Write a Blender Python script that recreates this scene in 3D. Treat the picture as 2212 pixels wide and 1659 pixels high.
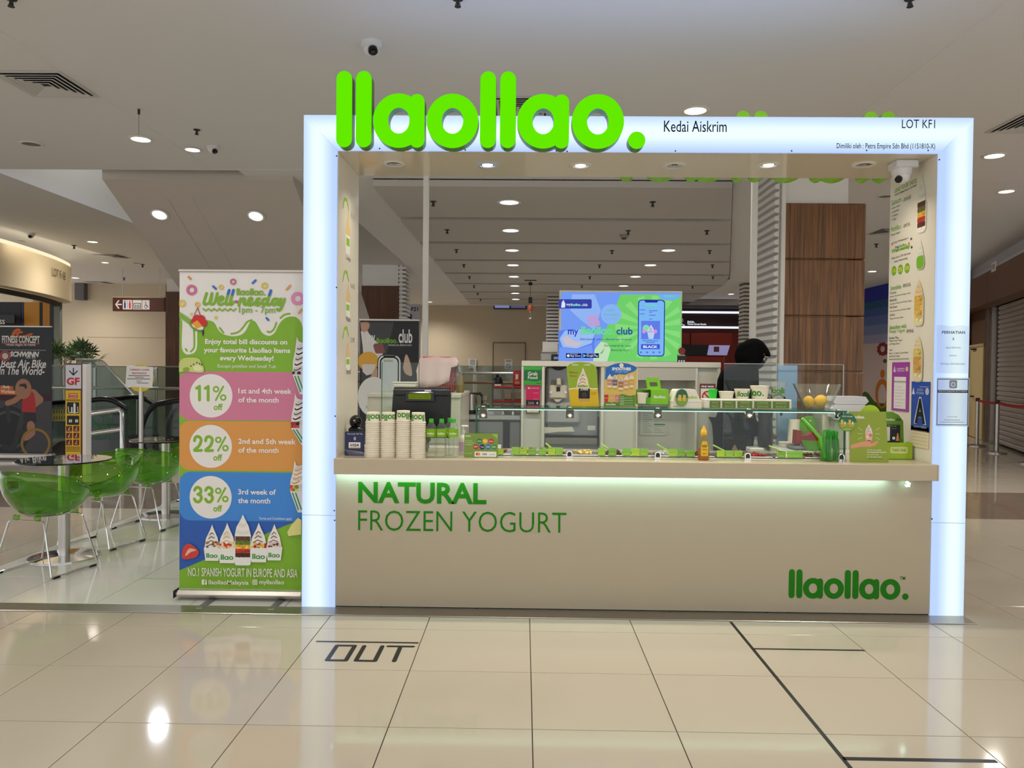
import bpy, math, random
from mathutils import Vector, Matrix
from math import sin, cos, pi, radians as RAD

random.seed(7)
for o in list(bpy.data.objects):
    bpy.data.objects.remove(o)
SC = bpy.context.scene
COL = SC.collection

# ------------------------------------------------------------------ camera
YAW, PITCH, ROLL, FPX = -0.01522, -0.01875, 0.00941, 1660.0
CAM = Vector((1.36943, -4.7404, 1.49451))
_f = Vector((sin(YAW) * cos(PITCH), cos(YAW) * cos(PITCH), sin(PITCH)))
_r = Vector((cos(YAW), -sin(YAW), 0))
_u = _r.cross(_f)
CR = _r * cos(ROLL) + _u * sin(ROLL)
CU = _u * cos(ROLL) - _r * sin(ROLL)
CF = _f
cd = bpy.data.cameras.new('camera')
cam = bpy.data.objects.new('camera', cd)
COL.objects.link(cam)
m = Matrix((CR, CU, -CF)).transposed().to_4x4()
m.translation = CAM
cam.matrix_world = m
cd.sensor_fit = 'HORIZONTAL'
cd.sensor_width = 36.0
cd.lens = 36.0 * FPX / 2212.0
cd.clip_end = 200
SC.camera = cam

# ------------------------------------------------------------------ world and exposure
w = bpy.data.worlds.new('world')
SC.world = w
w.use_nodes = True
bg = w.node_tree.nodes['Background']
bg.inputs[0].default_value = (0.97, 0.98, 1.0, 1)
bg.inputs[1].default_value = 1.15
SC.view_settings.view_transform = 'Standard'
SC.view_settings.look = 'None'
SC.view_settings.exposure = 0.12
SC.view_settings.gamma = 1.0
SC.view_settings.use_curve_mapping = False
SC.cycles.use_denoising = True
SC.cycles.max_bounces = 6
SC.cycles.diffuse_bounces = 3
SC.cycles.glossy_bounces = 3
SC.cycles.transmission_bounces = 4
SC.cycles.use_adaptive_sampling = True
SC.cycles.adaptive_threshold = 0.05
SC.cycles.adaptive_min_samples = 12
SC.cycles.transparent_max_bounces = 24
SC.cycles.sample_clamp_indirect = 4.0
SC.cycles.caustics_reflective = False
SC.cycles.caustics_refractive = False


def ray(px, py):
    return CF + CR * ((px - 1106.0) / FPX) - CU * ((py - 829.5) / FPX)


def at(px, py, Y):
    """the point of the place, on the plane at depth Y, seen at that pixel"""
    d = ray(px, py)
    return CAM + d * ((Y - CAM.y) / d.y)


def atz(px, py, Z):
    d = ray(px, py)
    return CAM + d * ((Z - CAM.z) / d.z)


def atx(px, py, X):
    d = ray(px, py)
    return CAM + d * ((X - CAM.x) / d.x)


# ------------------------------------------------------------------ materials
def lin(c):
    def f(v):
        v /= 255.0
        return v / 12.92 if v <= 0.04045 else ((v + 0.055) / 1.055) ** 2.4
    return (f(c[0]), f(c[1]), f(c[2]))


MATS = {}


def M(name, rgb=None, rough=0.5, metal=0.0, spec=0.5, emit=0.0, noise=0.0, nscale=6.0, bump=0.0, coat=0.0, trans=0.0, ior=1.45):
    """principled material with an optional procedural mottling; rgb in sRGB 0-255"""
    if name in MATS:
        return MATS[name]
    mt = bpy.data.materials.new(name)
    mt.use_nodes = True
    nt = mt.node_tree
    p = nt.nodes['Principled BSDF']
    c = lin(rgb)
    p.inputs['Base Color'].default_value = (*c, 1)
    p.inputs['Roughness'].default_value = rough
    p.inputs['Metallic'].default_value = metal
    p.inputs['Specular IOR Level'].default_value = spec
    p.inputs['IOR'].default_value = ior
    if coat:
        p.inputs['Coat Weight'].default_value = coat
        p.inputs['Coat Roughness'].default_value = 0.05
    if trans:
        p.inputs['Transmission Weight'].default_value = trans
    if emit:
        p.inputs['Emission Color'].default_value = (*c, 1)
        p.inputs['Emission Strength'].default_value = emit
    if noise or bump:
        tc = nt.nodes.new('ShaderNodeTexCoord')
        nz = nt.nodes.new('ShaderNodeTexNoise')
        nz.inputs['Scale'].default_value = nscale
        nz.inputs['Detail'].default_value = 4
        nt.links.new(tc.outputs['Object'], nz.inputs['Vector'])
        if noise:
            mp = nt.nodes.new('ShaderNodeMapRange')
            mp.inputs['To Min'].default_value = 1 - noise
            mp.inputs['To Max'].default_value = 1 + noise
            nt.links.new(nz.outputs['Fac'], mp.inputs['Value'])
            mx = nt.nodes.new('ShaderNodeVectorMath')
            mx.operation = 'MULTIPLY'
            mx.inputs[0].default_value = c
            nt.links.new(mp.outputs['Result'], mx.inputs[1])
            nt.links.new(mx.outputs[0], p.inputs['Base Color'])
        if bump:
            b = nt.nodes.new('ShaderNodeBump')
            b.inputs['Strength'].default_value = bump
            b.inputs['Distance'].default_value = 0.002
            nt.links.new(nz.outputs['Fac'], b.inputs['Height'])
            nt.links.new(b.outputs[0], p.inputs['Normal'])
    MATS[name] = mt
    return mt


def glassmat(name, tint=(235, 245, 240), refl=1.0, rough=0.02, ior=1.5, body=0.0, bodycol=None):
    """clear sheet: coloured see-through with a Fresnel mirror on top"""
    if name in MATS:
        return MATS[name]
    mt = bpy.data.materials.new(name)
    mt.use_nodes = True
    nt = mt.node_tree
    nt.nodes.clear()
    out = nt.nodes.new('ShaderNodeOutputMaterial')
    tr = nt.nodes.new('ShaderNodeBsdfTransparent')
    tr.inputs[0].default_value = (*lin(tint), 1)
    gl = nt.nodes.new('ShaderNodeBsdfGlossy')
    gl.inputs['Roughness'].default_value = rough
    lw = nt.nodes.new('ShaderNodeLayerWeight')
    lw.inputs[0].default_value = .5
    pw = nt.nodes.new('ShaderNodeMath')
    pw.operation = 'POWER'
    pw.inputs[1].default_value = 4.0
    nt.links.new(lw.outputs['Facing'], pw.inputs[0])
    mu = nt.nodes.new('ShaderNodeMath')
    mu.operation = 'MULTIPLY_ADD'
    mu.inputs[1].default_value = .75 * refl
    mu.inputs[2].default_value = .025 * refl
    mu.use_clamp = True
    nt.links.new(pw.outputs[0], mu.inputs[0])
    base = tr
    if body:
        df = nt.nodes.new('ShaderNodeBsdfDiffuse')
        df.inputs[0].default_value = (*lin(bodycol or tint), 1)
        tl = nt.nodes.new('ShaderNodeBsdfTranslucent')
        tl.inputs[0].default_value = (*lin(bodycol or tint), 1)
        m0 = nt.nodes.new('ShaderNodeMixShader')
        nt.links.new(df.outputs[0], m0.inputs[1])
        nt.links.new(tl.outputs[0], m0.inputs[2])
        m1 = nt.nodes.new('ShaderNodeMixShader')
        m1.inputs[0].default_value = body
        nt.links.new(tr.outputs[0], m1.inputs[1])
        nt.links.new(m0.outputs[0], m1.inputs[2])
        base = m1
    mx = nt.nodes.new('ShaderNodeMixShader')
    nt.links.new(mu.outputs[0], mx.inputs[0])
    nt.links.new(base.outputs[0], mx.inputs[1])
    nt.links.new(gl.outputs[0], mx.inputs[2])
    nt.links.new(mx.outputs[0], out.inputs[0])
    MATS[name] = mt
    return mt


def woodmat(name, dark, light, scale=1.0):
    """veneer with grain running up"""
    if name in MATS:
        return MATS[name]
    mt = bpy.data.materials.new(name)
    mt.use_nodes = True
    nt = mt.node_tree
    p = nt.nodes['Principled BSDF']
    p.inputs['Roughness'].default_value = 0.38
    tc = nt.nodes.new('ShaderNodeTexCoord')
    mp = nt.nodes.new('ShaderNodeMapping')
    mp.inputs['Scale'].default_value = (15 * scale, 15 * scale, 0.4 * scale)
    nz = nt.nodes.new('ShaderNodeTexNoise')
    nz.inputs['Scale'].default_value = 2.2
    nz.inputs['Detail'].default_value = 6
    nz.inputs['Roughness'].default_value = 0.65
    nz.inputs['Distortion'].default_value = 0.5
    cr = nt.nodes.new('ShaderNodeValToRGB')
    cr.color_ramp.elements[0].position = 0.33
    cr.color_ramp.elements[1].position = 0.68
    cr.color_ramp.elements[0].color = (*lin(dark), 1)
    cr.color_ramp.elements[1].color = (*lin(light), 1)
    nt.links.new(tc.outputs['Object'], mp.inputs[0])
    nt.links.new(mp.outputs[0], nz.inputs['Vector'])
    nt.links.new(nz.outputs['Fac'], cr.inputs[0])
    nt.links.new(cr.outputs[0], p.inputs['Base Color'])
    MATS[name] = mt
    return mt


def lampmat(name, rgb, strength):
    """a surface that gives off light"""
    if name in MATS:
        return MATS[name]
    mt = bpy.data.materials.new(name)
    mt.use_nodes = True
    nt = mt.node_tree
    nt.nodes.clear()
    out = nt.nodes.new('ShaderNodeOutputMaterial')
    e = nt.nodes.new('ShaderNodeEmission')
    e.inputs[0].default_value = (*lin(rgb), 1)
    e.inputs[1].default_value = strength
    nt.links.new(e.outputs[0], out.inputs[0])
    MATS[name] = mt
    return mt


# ------------------------------------------------------------------ mesh building
class MB:
    def __init__(s):
        s.v = []
        s.f = []

    def add(s, vs, fs):
        n = len(s.v)
        s.v += [tuple(v) for v in vs]
        s.f += [tuple(i + n for i in f) for f in fs]
        return s

    def box(s, x0, x1, y0, y1, z0, z1):
        return s.add([(x0, y0, z0), (x1, y0, z0), (x1, y1, z0), (x0, y1, z0), (x0, y0, z1), (x1, y0, z1), (x1, y1, z1), (x0, y1, z1)],
                     [(0, 3, 2, 1), (4, 5, 6, 7), (0, 1, 5, 4), (1, 2, 6, 5), (2, 3, 7, 6), (3, 0, 4, 7)])

    def cbox(s, x0, x1, y0, y1, z0, z1, b):
        """box with chamfered edges"""
        b = min(b, (x1 - x0) / 2.01, (y1 - y0) / 2.01, (z1 - z0) / 2.01)
        vs, idx = [], {}
        for ix in (0, 1):
            for iy in (0, 1):
                for iz in (0, 1):
                    x, y, z = (x0, x1)[ix], (y0, y1)[iy], (z0, z1)[iz]
                    dx, dy, dz = (b, -b)[ix], (b, -b)[iy], (b, -b)[iz]
                    for k, p in enumerate(((x, y + dy, z + dz), (x + dx, y, z + dz), (x + dx, y + dy, z))):
                        idx[ix, iy, iz, k] = len(vs)
                        vs.append(p)
        I = lambda a, b_, c, k: idx[a, b_, c, k]
        fs = []
        for e in (0, 1):
            q = [(0, 0), (1, 0), (1, 1), (0, 1)]
            fx = [I(e, a, c, 0) for a, c in q]
            fy = [I(a, e, c, 1) for a, c in q]
            fz = [I(a, c, e, 2) for a, c in q]
            fs += [tuple(fx if e else fx[::-1]), tuple(fy[::-1] if e else fy), tuple(fz if e else fz[::-1])]
        for a in (0, 1):
            for c in (0, 1):
                fs.append((I(a, c, 0, 0), I(a, c, 0, 1), I(a, c, 1, 1), I(a, c, 1, 0)))
                fs.append((I(a, 0, c, 0), I(a, 0, c, 2), I(a, 1, c, 2), I(a, 1, c, 0)))
                fs.append((I(0, a, c, 1), I(0, a, c, 2), I(1, a, c, 2), I(1, a, c, 1)))
        for a in (0, 1):
            for c in (0, 1):
                for d in (0, 1):
                    fs.append((I(a, c, d, 0), I(a, c, d, 1), I(a, c, d, 2)))
        return s.add(vs, fs)

    def prism(s, pts, y0, y1, axis='y'):
        """outline pts (u,v) swept from y0 to y1; axis y: (u,y,v)  z: (u,v,z)  x: (x,u,v)"""
        n = len(pts)
        if axis == 'y':
            P = lambda u, v, t: (u, t, v)
        elif axis == 'z':
            P = lambda u, v, t: (u, v, t)
        else:
            P = lambda u, v, t: (t, u, v)
        vs = [P(u, v, y0) for u, v in pts] + [P(u, v, y1) for u, v in pts]
        fs = [tuple(range(n)), tuple(range(2 * n - 1, n - 1, -1))]
        fs += [(i, i + n, (i + 1) % n + n, (i + 1) % n) for i in range(n)]
        return s.add(vs, fs)

    def ringprism(s, o, i, y0, y1):
        """outline o with hole i (same number of points)"""
        n = len(o)
        vs = [(u, y0, v) for u, v in o] + [(u, y0, v) for u, v in i] + [(u, y1, v) for u, v in o] + [(u, y1, v) for u, v in i]
        fs = []
        for k in range(n):
            j = (k + 1) % n
            fs += [(k, j, n + j, n + k), (2 * n + k, 3 * n + k, 3 * n + j, 2 * n + j),
                   (k, 2 * n + k, 2 * n + j, j), (n + k, n + j, 3 * n + j, 3 * n + k)]
        return s.add(vs, fs)

    def lathe(s, prof, seg=20, c=(0, 0, 0), closed=False):
        """profile [(r,z)] turned about the upright axis through c"""
        vs, fs = [], []
        n = len(prof)
        for k in range(seg):
            a = 2 * pi * k / seg
            for r, z in prof:
                vs.append((c[0] + r * cos(a), c[1] + r * sin(a), c[2] + z))
        for k in range(seg):
            j = (k + 1) % seg
            for i in range(n - 1 if not closed else n):
                i2 = (i + 1) % n
                if prof[i][0] < 1e-7 and prof[i2][0] < 1e-7:
                    continue
                if prof[i][0] < 1e-7:
                    fs.append((k * n + i, j * n + i2, k * n + i2))
                elif prof[i2][0] < 1e-7:
                    fs.append((k * n + i, j * n + i, k * n + i2))
                else:
                    fs.append((k * n + i, j * n + i, j * n + i2, k * n + i2))
        return s.add(vs, fs)

    def cyl(s, p, q, r, seg=12, r2=None):
        p, q = Vector(p), Vector(q)
        d = (q - p).normalized()
        a = d.orthogonal().normalized()
        b = d.cross(a)
        r2 = r if r2 is None else r2
        vs = [p + (a * cos(2 * pi * k / seg) + b * sin(2 * pi * k / seg)) * r for k in range(seg)]
        vs += [q + (a * cos(2 * pi * k / seg) + b * sin(2 * pi * k / seg)) * r2 for k in range(seg)]
        fs = [(k, (k + 1) % seg, (k + 1) % seg + seg, k + seg) for k in range(seg)]
        fs += [tuple(range(seg - 1, -1, -1)), tuple(range(seg, 2 * seg))]
        return s.add(vs, fs)

    def tube(s, pts, r, seg=8, closed=False, rs=None):
        pts = [Vector(p) for p in pts]
        n = len(pts)
        vs, fs = [], []
        prev = None
        for i, p in enumerate(pts):
            if closed:
                t = pts[(i + 1) % n] - pts[i - 1]
            else:
                t = pts[min(i + 1, n - 1)] - pts[max(i - 1, 0)]
            t.normalize()
            if prev is None:
                a = t.orthogonal().normalized()
            else:
                a = (prev - t * prev.dot(t))
                a = a.normalized() if a.length > 1e-6 else t.orthogonal().normalized()
            prev = a
            b = t.cross(a)
            rr = rs[i] if rs else r
            for k in range(seg):
                g = 2 * pi * k / seg
                vs.append(p + (a * cos(g) + b * sin(g)) * rr)
        for i in range(n if closed else n - 1):
            j = (i + 1) % n
            for k in range(seg):
                l = (k + 1) % seg
                fs.append((i * seg + k, i * seg + l, j * seg + l, j * seg + k))
        if not closed:
            fs += [tuple(range(seg - 1, -1, -1)), tuple(range((n - 1) * seg, n * seg))]
        return s.add(vs, fs)

    def ball(s, c, r, seg=16, rings=10, sx=1, sy=1, sz=1):
        prof = [(r * sin(pi * i / rings), -r * cos(pi * i / rings)) for i in range(rings + 1)]
        prof[0] = (0, -r)
        prof[-1] = (0, r)
        t = MB().lathe(prof, seg)
        return s.add([(c[0] + x * sx, c[1] + y * sy, c[2] + z * sz) for x, y, z in t.v], t.f)

    def flat(s, pts, y=0.0):
        """flat outline on the local front plane (x,z) at depth y"""
        return s.add([(u, y, v) for u, v in pts], [tuple(range(len(pts)))])

    def xf(s, mat):
        s.v = [tuple(mat @ Vector(v)) for v in s.v]
        return s

    def mesh(s, name, mat, smooth=40):
        me = bpy.data.meshes.new(name)
        me.from_pydata(s.v, [], s.f)
        if smooth:
            me.polygons.foreach_set('use_smooth', [True] * len(me.polygons))
            me.set_sharp_from_angle(angle=RAD(smooth))
        me.materials.append(mat)
        me.update()
        return me

    def build(s, name, mat, parent=None, smooth=40, loc=None, rot=None):
        o = bpy.data.objects.new(name, s.mesh(name, mat, smooth))
        COL.objects.link(o)
        if parent:
            o.parent = parent
        if loc is not None:
            o.location = loc
        if rot is not None:
            o.rotation_euler = rot
        return o


def fixn(o):
    """outward faces"""
    import bmesh
    b = bmesh.new()
    b.from_mesh(o.data)
    bmesh.ops.recalc_face_normals(b, faces=b.faces)
    b.to_mesh(o.data)
    b.free()
    return o


def tag(o, label=None, cat=None, group=None, kind=None):
    if label:
        o['label'] = label
    if cat:
        o['category'] = cat
    if group:
        o['group'] = group
    if kind:
        o['kind'] = kind
    return o


def thing(name, label, cat, loc=(0, 0, 0), rz=0, group=None, rx=0, ry=0):
    o = bpy.data.objects.new(name, None)
    o.empty_display_size = 0.1
    COL.objects.link(o)
    o.location = loc
    o.rotation_euler = (rx, ry, rz)
    return tag(o, label, cat, group)


def inst(src, parent=None, loc=None, name=None):
    """copy of one mesh object sharing its data"""
    c = src.copy()
    COL.objects.link(c)
    if parent is not None:
        c.parent = parent
    if loc is not None:
        c.location = loc
    return c


def tree(src, loc, rot=None, label=None, group=None, parent=None, scale=None):
    c = src.copy()
    COL.objects.link(c)
    c.parent = parent
    if loc is not None:
        c.location = loc
        if rot is not None:
            c.rotation_euler = rot
        if scale is not None:
            c.scale = scale
    for k in src.children:
        tree(k, None, parent=c)
    if label:
        c['label'] = label
    if group:
        c['group'] = group
    return c


def struct(o):
    o['kind'] = 'structure'
    return o


ORD = ['first', 'second', 'third', 'fourth', 'fifth', 'sixth', 'seventh', 'eighth', 'ninth', 'tenth', 'eleventh', 'twelfth', 'thirteenth', 'fourteenth',
       'fifteenth', 'sixteenth', 'seventeenth', 'eighteenth', 'nineteenth', 'twentieth', 'twenty-first', 'twenty-second', 'twenty-third', 'twenty-fourth']

# ------------------------------------------------------------------ flat print: outlines in (u,v)


def rect(x0, z0, x1, z1):
    return [(x0, z0), (x1, z0), (x1, z1), (x0, z1)]


def ell(cx, cz, rx, rz=None, n=28, a0=0, a1=2 * pi):
    rz = rx if rz is None else rz
    full = abs(a1 - a0 - 2 * pi) < 1e-6
    k = n if full else n + 1
    return [(cx + rx * cos(a0 + (a1 - a0) * i / n), cz + rz * sin(a0 + (a1 - a0) * i / n)) for i in range(k)]


def rrect(x0, z0, x1, z1, r, n=5):
    pts = []
    for cx, cz, a in ((x1 - r, z0 + r, -pi / 2), (x1 - r, z1 - r, 0), (x0 + r, z1 - r, pi / 2), (x0 + r, z0 + r, pi)):
        for i in range(n + 1):
            t = a + pi / 2 * i / n
            pts.append((cx + r * cos(t), cz + r * sin(t)))
    return pts


def stadium(cx0, z0, cx1, z1, wd, n=8):
    """thick stroke with round ends"""
    a = math.atan2(z1 - z0, cx1 - cx0)
    r = wd / 2
    pts = [(cx1 + r * cos(a - pi / 2 + pi * i / n), z1 + r * sin(a - pi / 2 + pi * i / n)) for i in range(n + 1)]
    pts += [(cx0 + r * cos(a + pi / 2 + pi * i / n), z0 + r * sin(a + pi / 2 + pi * i / n)) for i in range(n + 1)]
    return pts


def flatring(mb, o, i, y=0):
    n = len(o)
    mb.add([(u, y, v) for u, v in o] + [(u, y, v) for u, v in i], [(k, (k + 1) % n, n + (k + 1) % n, n + k) for k in range(n)])


LOGO = [('l', 0.0), ('l', .258), ('a', .485), ('o', 1.192), ('l', 1.895), ('l', 2.157), ('a', 2.384), ('o', 3.10), ('.', 3.84)]
LOGO_W = 4.065


def logo_flat(mb, x0, z0, width, y=0, mirror=False, n=18):
    k = width / LOGO_W
    for ch, x in LOGO:
        t = MB()
        if ch == 'l':
            t.flat(stadium(.104, .104, .104, .896, .206, 5), y)
        elif ch in 'ao':
            flatring(t, ell(.341, .352, .341, .355, n), ell(.341, .352, .142, .17, n), y)
            if ch == 'a':
                t.flat(stadium(.58, .1, .58, .6, .2, 5), y - .0002)
        else:
            t.flat(ell(.112, .11, .112, None, 12), y)
        for i in range(len(t.v)):
            u, yy, v = t.v[i]
            u = x0 + (u + x) * k
            t.v[i] = (u, yy, z0 + v * k)
        mb.add(t.v, t.f)
    return mb


_TXT = {}


def textmesh(s, off=0.0, shear=0.0, ext=0.0, spacing=1.0):
    key = (s, off, shear, ext, spacing)
    if key in _TXT:
        return _TXT[key]
    c = bpy.data.curves.new('txt', 'FONT')
    c.body = s
    c.offset = off
    c.shear = shear
    c.resolution_u = 3
    c.space_character = spacing
    c.fill_mode = 'FRONT'
    o = bpy.data.objects.new('txt', c)
    me = o.to_mesh()
    vs = [tuple(v.co) for v in me.vertices]
    fs = [tuple(p.vertices) for p in me.polygons]
    o.to_mesh_clear()
    bpy.data.objects.remove(o)
    bpy.data.curves.remove(c)
    _TXT[key] = (vs, fs)
    return vs, fs


def put_text(mb, s, x, z, h=None, w=None, y=0.0, align='l', off=0.0, shear=0.0, spacing=1.0, valign='b'):
    """write s into mb on the front plane; h = height of its box, w = width of its box (either or both)"""
    vs, fs = textmesh(s, off, shear, 0, spacing)
    if not vs:
        return mb
    x0 = min(v[0] for v in vs)
    x1 = max(v[0] for v in vs)
    y0 = min(v[1] for v in vs)
    y1 = max(v[1] for v in vs)
    if h is None:
        kx = ky = w / (x1 - x0)
    elif w is None:
        kx = ky = h / (y1 - y0)
    else:
        kx, ky = w / (x1 - x0), h / (y1 - y0)
    W = (x1 - x0) * kx
    ox = x - (0 if align == 'l' else W / 2 if align == 'c' else W)
    oz = z - ((y1 - y0) * ky / 2 if valign == 'm' else 0)
    mb.add([(ox + (v[0] - x0) * kx, y, oz + (v[1] - y0) * ky) for v in vs], fs)
    return mb


def lamp(name, kind, loc, power, color, parent=None, size=0.15, spot=None, blend=0.6, rot=None, size_y=None):
    l = bpy.data.lights.new(name, kind)
    l.energy = power
    l.color = color
    if kind == 'AREA':
        l.shape = 'RECTANGLE' if size_y else 'DISK'
        l.size = size
        if size_y:
            l.size_y = size_y
    else:
        l.shadow_soft_size = size
    if spot:
        l.spot_size = RAD(spot)
        l.spot_blend = blend
    o = bpy.data.objects.new(name, l)
    COL.objects.link(o)
    o.location = loc
    if rot:
        o.rotation_euler = rot
    if parent:
        o.parent = parent
    return o


# common materials
WHITE = M('white_paint', (226, 222, 214), .45, noise=.02)
GLOSSW = M('white_laminate', (228, 220, 204), .18, noise=.015, nscale=3)
CEILW = M('ceiling_paint', (226, 223, 220), .85, noise=.012, nscale=2)
STEEL = M('brushed_steel', (196, 192, 186), .28, 1.0, noise=.05, nscale=30)
CHROME = M('chrome', (225, 225, 225), .08, 1.0)
BLACK = M('black_plastic', (14, 14, 15), .35)
DARK = M('dark_grey', (42, 40, 40), .5)
GREEN = M('print_green', (134, 178, 42), .5)
LIME = M('print_lime', (150, 196, 30), .5)
DGREEN = M('print_dark_green', (26, 92, 22), .5)
PWHITE = M('print_white', (235, 230, 224), .5)
PBLACK = M('print_black', (20, 20, 22), .5)
GLASS = glassmat('clear_glass', (247, 252, 249))
GEDGE = glassmat('glass_edge', (120, 190, 165), body=.45, bodycol=(60, 160, 130))
# ================================================================== THE MALL: floor, ceiling, walls
CZ = 4.0
grout = M('tile_joint', (70, 62, 52), .8)


def tilemat(name, rgb, rough, var):
    mt = M(name, rgb, rough, spec=.55, noise=.03, nscale=1.3)
    nt = mt.node_tree
    p = nt.nodes['Principled BSDF']
    lk = p.inputs['Base Color'].links[0]
    src = lk.from_socket
    oi = nt.nodes.new('ShaderNodeObjectInfo')
    mr = nt.nodes.new('ShaderNodeMapRange')
    mr.inputs['To Min'].default_value = 1 - var
    mr.inputs['To Max'].default_value = 1 + var
    mu = nt.nodes.new('ShaderNodeVectorMath')
    mu.operation = 'MULTIPLY'
    nt.links.new(oi.outputs['Random'], mr.inputs['Value'])
    nt.links.new(src, mu.inputs[0])
    nt.links.new(mr.outputs['Result'], mu.inputs[1])
    nt.links.new(mu.outputs[0], p.inputs['Base Color'])
    return mt


TILE = tilemat('polished_beige_tile', (192, 181, 163), .075, .012)
TILEW = tilemat('polished_white_tile', (222, 221, 212), .09, .01)
TILEB = tilemat('polished_brown_tile', (128, 112, 98), .08, .05)

floor = struct(MB().box(-16, 18, -8, 30, -.10, -.005).build('floor', grout, smooth=0))
tag(floor, 'polished beige tile floor of the mall hall', 'floor')
PLX, PLY = -2.51, 5.0          # white tiled island the kiosk stands on
_tm = {}


def tile_data(w, h, mat):
    k = (round(w, 3), round(h, 3), mat.name)
    if k not in _tm:
        g = .0022
        _tm[k] = MB().cbox(-w / 2 + g, w / 2 - g, -h / 2 + g, h / 2 - g, -.006, 0, .0008).mesh('tile', mat, 0)
    return _tm[k]


def seen(cx, cy):
    """tile centre inside the photograph's view and not behind the kiosk"""
    d = Vector((cx, cy, 0)) - CAM
    z = d.dot(CF)
    if z < 2.0:
        return False
    px = 1106 + FPX * d.dot(CR) / z
    py = 829.5 - FPX * d.dot(CU) / z
    mg = .75 * FPX / z
    if not (-mg < px < 2212 + mg and py < 1659 + mg):
        return False
    if cy < 0.3:
        return True
    if px > 2075 - mg * .3 and px < 2212 + mg * .4:
        return cy < 12.6
    return px < 400 and cy < 8.0


rest = {TILE.name: MB(), TILEW.name: MB(), TILEB.name: MB()}
ntile = 0


def lay(x0, x1, y0, y1, mat):
    global ntile
    if x1 - x0 < .02 or y1 - y0 < .02:
        return
    cx, cy = (x0 + x1) / 2, (y0 + y1) / 2
    if seen(cx, cy) and ntile < 298:
        o = bpy.data.objects.new('tile', tile_data(x1 - x0, y1 - y0, mat))
        COL.objects.link(o)
        o.parent = floor
        o.location = (cx, cy, 0)
        ntile += 1
    else:
        g = .0022
        rest[mat.name].add([(x0 + g, y0 + g, 0), (x1 - g, y0 + g, 0), (x1 - g, y1 - g, 0), (x0 + g, y1 - g, 0)], [(0, 1, 2, 3)])


for i in range(-30, 30):
    for j in range(-12, 52):
        x0, y0 = 1.4187 + .6 * i, -.3717 + .6 * j
        x1, y1 = x0 + .6, y0 + .6
        if x1 < -15 or x0 > 17 or y1 > 29:
            continue
        mat = TILEB if 3.0 < (y0 + y1) / 2 < 4.95 else TILE
        # cut against the island and the metal strip in front of it
        if y0 < 0 and y1 > -.148 and x0 < 4.086:
            y1 = -.148
        if y0 < PLY and y1 > 0:
            if x1 <= PLX:
                pass
            elif x0 < PLX:
                x1 = PLX
            elif x0 < 4.05 < x1:
                x0 = 4.086
            elif x0 < 4.05:
                if y1 > PLY:
                    y0 = PLY
                else:
                    continue
            if y0 < 0 and x0 < PLX:
                continue
        lay(x0, x1, y0, y1, mat)
lay(4.086, 4.4187, -.148, .2283, TILE)
for i in range(-14, -5):
    lay(1.4187 + .6 * i, min(2.0187 + .6 * i, PLX), 0, .2283, TILE)
for i in range(11):
    for j in range(9):
        x0, y0 = PLX + .6 * i, .6 * j
        lay(x0, min(x0 + .6, 4.08), y0, min(y0 + .6, PLY), TILEW)
for nm, mb in rest.items():
    if mb.v:
        o = mb.build('tile_field', MATS[nm], floor, smooth=0)
        o['kind'] = 'stuff'

# metal strip at the edge of the island
ms = struct(MB().cbox(-7.5, 4.086, -.148, -.002, -.004, .006, .003).build('trim_1', M('polished_strip', (168, 160, 150), .3, 1.0, noise=.05, nscale=20), smooth=0))
tag(ms, 'brushed metal floor strip in front of the kiosk', 'floor strip')

# ---- ceiling
slab = MB()
BX0, BX1, BY1 = -2.6, 4.6, 5.0
slab.box(-16, BX0, -8, 5.05, CZ, CZ + .1)
slab.box(BX1, 18, -8, 5.42, CZ, CZ + .1)
slab.box(8, 18, 5.42, 29, CZ, CZ + .1)
slab.box(-2.3, -.65, BY1, 7.15, CZ, CZ + .1)
slab.box(-.65, BX1, BY1, 5.42, CZ, CZ + .1)
slab.box(-1.5, -.65, 7.15, 29, CZ, CZ + .1)
slab.box(-.65, 8, 5.42, 29, CZ + .38, CZ + .48)
slab.box(-.65, 6.6, 23.99, 29, CZ, CZ + .1)
slab.box(-.66, -.65, 5.42, 29, CZ + .1, CZ + .38)
slab.box(8, 8.01, 5.42, 29, CZ + .1, CZ + .38)
slab.box(-.65, 8, 5.41, 5.42, CZ + .1, CZ + .38)
slab.prism([(4.09, 5.43), (8, 5.43), (8, 28.9), (7.56, 28.9), (6.92, 16.2)], CZ, CZ + .1, 'z')
slab.box(-16, -5.5, 5.05, 29, CZ, CZ + .1)
slab.box(-5.5, -1.5, 17.2, 29, CZ, CZ + .1)
slab.box(BX0, -2.3, BY1, 5.05, CZ, CZ + .1)
ceiling = struct(slab.build('ceiling', CEILW, smooth=0))
tag(ceiling, 'white plaster ceiling of the mall hall', 'ceiling')
b = MB()
b.box(BX0, BX1, -8, BY1, CZ + .003, CZ + .12)
b.build('raised_panel', CEILW, ceiling, smooth=0)
# slats: broad hung panels with gaps
rx = lambda Y: 4.08 + (min(Y, 16.2) - 5.42) * .262 if Y < 16.3 else 6.9 + (Y - 16.2) * .05
pn = M('hung_ceiling_panel', (196, 190, 182), .85, noise=.015, nscale=2)
y0 = 5.42
for k in range(8):
    y1 = y0 + 2.06
    MB().prism([(-.65, y0), (rx(y0), y0), (rx(y1), y1), (-.65, y1)], 3.9, 3.985, 'z').build('panel', pn, ceiling, smooth=0)
    y0 += 2.32
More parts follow.
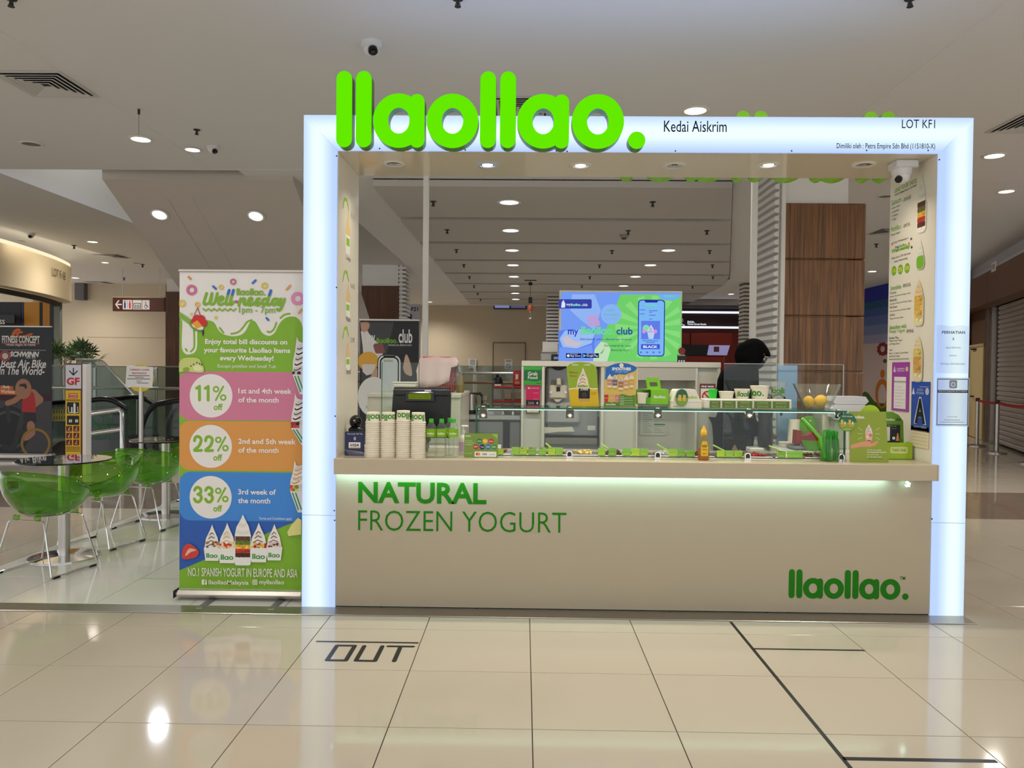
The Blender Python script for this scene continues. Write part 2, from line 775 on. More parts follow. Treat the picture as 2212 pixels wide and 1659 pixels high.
# well above the escalators: side walls, upper ceiling and its lamp
wl = struct(MB().box(-5.6, -5.5, 5.05, 17.2, CZ + .1, 6.6).build('wall_well_left', WHITE, smooth=0))
tag(wl, 'white inner wall of the ceiling well above the escalator', 'wall')
wl2 = MB()
wl2.box(-2.3, -2.2, 5.05, 7.15, CZ + .1, 6.6)
wl2.box(-1.5, -1.4, 7.15, 17.2, CZ + .1, 6.6)
wl2.box(-5.5, -2.3, 4.95, 5.05, CZ + .1, 6.6)
wl2.box(-5.6, -1.4, 17.2, 17.3, CZ + .1, 6.6)
wl2.box(-5.7, -1.3, 4.9, 17.4, 6.6, 6.7)
tag(struct(wl2.build('wall_well_right', WHITE, smooth=0)), 'white walls around the ceiling well', 'wall')

WELL = True

# sloping underside of the upper escalator
t = thing('escalator_underside', 'sloping plastered underside of the upper escalator with two lit spots', 'escalator', (-2.94, 5.33, 3.95))
sl = MB()
L, A = 9.5, .53
sl.add([(-1.26, 0, 0), (1.26, 0, 0), (1.26, 6.9, -6.9 * A), (-1.26, 6.9, -6.9 * A), (-1.26, 0, 1.2), (1.26, 0, 1.2), (1.26, 6.9, 1.2 - 6.9 * A), (-1.26, 6.9, 1.2 - 6.9 * A)],
       [(0, 3, 2, 1), (4, 5, 6, 7), (0, 1, 5, 4), (1, 2, 6, 5), (2, 3, 7, 6), (3, 0, 4, 7)])
soff = sl.build('soffit', M('soffit_paint', (196, 186, 174), .8, noise=.02), t, smooth=0)
sv = MB()
for v in (-.55, -.2):
    sv.add([(v, .3, -.3 * A - .002), (v + .005, .3, -.3 * A - .002), (v + .005, 6.5, -6.5 * A - .002), (v, 6.5, -6.5 * A - .002)], [(0, 1, 2, 3)])
sv.build('joint', M('joint_line', (160, 150, 138), .9), t, smooth=0)


# ---- fixtures in the ceiling
LITW = lampmat('lamp_warm', (255, 240, 214), 7.0)
LITC = lampmat('lamp_cool', (238, 242, 255), 7.0)
UNLIT = M('lamp_off', (126, 120, 112), .25, .5)
_dl = {}


def dl_mesh(key, mat):
    if key not in _dl:
        ring = MB().lathe([(.098, 0), (.128, 0), (.130, -.006), (.120, -.012), (.100, -.010), (.098, 0)], 24).mesh('trim_ring', WHITE)
        ref = MB().lathe([(.100, -.004), (.085, .05), (.06, .07)], 24).mesh('reflector', CHROME)
        dif = MB().lathe([(0, -.001), (.099, -.001)] if 'lit' in key else [(0, -.004), (.06, -.004), (.099, -.0015)], 24).mesh('diffuser', mat)
        _dl[key] = (ring, ref, dif)
    return _dl[key]


def downlight(p, label, lit='w', k=1.0, power=60, tilt=None, spot=150, group=None, color=None):
    key = 'lit' + lit if lit else 'off'
    mat = {'w': LITW, 'c': LITC}.get(lit, UNLIT)
    ms_ = dl_mesh(key, mat)
    t = thing('downlight', label, 'downlight', p, group=group)
    if tilt:
        t.rotation_euler = tilt
    t.scale = (k, k, k)
    for nm, me in zip(('trim_ring', 'reflector', 'diffuser'), ms_):
        o = bpy.data.objects.new(nm, me)
        COL.objects.link(o)
        o.parent = t
    if lit and power:
        col = color or ((1, .95, .87) if lit == 'w' else (.86, .92, 1))
        lamp('light', 'SPOT', (0, 0, -.03), power * 2.0, col, t, .09, spot, 1.0)
    return t


def dome_camera(p, label, rz=0, k=1.0):
    t = thing('dome_camera', label, 'camera', p, rz)
    t.scale = (k,) * 3
    MB().lathe([(0, 0), (.062, 0), (.062, -.022), (.05, -.034), (0, -.034)], 20).build('base', M('camera_white', (214, 212, 210), .4), t)
    MB().ball((0, 0, -.034), .047, 18, 12).build('eyeball', M('camera_white', (1, 1, 1)), t)
    MB().cyl((0.012, -.03, -.05), (.016, -.04, -.066), .027, 16).build('lens_ring', BLACK, t)
    MB().ball((.017, -.043, -.069), .012, 12, 8).build('lens', M('lens_glass', (40, 40, 46), .05), t)
    return t


_spk = None


def sprinkler(p, label, k=1.0, group=None):
    global _spk
    if _spk is None:
        a = MB().lathe([(0, 0), (.038, 0), (.036, -.008), (.012, -.014), (.010, -.05), (0, -.05)], 12).mesh('escutcheon', DARK)
        c = MB().lathe([(0, -.052), (.022, -.052), (.022, -.056), (0, -.056)], 10).mesh('deflector', DARK)
        d = MB().tube([(-.013, 0, -.03), (-.016, 0, -.045), (0, 0, -.053), (.016, 0, -.045), (.013, 0, -.03)], .003, 6).mesh('frame_arm', DARK)
        _spk = (a, c, d)
    t = thing('sprinkler', label, 'sprinkler', p, group=group)
    t.scale = (k,) * 3
    for nm, me in zip(('escutcheon', 'deflector', 'frame_arm'), _spk):
        o = bpy.data.objects.new(nm, me)
        COL.objects.link(o)
        o.parent = t
    return t


def vent(p, s, label, dark=True):
    """square air diffuser of nested sloping vanes"""
    t = thing('air_diffuser', label, 'air vent', p)
    MB().box(-s * .46, s * .46, -s * .46, s * .46, -.003, -.001).build('backing', DARK, t, 0)
    VW = M('vent_white', (206, 203, 198), .5)
    a = s / 2
    for i in range(6):
        b = a - s * (.045 if i else .05)
        z0_, z1_ = (-.008, -.003) if i == 0 else (-.020, -.014)
        o_ = [(-a, -a), (a, -a), (a, a), (-a, a)]
        i_ = [(-b, -b), (b, -b), (b, b), (-b, b)]
        r_ = MB().ringprism(o_, i_, z0_, z1_)
        r_.v = [(u, v, y) if (abs(abs(u) - a) < 1e-6 or i == 0) else (u, v, y + .010) for u, y, v in r_.v]
        r_.build('vane' if i else 'border', VW, t, 0)
        a = b - s * .033
        if a < s * .06:
            break
    return t


bayz = CZ + .003
P = lambda x, y, z=CZ: atz(x, y, z)
downlight(P(304, 300), 'bright warm downlight over the green chairs, nearest the hanging rod', 'w', 1.0, 55)
downlight(P(416, 323), 'small bright cool white downlight beside the dome camera over the banner', 'c', .8, 40)
downlight(P(68, 311), 'unlit downlight below the square vent on the ceiling', '', 1.0)
downlight(P(1502, 238, bayz), 'large bright downlight above the black shop type sign words', 'w', 1.05, 60)
downlight(P(2148, 336), 'upper of two lit downlights beside the kiosk white post', 'w', 1.0, 100)
downlight(P(2174, 413), 'lower of two lit downlights beside the kiosk white post', 'w', .95, 100)
downlight(P(1884, 586), 'lit downlight just above the blue striped mural wall', 'w', 1.0, 120)
downlight(P(200, 522), 'lit downlight between the ceiling well and the curved shop fascia', 'w', .95, 130)
downlight(P(227, 567), 'small round lit downlight above the restroom sign wall', 'w', .8, 110)
downlight(P(272, 622), 'lit downlight close above the hanging restroom sign', 'w', 1.0, 170)
downlight(P(163, 600), 'lit downlight peeping past the end of the curved shop fascia', 'w', 1.0, 110)
downlight(P(1579, 635), 'lit downlight in front of the dark red snack shop', 'w', 1.0, 110)
downlight(P(928, 652), 'lit downlight beside the white post, close to the far wall', 'w', 1.0, 170)
downlight(P(1913, 424), 'unlit downlight beside the menu panel, above the mural', '', 1.0)
for n_, (x, y) in enumerate([(46, 520), (295, 568)]):
    downlight(P(x, y), ('unlit downlight above the curved shop fascia', 'unlit downlight near the sloping escalator underside')[n_], '', .9)
# unseen lamps added to the ceiling outside the picture to light hall and kiosk
for n_, (x, y) in enumerate([(-4.6, -1.2), (-1.6, -1.6), (1.4, -2.2), (4.4, -1.6), (7.2, -1.0), (-3.2, -4.6), (1.4, -5.2), (6.0, -4.6), (7.6, 2.6), (-5.2, 2.2)]):
    downlight((x, y, CZ if (x < BX0 or x > BX1) else bayz), 'added unseen downlight in the hall ceiling outside the picture, lamp %s' % ORD[n_], 'w', 1.0, 50)
downlight((-4.3, 6.6, 6.6), 'lit downlight high in the ceiling well, nearer one', 'c', 1.0, 90, spot=170)
downlight((-4.6, 10.5, 6.6), 'lit downlight high in the ceiling well, farther one', 'c', 1.0, 60, spot=170)
# row down the middle of the slatted ceiling
for k, (x, y) in enumerate([(1100, 436), (1103, 497), (1106, 540), (1108, 572), (1110, 597), (1112, 617), (1113, 633), (1114, 646)]):
    downlight(atz(x, y, 3.898), ORD[k] + ' downlight from the kiosk in the middle row of the slatted ceiling', 'c', 1.35 if k < 2 else 1.3, 45, spot=160)
for k, (x, y) in enumerate([(1444, 540), (1405, 572), (1373, 597), (1347, 617)]):
    downlight(atz(x, y, 3.898), ORD[k] + ' downlight from the kiosk in the slanting row right of the slatted ceiling', 'c', 1.3, 45, spot=160)
# the two lamps in the sloping underside
ta = math.atan(A)
for x, y, l in ((345, 463, 'left'), (553, 466, 'right')):
    d_ = ray(x, y)
    tt = (3.95 - A * (CAM.y - 5.33) - CAM.z) / (d_.z + A * d_.y)
    p_ = CAM + d_ * tt
    o = downlight(p_ + Vector((0, -.005, -.005)), 'bright %s spot lamp in the sloping escalator underside' % l, 'c', .95, 25, tilt=(-ta, 0, 0))
sprinkler(P(425, 280, bayz), 'sprinkler head beside the dome camera and the cool downlight', .95)
sprinkler(P(989, -3, bayz), 'sprinkler head cut by the picture top above the green sign', 1.0)
sprinkler(P(1966, -3, bayz), 'sprinkler head cut by the picture top above the lot number', 1.0)
sprinkler(P(24, -3, CZ), 'sprinkler head cut by the picture top above the square vent', 1.0)
sprinkler(P(1893, 527), 'sprinkler head beside the wood pillar and the menu panel', 1.2)
for k, (x, y) in enumerate([(160, 530), (308, 571), (268, 600), (173, 620)]):
    sprinkler(P(x, y), ('sprinkler head above the curved shop fascia', 'sprinkler head near the sloping underside', 'sprinkler head beside the hanging sign rod',
                        'sprinkler head above the grey wall patch')[k], 1.3)
for k, (x, y) in enumerate([(936, 435), (966, 496), (986, 539), (1002, 571), (1014, 597), (1024, 617), (1032, 633), (1038, 646)]):
    sprinkler(atz(x, y, 3.9), ORD[k] + ' sprinkler from the kiosk in the left row of the slatted ceiling', 1.25)
for k, (x, y) in enumerate([(1410, 436), (1357, 498), (1322, 541), (1295, 572), (1274, 597), (1257, 617)]):
    sprinkler(atz(x, y, 3.9), ORD[k] + ' sprinkler from the kiosk in the slanting row of the slatted ceiling', 1.25)
for k, (x, y) in enumerate([(1527, 498), (1533, 541), (1539, 572), (1540, 597), (1496, 618)]):
    sprinkler(atz(x, y, 3.9), ORD[k] + ' sprinkler from the kiosk in the right row of the slatted ceiling', 1.25)
sm = thing('smoke_detector', 'white smoke detector on the slatted ceiling behind the screen', 'smoke detector', atz(1348, 507, 3.9))
MB().lathe([(0, 0), (.085, 0), (.08, -.03), (.05, -.06), (0, -.06)], 18).build('body', M('detector', (150, 145, 140), .5), sm)
MB().lathe([(0, -.061), (.045, -.061), (.04, -.08), (0, -.08)], 14).build('sensor_cap', DARK, sm)
dome_camera(P(803, 92, bayz), 'white dome camera on the ceiling above the green letter sign', 0, 1.35)
dome_camera(P(460, 316, bayz), 'small white dome camera beside the cool downlight', .5, 1.1)
o = dome_camera(P(66, 504), 'small dome camera above the curved shop fascia', 0, 1.2)
vent(P(100, 182), .62, 'large square air diffuser on the ceiling, top of the hall by the chairs')
vent(P(1130, 232, bayz), .60, 'square air diffuser half hidden behind the green letter sign')
vent(P(2235, 266), .62, 'square air diffuser cut by the picture edge beside the kiosk corner')
vent(P(1925, 500), .62, 'square air diffuser between the wood pillar and the menu panel')
vent(P(240, 553), .62, 'dark square air diffuser above the restroom sign, nearer one')
vent(P(215, 610), .62, 'dark square air diffuser above the restroom sign, farther one')
vent(P(1612, 656), .62, 'dark square air diffuser in front of the red snack shop')
hd = MB()
pp = P(1146, 605, 3.9)
t = thing('hanging_hook', 'cable with orange weight and steel hook hanging from the slatted ceiling', 'hook', (pp.x, pp.y, 3.9))
MB().box(-.16, .16, -.04, .04, -.02, 0).build('bracket', DARK, t, 0)
MB().cyl((0, 0, -.02), (0, 0, -.62), .006, 8).build('cable', DARK, t)
MB().cbox(-.05, .05, -.04, .04, -.14, -.06, .01).build('clamp', BLACK, t)
MB().cbox(-.05, .05, -.04, .04, -.62, -.46, .01).build('switch_box', BLACK, t)
MB().lathe([(0, -.83), (.05, -.83), (.065, -.8), (.065, -.7), (.05, -.67), (0, -.67)], 14).build('weight', M('orange_rust', (176, 82, 44), .5), t)
MB().tube([(0, 0, -.83), (0, 0, -.9), (.035, 0, -.95), (.03, 0, -1.02), (-.01, 0, -1.04), (-.045, 0, -1.0), (-.04, 0, -.97)], .013, 8).build('hook', CHROME, t)
# thin rods hanging by the chairs and over the restroom sign
pr = P(300, 236, bayz)

# ---- walls
BEIGE = M('beige_wall', (206, 190, 164), .7, noise=.02, nscale=1.5)
wb = struct(MB().box(-15, 12, 25.6, 25.8, 0, 4.0).build('wall_back', BEIGE, smooth=0))
tag(wb, 'beige end wall of the mall hall', 'wall')
wlb = struct(MB().box(-15, at(358, 700, 18.6).x, 18.6, 18.8, 0, 4.0).build('wall_left_back', BEIGE, smooth=0))
tag(wlb, 'beige wall behind the escalators and the restroom sign', 'wall')
# panel joints of the beige wall
js = MB()
yy = at(200, 728, 18.58)
js.box(-12, at(356, 700, 18.58).x, 18.592, 18.6, yy.z - .006, yy.z + .006)
js.build('joint', M('wall_joint', (176, 160, 134), .8), wlb, 0)
gp = MB().box(at(161, 640, 18.4).x, at(181, 640, 18.4).x, 18.4, 18.6, at(170, 648, 18.5).z, 4.0).build('grey_patch', M('grey_box', (104, 100, 100), .6), wlb, 0)
# beige far wall with a flush door and a lit transom
t = struct(thing('door_1', 'flush beige door in the far wall under a bluish lit transom', 'door', (0, 0, 0)))
a0, a1 = at(1066, 741, 25.55), at(1134, 741, 25.55)
MB().box(a0.x, a1.x, 25.56, 25.6, 0, a0.z).build('leaf', M('beige_door', (194, 178, 152), .6), t, 0)
fr = MB()
fr.box(a0.x - .025, a0.x, 25.55, 25.6, 0, a0.z + .025)
fr.box(a1.x, a1.x + .025, 25.55, 25.6, 0, a0.z + .025)
fr.box(a0.x - .025, a1.x + .025, 25.55, 25.6, a0.z, a0.z + .025)
fr.build('frame', M('dark_bronze', (92, 74, 56), .5), t, 0)
q0, q1 = at(1069, 665, 25.5), at(1135, 657.5, 25.5)
tr = MB().box(q0.x, (q0.x + q1.x) / 2 - .03, 25.4, 25.5, q0.z, q1.z).build('transom_light', lampmat('transom_glow', (150, 158, 216), .55), t, 0)
MB().box((q0.x + q1.x) / 2 + .03, q1.x, 25.4, 25.5, q0.z, q1.z).build('transom_light', lampmat('transom_glow_dim', (116, 118, 160), .4), t, 0)
MB().box(q0.x - .05, q1.x + .05, 25.5, 25.6, q0.z - .04, q1.z + .04).build('transom_box', DARK, t, 0)
PAPER = M('paper', (232, 230, 226), .7)
for n_, (x0, y0_, x1, y1_) in enumerate([(1012, 775, 1029, 796), (1090, 776, 1107, 797)]):
    a0, a1 = at(x0, y1_, 25.54), at(x1, y0_, 25.54)
    t = thing('notice_paper', ('printed notice stuck on the far beige wall beside the door', 'printed no entry notice stuck on the far flush door')[n_], 'notice', (a0.x, 25.55, a0.z))
    MB().box(0, a1.x - a0.x, 0, .004, 0, a1.z - a0.z).build('sheet', PAPER, t, 0)
    W_, H_ = a1.x - a0.x, a1.z - a0.z
    pm = MB()
    for q in range(5 if n_ == 0 else 2):
        pm.flat(rect(W_ * .15, H_ * (.85 - .12 * q), W_ * .85, H_ * (.9 - .12 * q)), -.002)
    if n_:
        flatring(pm, ell(W_ / 2, H_ * .3, W_ * .3, None, 20), ell(W_ / 2, H_ * .3, W_ * .24, None, 20), -.002)
        pm.flat(stadium(W_ * .35, H_ * .42, W_ * .65, H_ * .18, W_ * .06), -.003)
    pm.build('print', PBLACK, t, 0)

# ---- wood pillars
WOOD = woodmat('walnut_veneer', (66, 40, 18), (146, 98, 48))
WOODD = woodmat('dark_walnut_veneer', (54, 30, 14), (110, 66, 32))
SLATW = M('ribbed_white', (226, 222, 216), .6)


def pillar(label, Y, pxl, pxr, pytop, depth, ribs, wood=WOOD, ztop=CZ, seams=(), upper=(0, .8)):
    xl, xr = at(pxl, 700, Y).x, at(pxr, 700, Y).x
    zt = at((pxl + pxr) / 2, pytop, Y).z
    t = thing('clad_pillar', label, 'pillar', ((xl + xr) / 2, Y, 0))
    hw = (xr - xl) / 2
    MB().box(-hw * (1 - upper[0]) + .02, -hw + 2 * hw * upper[1], .05, depth + .02, 0, ztop).build('shaft', WHITE, t, 0)
    zz = sorted([0] + [at((pxl + pxr) / 2, s_, Y).z for s_ in seams] + [zt])
    for a, c in zip(zz, zz[1:]):
        MB().cbox(-hw, hw, 0, depth * .9, a + .004, c - .004, .012).build('veneer_panel', wood, t, 0)
    return t, hw, zt, depth


t, hw, zt, dp = pillar('walnut clad pillar with white ribbed side behind the kiosk', 4.45, 1689, 1867, 438, .8, 0, seams=(560, 683, 803), upper=(-.0, .80))
MB().box(-hw - .02, -hw + .025, -.004, .05, 0, CZ).build('corner_strip', WHITE, t, 0)
MB().box(-hw - .045, -hw, .05, .85, 0, CZ).build('rib_backing', M('rib_backing', (200, 196, 190), .7), t, 0)
rib = MB().prism([(-.055, .022), (-.0, .044), (0, -.026), (-.055, -.022)], .0, .80, 'y').mesh('slat', SLATW, 0)
z = .5
while z < CZ - .05:
    o = bpy.data.objects.new('slat', rib)
    COL.objects.link(o)
    o.parent = t
    o.location = (-hw - .04, .03, z)
    z += .094


def ribbed(label, Y, pxl, pxr, z1, pitch=.11):
    xl, xr = at(pxl, 700, Y).x, at(pxr, 700, Y).x
    t = thing('ribbed_column', label, 'column', ((xl + xr) / 2, Y, 0))
    h = (xr - xl) / 2
    MB().box(-h * .92, h * .92, .03, .5, 0, z1).build('core', M('rib_core', (120, 112, 104), .7), t, 0)
    mm = MB()
    z = .9
    while z < z1 - .05:
        mm.box(-h, h, 0, .5, z, z + pitch * .55)
        z += pitch
    o = mm.build('ribs', SLATW, t, 0)
    o['kind'] = 'stuff'
    return t


t, hw, zt, dp = pillar('small dark walnut pillar beyond the black club banner', 13.8, 780, 861, 617, 1.0, 0, wood=WOODD, upper=(0, 1.0))
mm = MB()
z = 1.5
while z < CZ:
    mm.box(hw - .02, hw + .16, .02, .8, z, z + .05)
    z += .1
mm.box(hw - .02, hw + .08, .05, .8, 0, CZ)
o = mm.build('ribs', SLATW, t, 0)
o['kind'] = 'stuff'
ribbed('narrow white ribbed column left of the screen by the far wall', 20.0, 1181, 1207, CZ)
MB().box(at(1170, 700, 20.1).x, at(1181, 700, 20.1).x, 20.1, 20.6, 0, at(1175, 678, 20.1).z).build('veneer_panel', WOODD, bpy.data.objects['ribbed_column'], 0)
bpy.data.objects['veneer_panel'].parent = bpy.data.objects['veneer_panel'].parent
ribbed('narrow white ribbed column at the end of the red snack shop', 17.0, 1606, 1622, CZ)
t, hw, zt, dp = pillar('dark walnut clad pillar between the restroom sign and the tall banner', 17.2, 357, 420, 630, 1.0, 0, wood=WOODD, upper=(0, 1.0))

# F21 shop corner seen past the small pillar
a0, a1 = at(876, 657, 20), at(906, 700, 20)
t = thing('shop_corner', 'white shop corner with unit number F21 and purple panel', 'shop front', ((a0.x + a1.x) / 2, 20, 0))
hw = (a1.x - a0.x) / 2
MB().box(-hw, hw, 0, .3, 0, a0.z).build('wall', M('shop_white', (196, 192, 204), .6), t, 0)
MB().box(-hw, -hw * .1, -.02, 0, .4, at(890, 679, 20).z).build('purple_panel', M('purple', (58, 34, 92), .5), t, 0)
put_text(MB(), 'F21', hw * .8, at(890, 672, 20).z, h=.13, y=-.005, align='r', off=.02).build('lettering', PBLACK, t, 0)

# ---- dark red snack shop at the end of the hall
Yr = 22.0
xl, xr = at(1400, 700, Yr).x, at(1612, 700, Yr).x
zf = lambda py: at(1540, py, Yr).z
t = thing('snack_shop', 'dark red snack shop front with two bright light lines', 'shop front', (xl, Yr, 0))
WR = xr - xl
RED = M('dark_red', (98, 26, 14), .35)
MB().box(0, WR, .3, .4, 0, zf(660)).build('wall', RED, t, 0)
MB().box(0, WR, .1, .3, zf(709) , zf(666)).build('sign_band', M('maroon_black', (34, 8, 8), .4), t, 0)
MB().box(0, WR, 0, .3, zf(666), zf(659)).build('bulkhead', M('bulkhead_grey', (96, 94, 98), .6), t, 0)
LINE = lampmat('led_line', (214, 228, 255), 1.6)
for y0_, y1_ in ((672.5, 676.5), (705, 709)):
    MB().box(0, at(1605, 700, Yr).x - xl, .02, .1, zf(y1_), zf(y0_)).build('light_line', LINE, t, 0)
s_ = MB()
x_ = at(1486, 700, Yr).x - xl
put_text(s_, 'Shihlin', x_, zf(697.5), w=at(1501, 700, Yr).x - xl - x_, h=zf(694) - zf(698.5), y=.095, off=.015)
put_text(s_, 'Taiwan Street Snacks', x_, zf(702), w=at(1527, 700, Yr).x - xl - x_, h=zf(698.5) - zf(702.5), y=.095, off=.015)
s_.build('lettering', lampmat('sign_text_glow', (236, 240, 255), 1.0), t, 0)
mk = MB()
x_ = at(1478, 700, Yr).x - xl
mk.flat(stadium(x_ - .12, zf(688), x_, zf(692), .05), .095)
mk.flat(stadium(x_, zf(692), x_ - .12, zf(697), .05), .095)
mk.flat(stadium(x_ - .1, zf(699), x_ + .02, zf(703), .05), .095)
mk.build('logo', PWHITE, t, 0)
for x0, x1 in ((1474, 1494), (1496, 1586)):
    a0, a1 = at(x0, 700, Yr).x - xl, at(x1, 700, Yr).x - xl
    MB().cbox(a0, a1, .22, .3, zf(745), zf(718), .01).build('wall_panel', M('red_panel', (116, 34, 20), .3), t, 0)
MB().cbox(at(1474, 700, Yr).x - xl, at(1580, 700, Yr).x - xl, -.5, .0, 0, zf(769)).build('counter', RED, t, 0) if False else None
MB().cbox(0.0, at(1556, 700, Yr).x - xl, -.6, -.05, 0, zf(769), .01).build('counter', RED, t, 0)
MB().cbox(at(1466, 700, Yr).x - xl, at(1524, 700, Yr).x - xl, -.62, -.55, zf(769), zf(747), .01).build('dark_screen', BLACK, t, 0)
pic = MB()
x0, x1 = at(1519, 700, Yr).x - xl, at(1567, 700, Yr).x - xl
pic.prism([(x0, zf(768)), (x1 - .1, zf(768)), (x1, zf(747)), (x0 + .06, zf(747))], -.64, -.6)
pic.build('menu_board', lampmat('menu_glow', (172, 164, 214), .55), t, 0)
mb_ = MB()
mb_.flat(rect(x0 + .22, zf(761), x0 + .4, zf(750)), -.645)
mb_.build('menu_print', M('maroon', (60, 14, 20), .5), t, 0)

# ---- right hand shops: shutter wall running away from the camera
P0, P1 = Vector((12.15, 14.0, 0)), Vector((9.6, 6.9, 0))
tv = (P1 - P0).normalized()
RZ = math.atan2(tv.y, tv.x)
nv = Vector((-tv.y, tv.x, 0))


def ws(px, py=800, off=0.0):
    """(distance along the shutter wall, height) of a pixel; off = how far the surface stands out of the wall"""
    d = ray(px, py)
    o0 = P0 - nv * off
    k = (o0 - CAM).dot(nv) / d.dot(nv)
    p = CAM + d * k
    return (p - o0).dot(tv), p.z


wr = struct(thing('wall_right', 'white and brown shop wall beside the hall', 'wall', P0, RZ))
Lw = (P1 - P0).length + 1.5
zb = ws(2150, 560)[1]
MB().box(-1, Lw, .0, .2, ws(2150, 572)[1], CZ).build('bulkhead', M('bulkhead_white', (204, 200, 204), .7), wr, 0)
BR = M('brown_panel', (112, 78, 56), .5, noise=.04)
zt1, zt0 = ws(2150, 577, .35)[1], ws(2150, 648, .35)[1]
s_e = [-1, ws(2112)[0], ws(2133)[0], ws(2171)[0], Lw]
for a, c in zip(s_e, s_e[1:]):
    MB().cbox(a + .006, c - .006, -.35, .0, zt0, zt1, .006).build('fascia_panel', BR, wr, 0)
MB().box(-1, ws(2143)[0], .02, .2, 0, zt0 + .3).build('side_wall', M('brown_wall', (104, 76, 58), .55, noise=.04), wr, 0)
MB().box(-1, Lw, .22, .3, 0, zt0 + .4).build('backing', DARK, wr, 0)
MB().box(-1, Lw, .0005, .215, zt0 + .31, zt0 + .4).build('soffit_board', DARK, wr, 0)
for a in (2131, 2142):
    s0 = ws(a)[0]
    MB().box(s0, s0 + .09, -.03, .12, 0, zt0).build('guide_rail', STEEL, wr, 0)
pl = ws(2145, 577, .36)
t = MB().box(pl[0] - .12, pl[0] + .22, -.365, -.352, pl[1] - .09, pl[1] + .09).build('number_plate', PWHITE, wr, 0)
put_text(MB(), 'F20', pl[0] + .05, pl[1] - .045, w=.24, h=.09, y=-.367, align='c', off=.015).build('lettering', PBLACK, wr, 0)
sh = thing('roller_shutter', 'closed grey roller shutter of the shop beside the kiosk', 'shutter', P0, RZ)
s0 = ws(2147)[0]
SHM = M('shutter_grey', (178, 166, 158), .45, .3)
slat = MB().prism([(.03, 0), (.0, .025), (.0, .075), (.03, .1)], s0, Lw, 'x').mesh('slat', SHM, 30)
z = .04
while z < zt0 - .02:
    o = bpy.data.objects.new('slat', slat)
    COL.objects.link(o)
    o.parent = sh
    o.location = (0, .06, z)
    z += .1
d2 = struct(thing('door_2', 'cream service door beside the roller shutter', 'door', P0, RZ))
sa, sb, zd = ws(2088)[0], ws(2127)[0], ws(2110, 744)[1]
CREAM = M('cream_door', (214, 190, 140), .5)
MB().cbox(sa, sb - .08, -.01, .02, .01, zd - .06, .006).build('leaf', CREAM, d2, 0)
fr = MB()
fr.box(sb - .08, sb, -.03, .02, 0, zd)
fr.box(sa, sb, -.03, .02, zd - .06, zd)
fr.build('frame', M('cream_frame', (196, 172, 124), .5), d2, 0)
s1, z1 = ws(2103, 856)
MB().tube([(s1, -.06, z1), (s1 + .1, -.06, z1), (s1 + .1, -.01, z1)], .018, 8).build('handle', M('bronze', (80, 62, 40), .3, .8), d2)
s1, z1 = ws(2108, 753)
MB().box(s1 - .25, s1 + .15, -.06, -.01, z1 - .03, z1).build('door_closer', DARK, d2, 0)

# mural wall
wm = struct(thing('wall_mural', 'wall with a painted mural of blue stripes, flowers and green hills', 'wall', (11.5, 14.6, 0), RAD(-90)))
# local x runs towards the camera side ( -Y ), front faces -X
wm.rotation_euler = (0, 0, RAD(-90))
wm.location = (11.5, 22.0, 0)
bands = [(.68, 2.35, (196, 176, 168)), (2.35, 2.6, (150, 150, 178)), (2.6, 2.88, (118, 132, 172)), (2.88, 3.14, (88, 110, 168)), (3.14, 3.36, (62, 90, 156)),
         (3.36, 3.58, (26, 84, 122)), (3.58, 4.0, (22, 40, 150)), (0, .68, (196, 176, 168))]
for k, (z0, z1, c) in enumerate(bands):
    MB().box(0, 7.8, .0, .1, z0, z1).build('painted_band', M('mural_%d' % k, c, .6, noise=.03), wm, 0)
s_of = lambda px, py: (22.0 - atx(px, py, 11.5).y, atx(px, py, 11.5).z)
g = MB()
hp = [(0, 0)]
for k in range(40):
    s_ = 7.8 * k / 39
    hp.append((s_, .72 + .16 * sin(s_ * 2.1) + .07 * sin(s_ * 5.3)))
hp.append((7.8, 0))
g.flat(hp, -.004)
g.build('hill_print', M('mural_green', (58, 96, 22), .6), wm, 0)
fx, fz = s_of(1907, 754)
g = MB()
for k in range(9):
    a = 2 * pi * k / 9
    g.flat(ell(fx + .24 * cos(a), fz + .14 * sin(a), .12, .055, 10), -.006 - .0004 * k)
g.build('flower_print', M('mural_red', (128, 20, 24), .6), wm, 0)
fx, fz = s_of(1906, 835)
g = MB()
flatring(g, ell(fx, fz - .2, .42, .42, 24), ell(fx, fz - .25, .26, .32, 24), -.006)
g.flat(ell(fx, fz + .36, .14, .12, 12), -.006)
g.build('arch_print', M('mural_orange', (186, 106, 18), .6), wm, 0)
g = MB()
for px, py in ((1912, 780), (1914, 762)):
    fx, fz = s_of(px, py)
    g.flat(ell(fx, fz, .12, .06, 10), -.006)
g.build('leaf_print', M('mural_leaf', (70, 84, 40), .6), wm, 0)

wc = struct(MB().box(11.5, 13.2, 14.1, 14.2, 0, CZ).build('wall_corner', M('brown_wall', (1, 1, 1)), smooth=0))
tag(wc, 'brown return wall between the mural and the shutter shop', 'wall')

# stanchions with red belt
def stanchion(px, py, label):
    p = atz(px, py, 0)
    t = thing('stanchion', label, 'stanchion', p)
    MB().lathe([(0, 0), (.17, 0), (.17, .02), (.05, .05), (0, .05)], 20).build('base', STEEL, t)
    MB().cyl((0, 0, .04), (0, 0, .93), .035, 14).build('post', STEEL, t)
    MB().lathe([(0, .93), (.04, .93), (.04, 1.0), (0, 1.0)], 14).build('belt_head', BLACK, t)
    return t, p


s1, q1 = stanchion(2110, 964, 'metal queue post nearer the cream door')
s2, q2 = stanchion(2153, 979, 'metal queue post in front of the roller shutter')
s3, q3 = stanchion(2225, 1002, 'metal queue post cut by the picture edge')


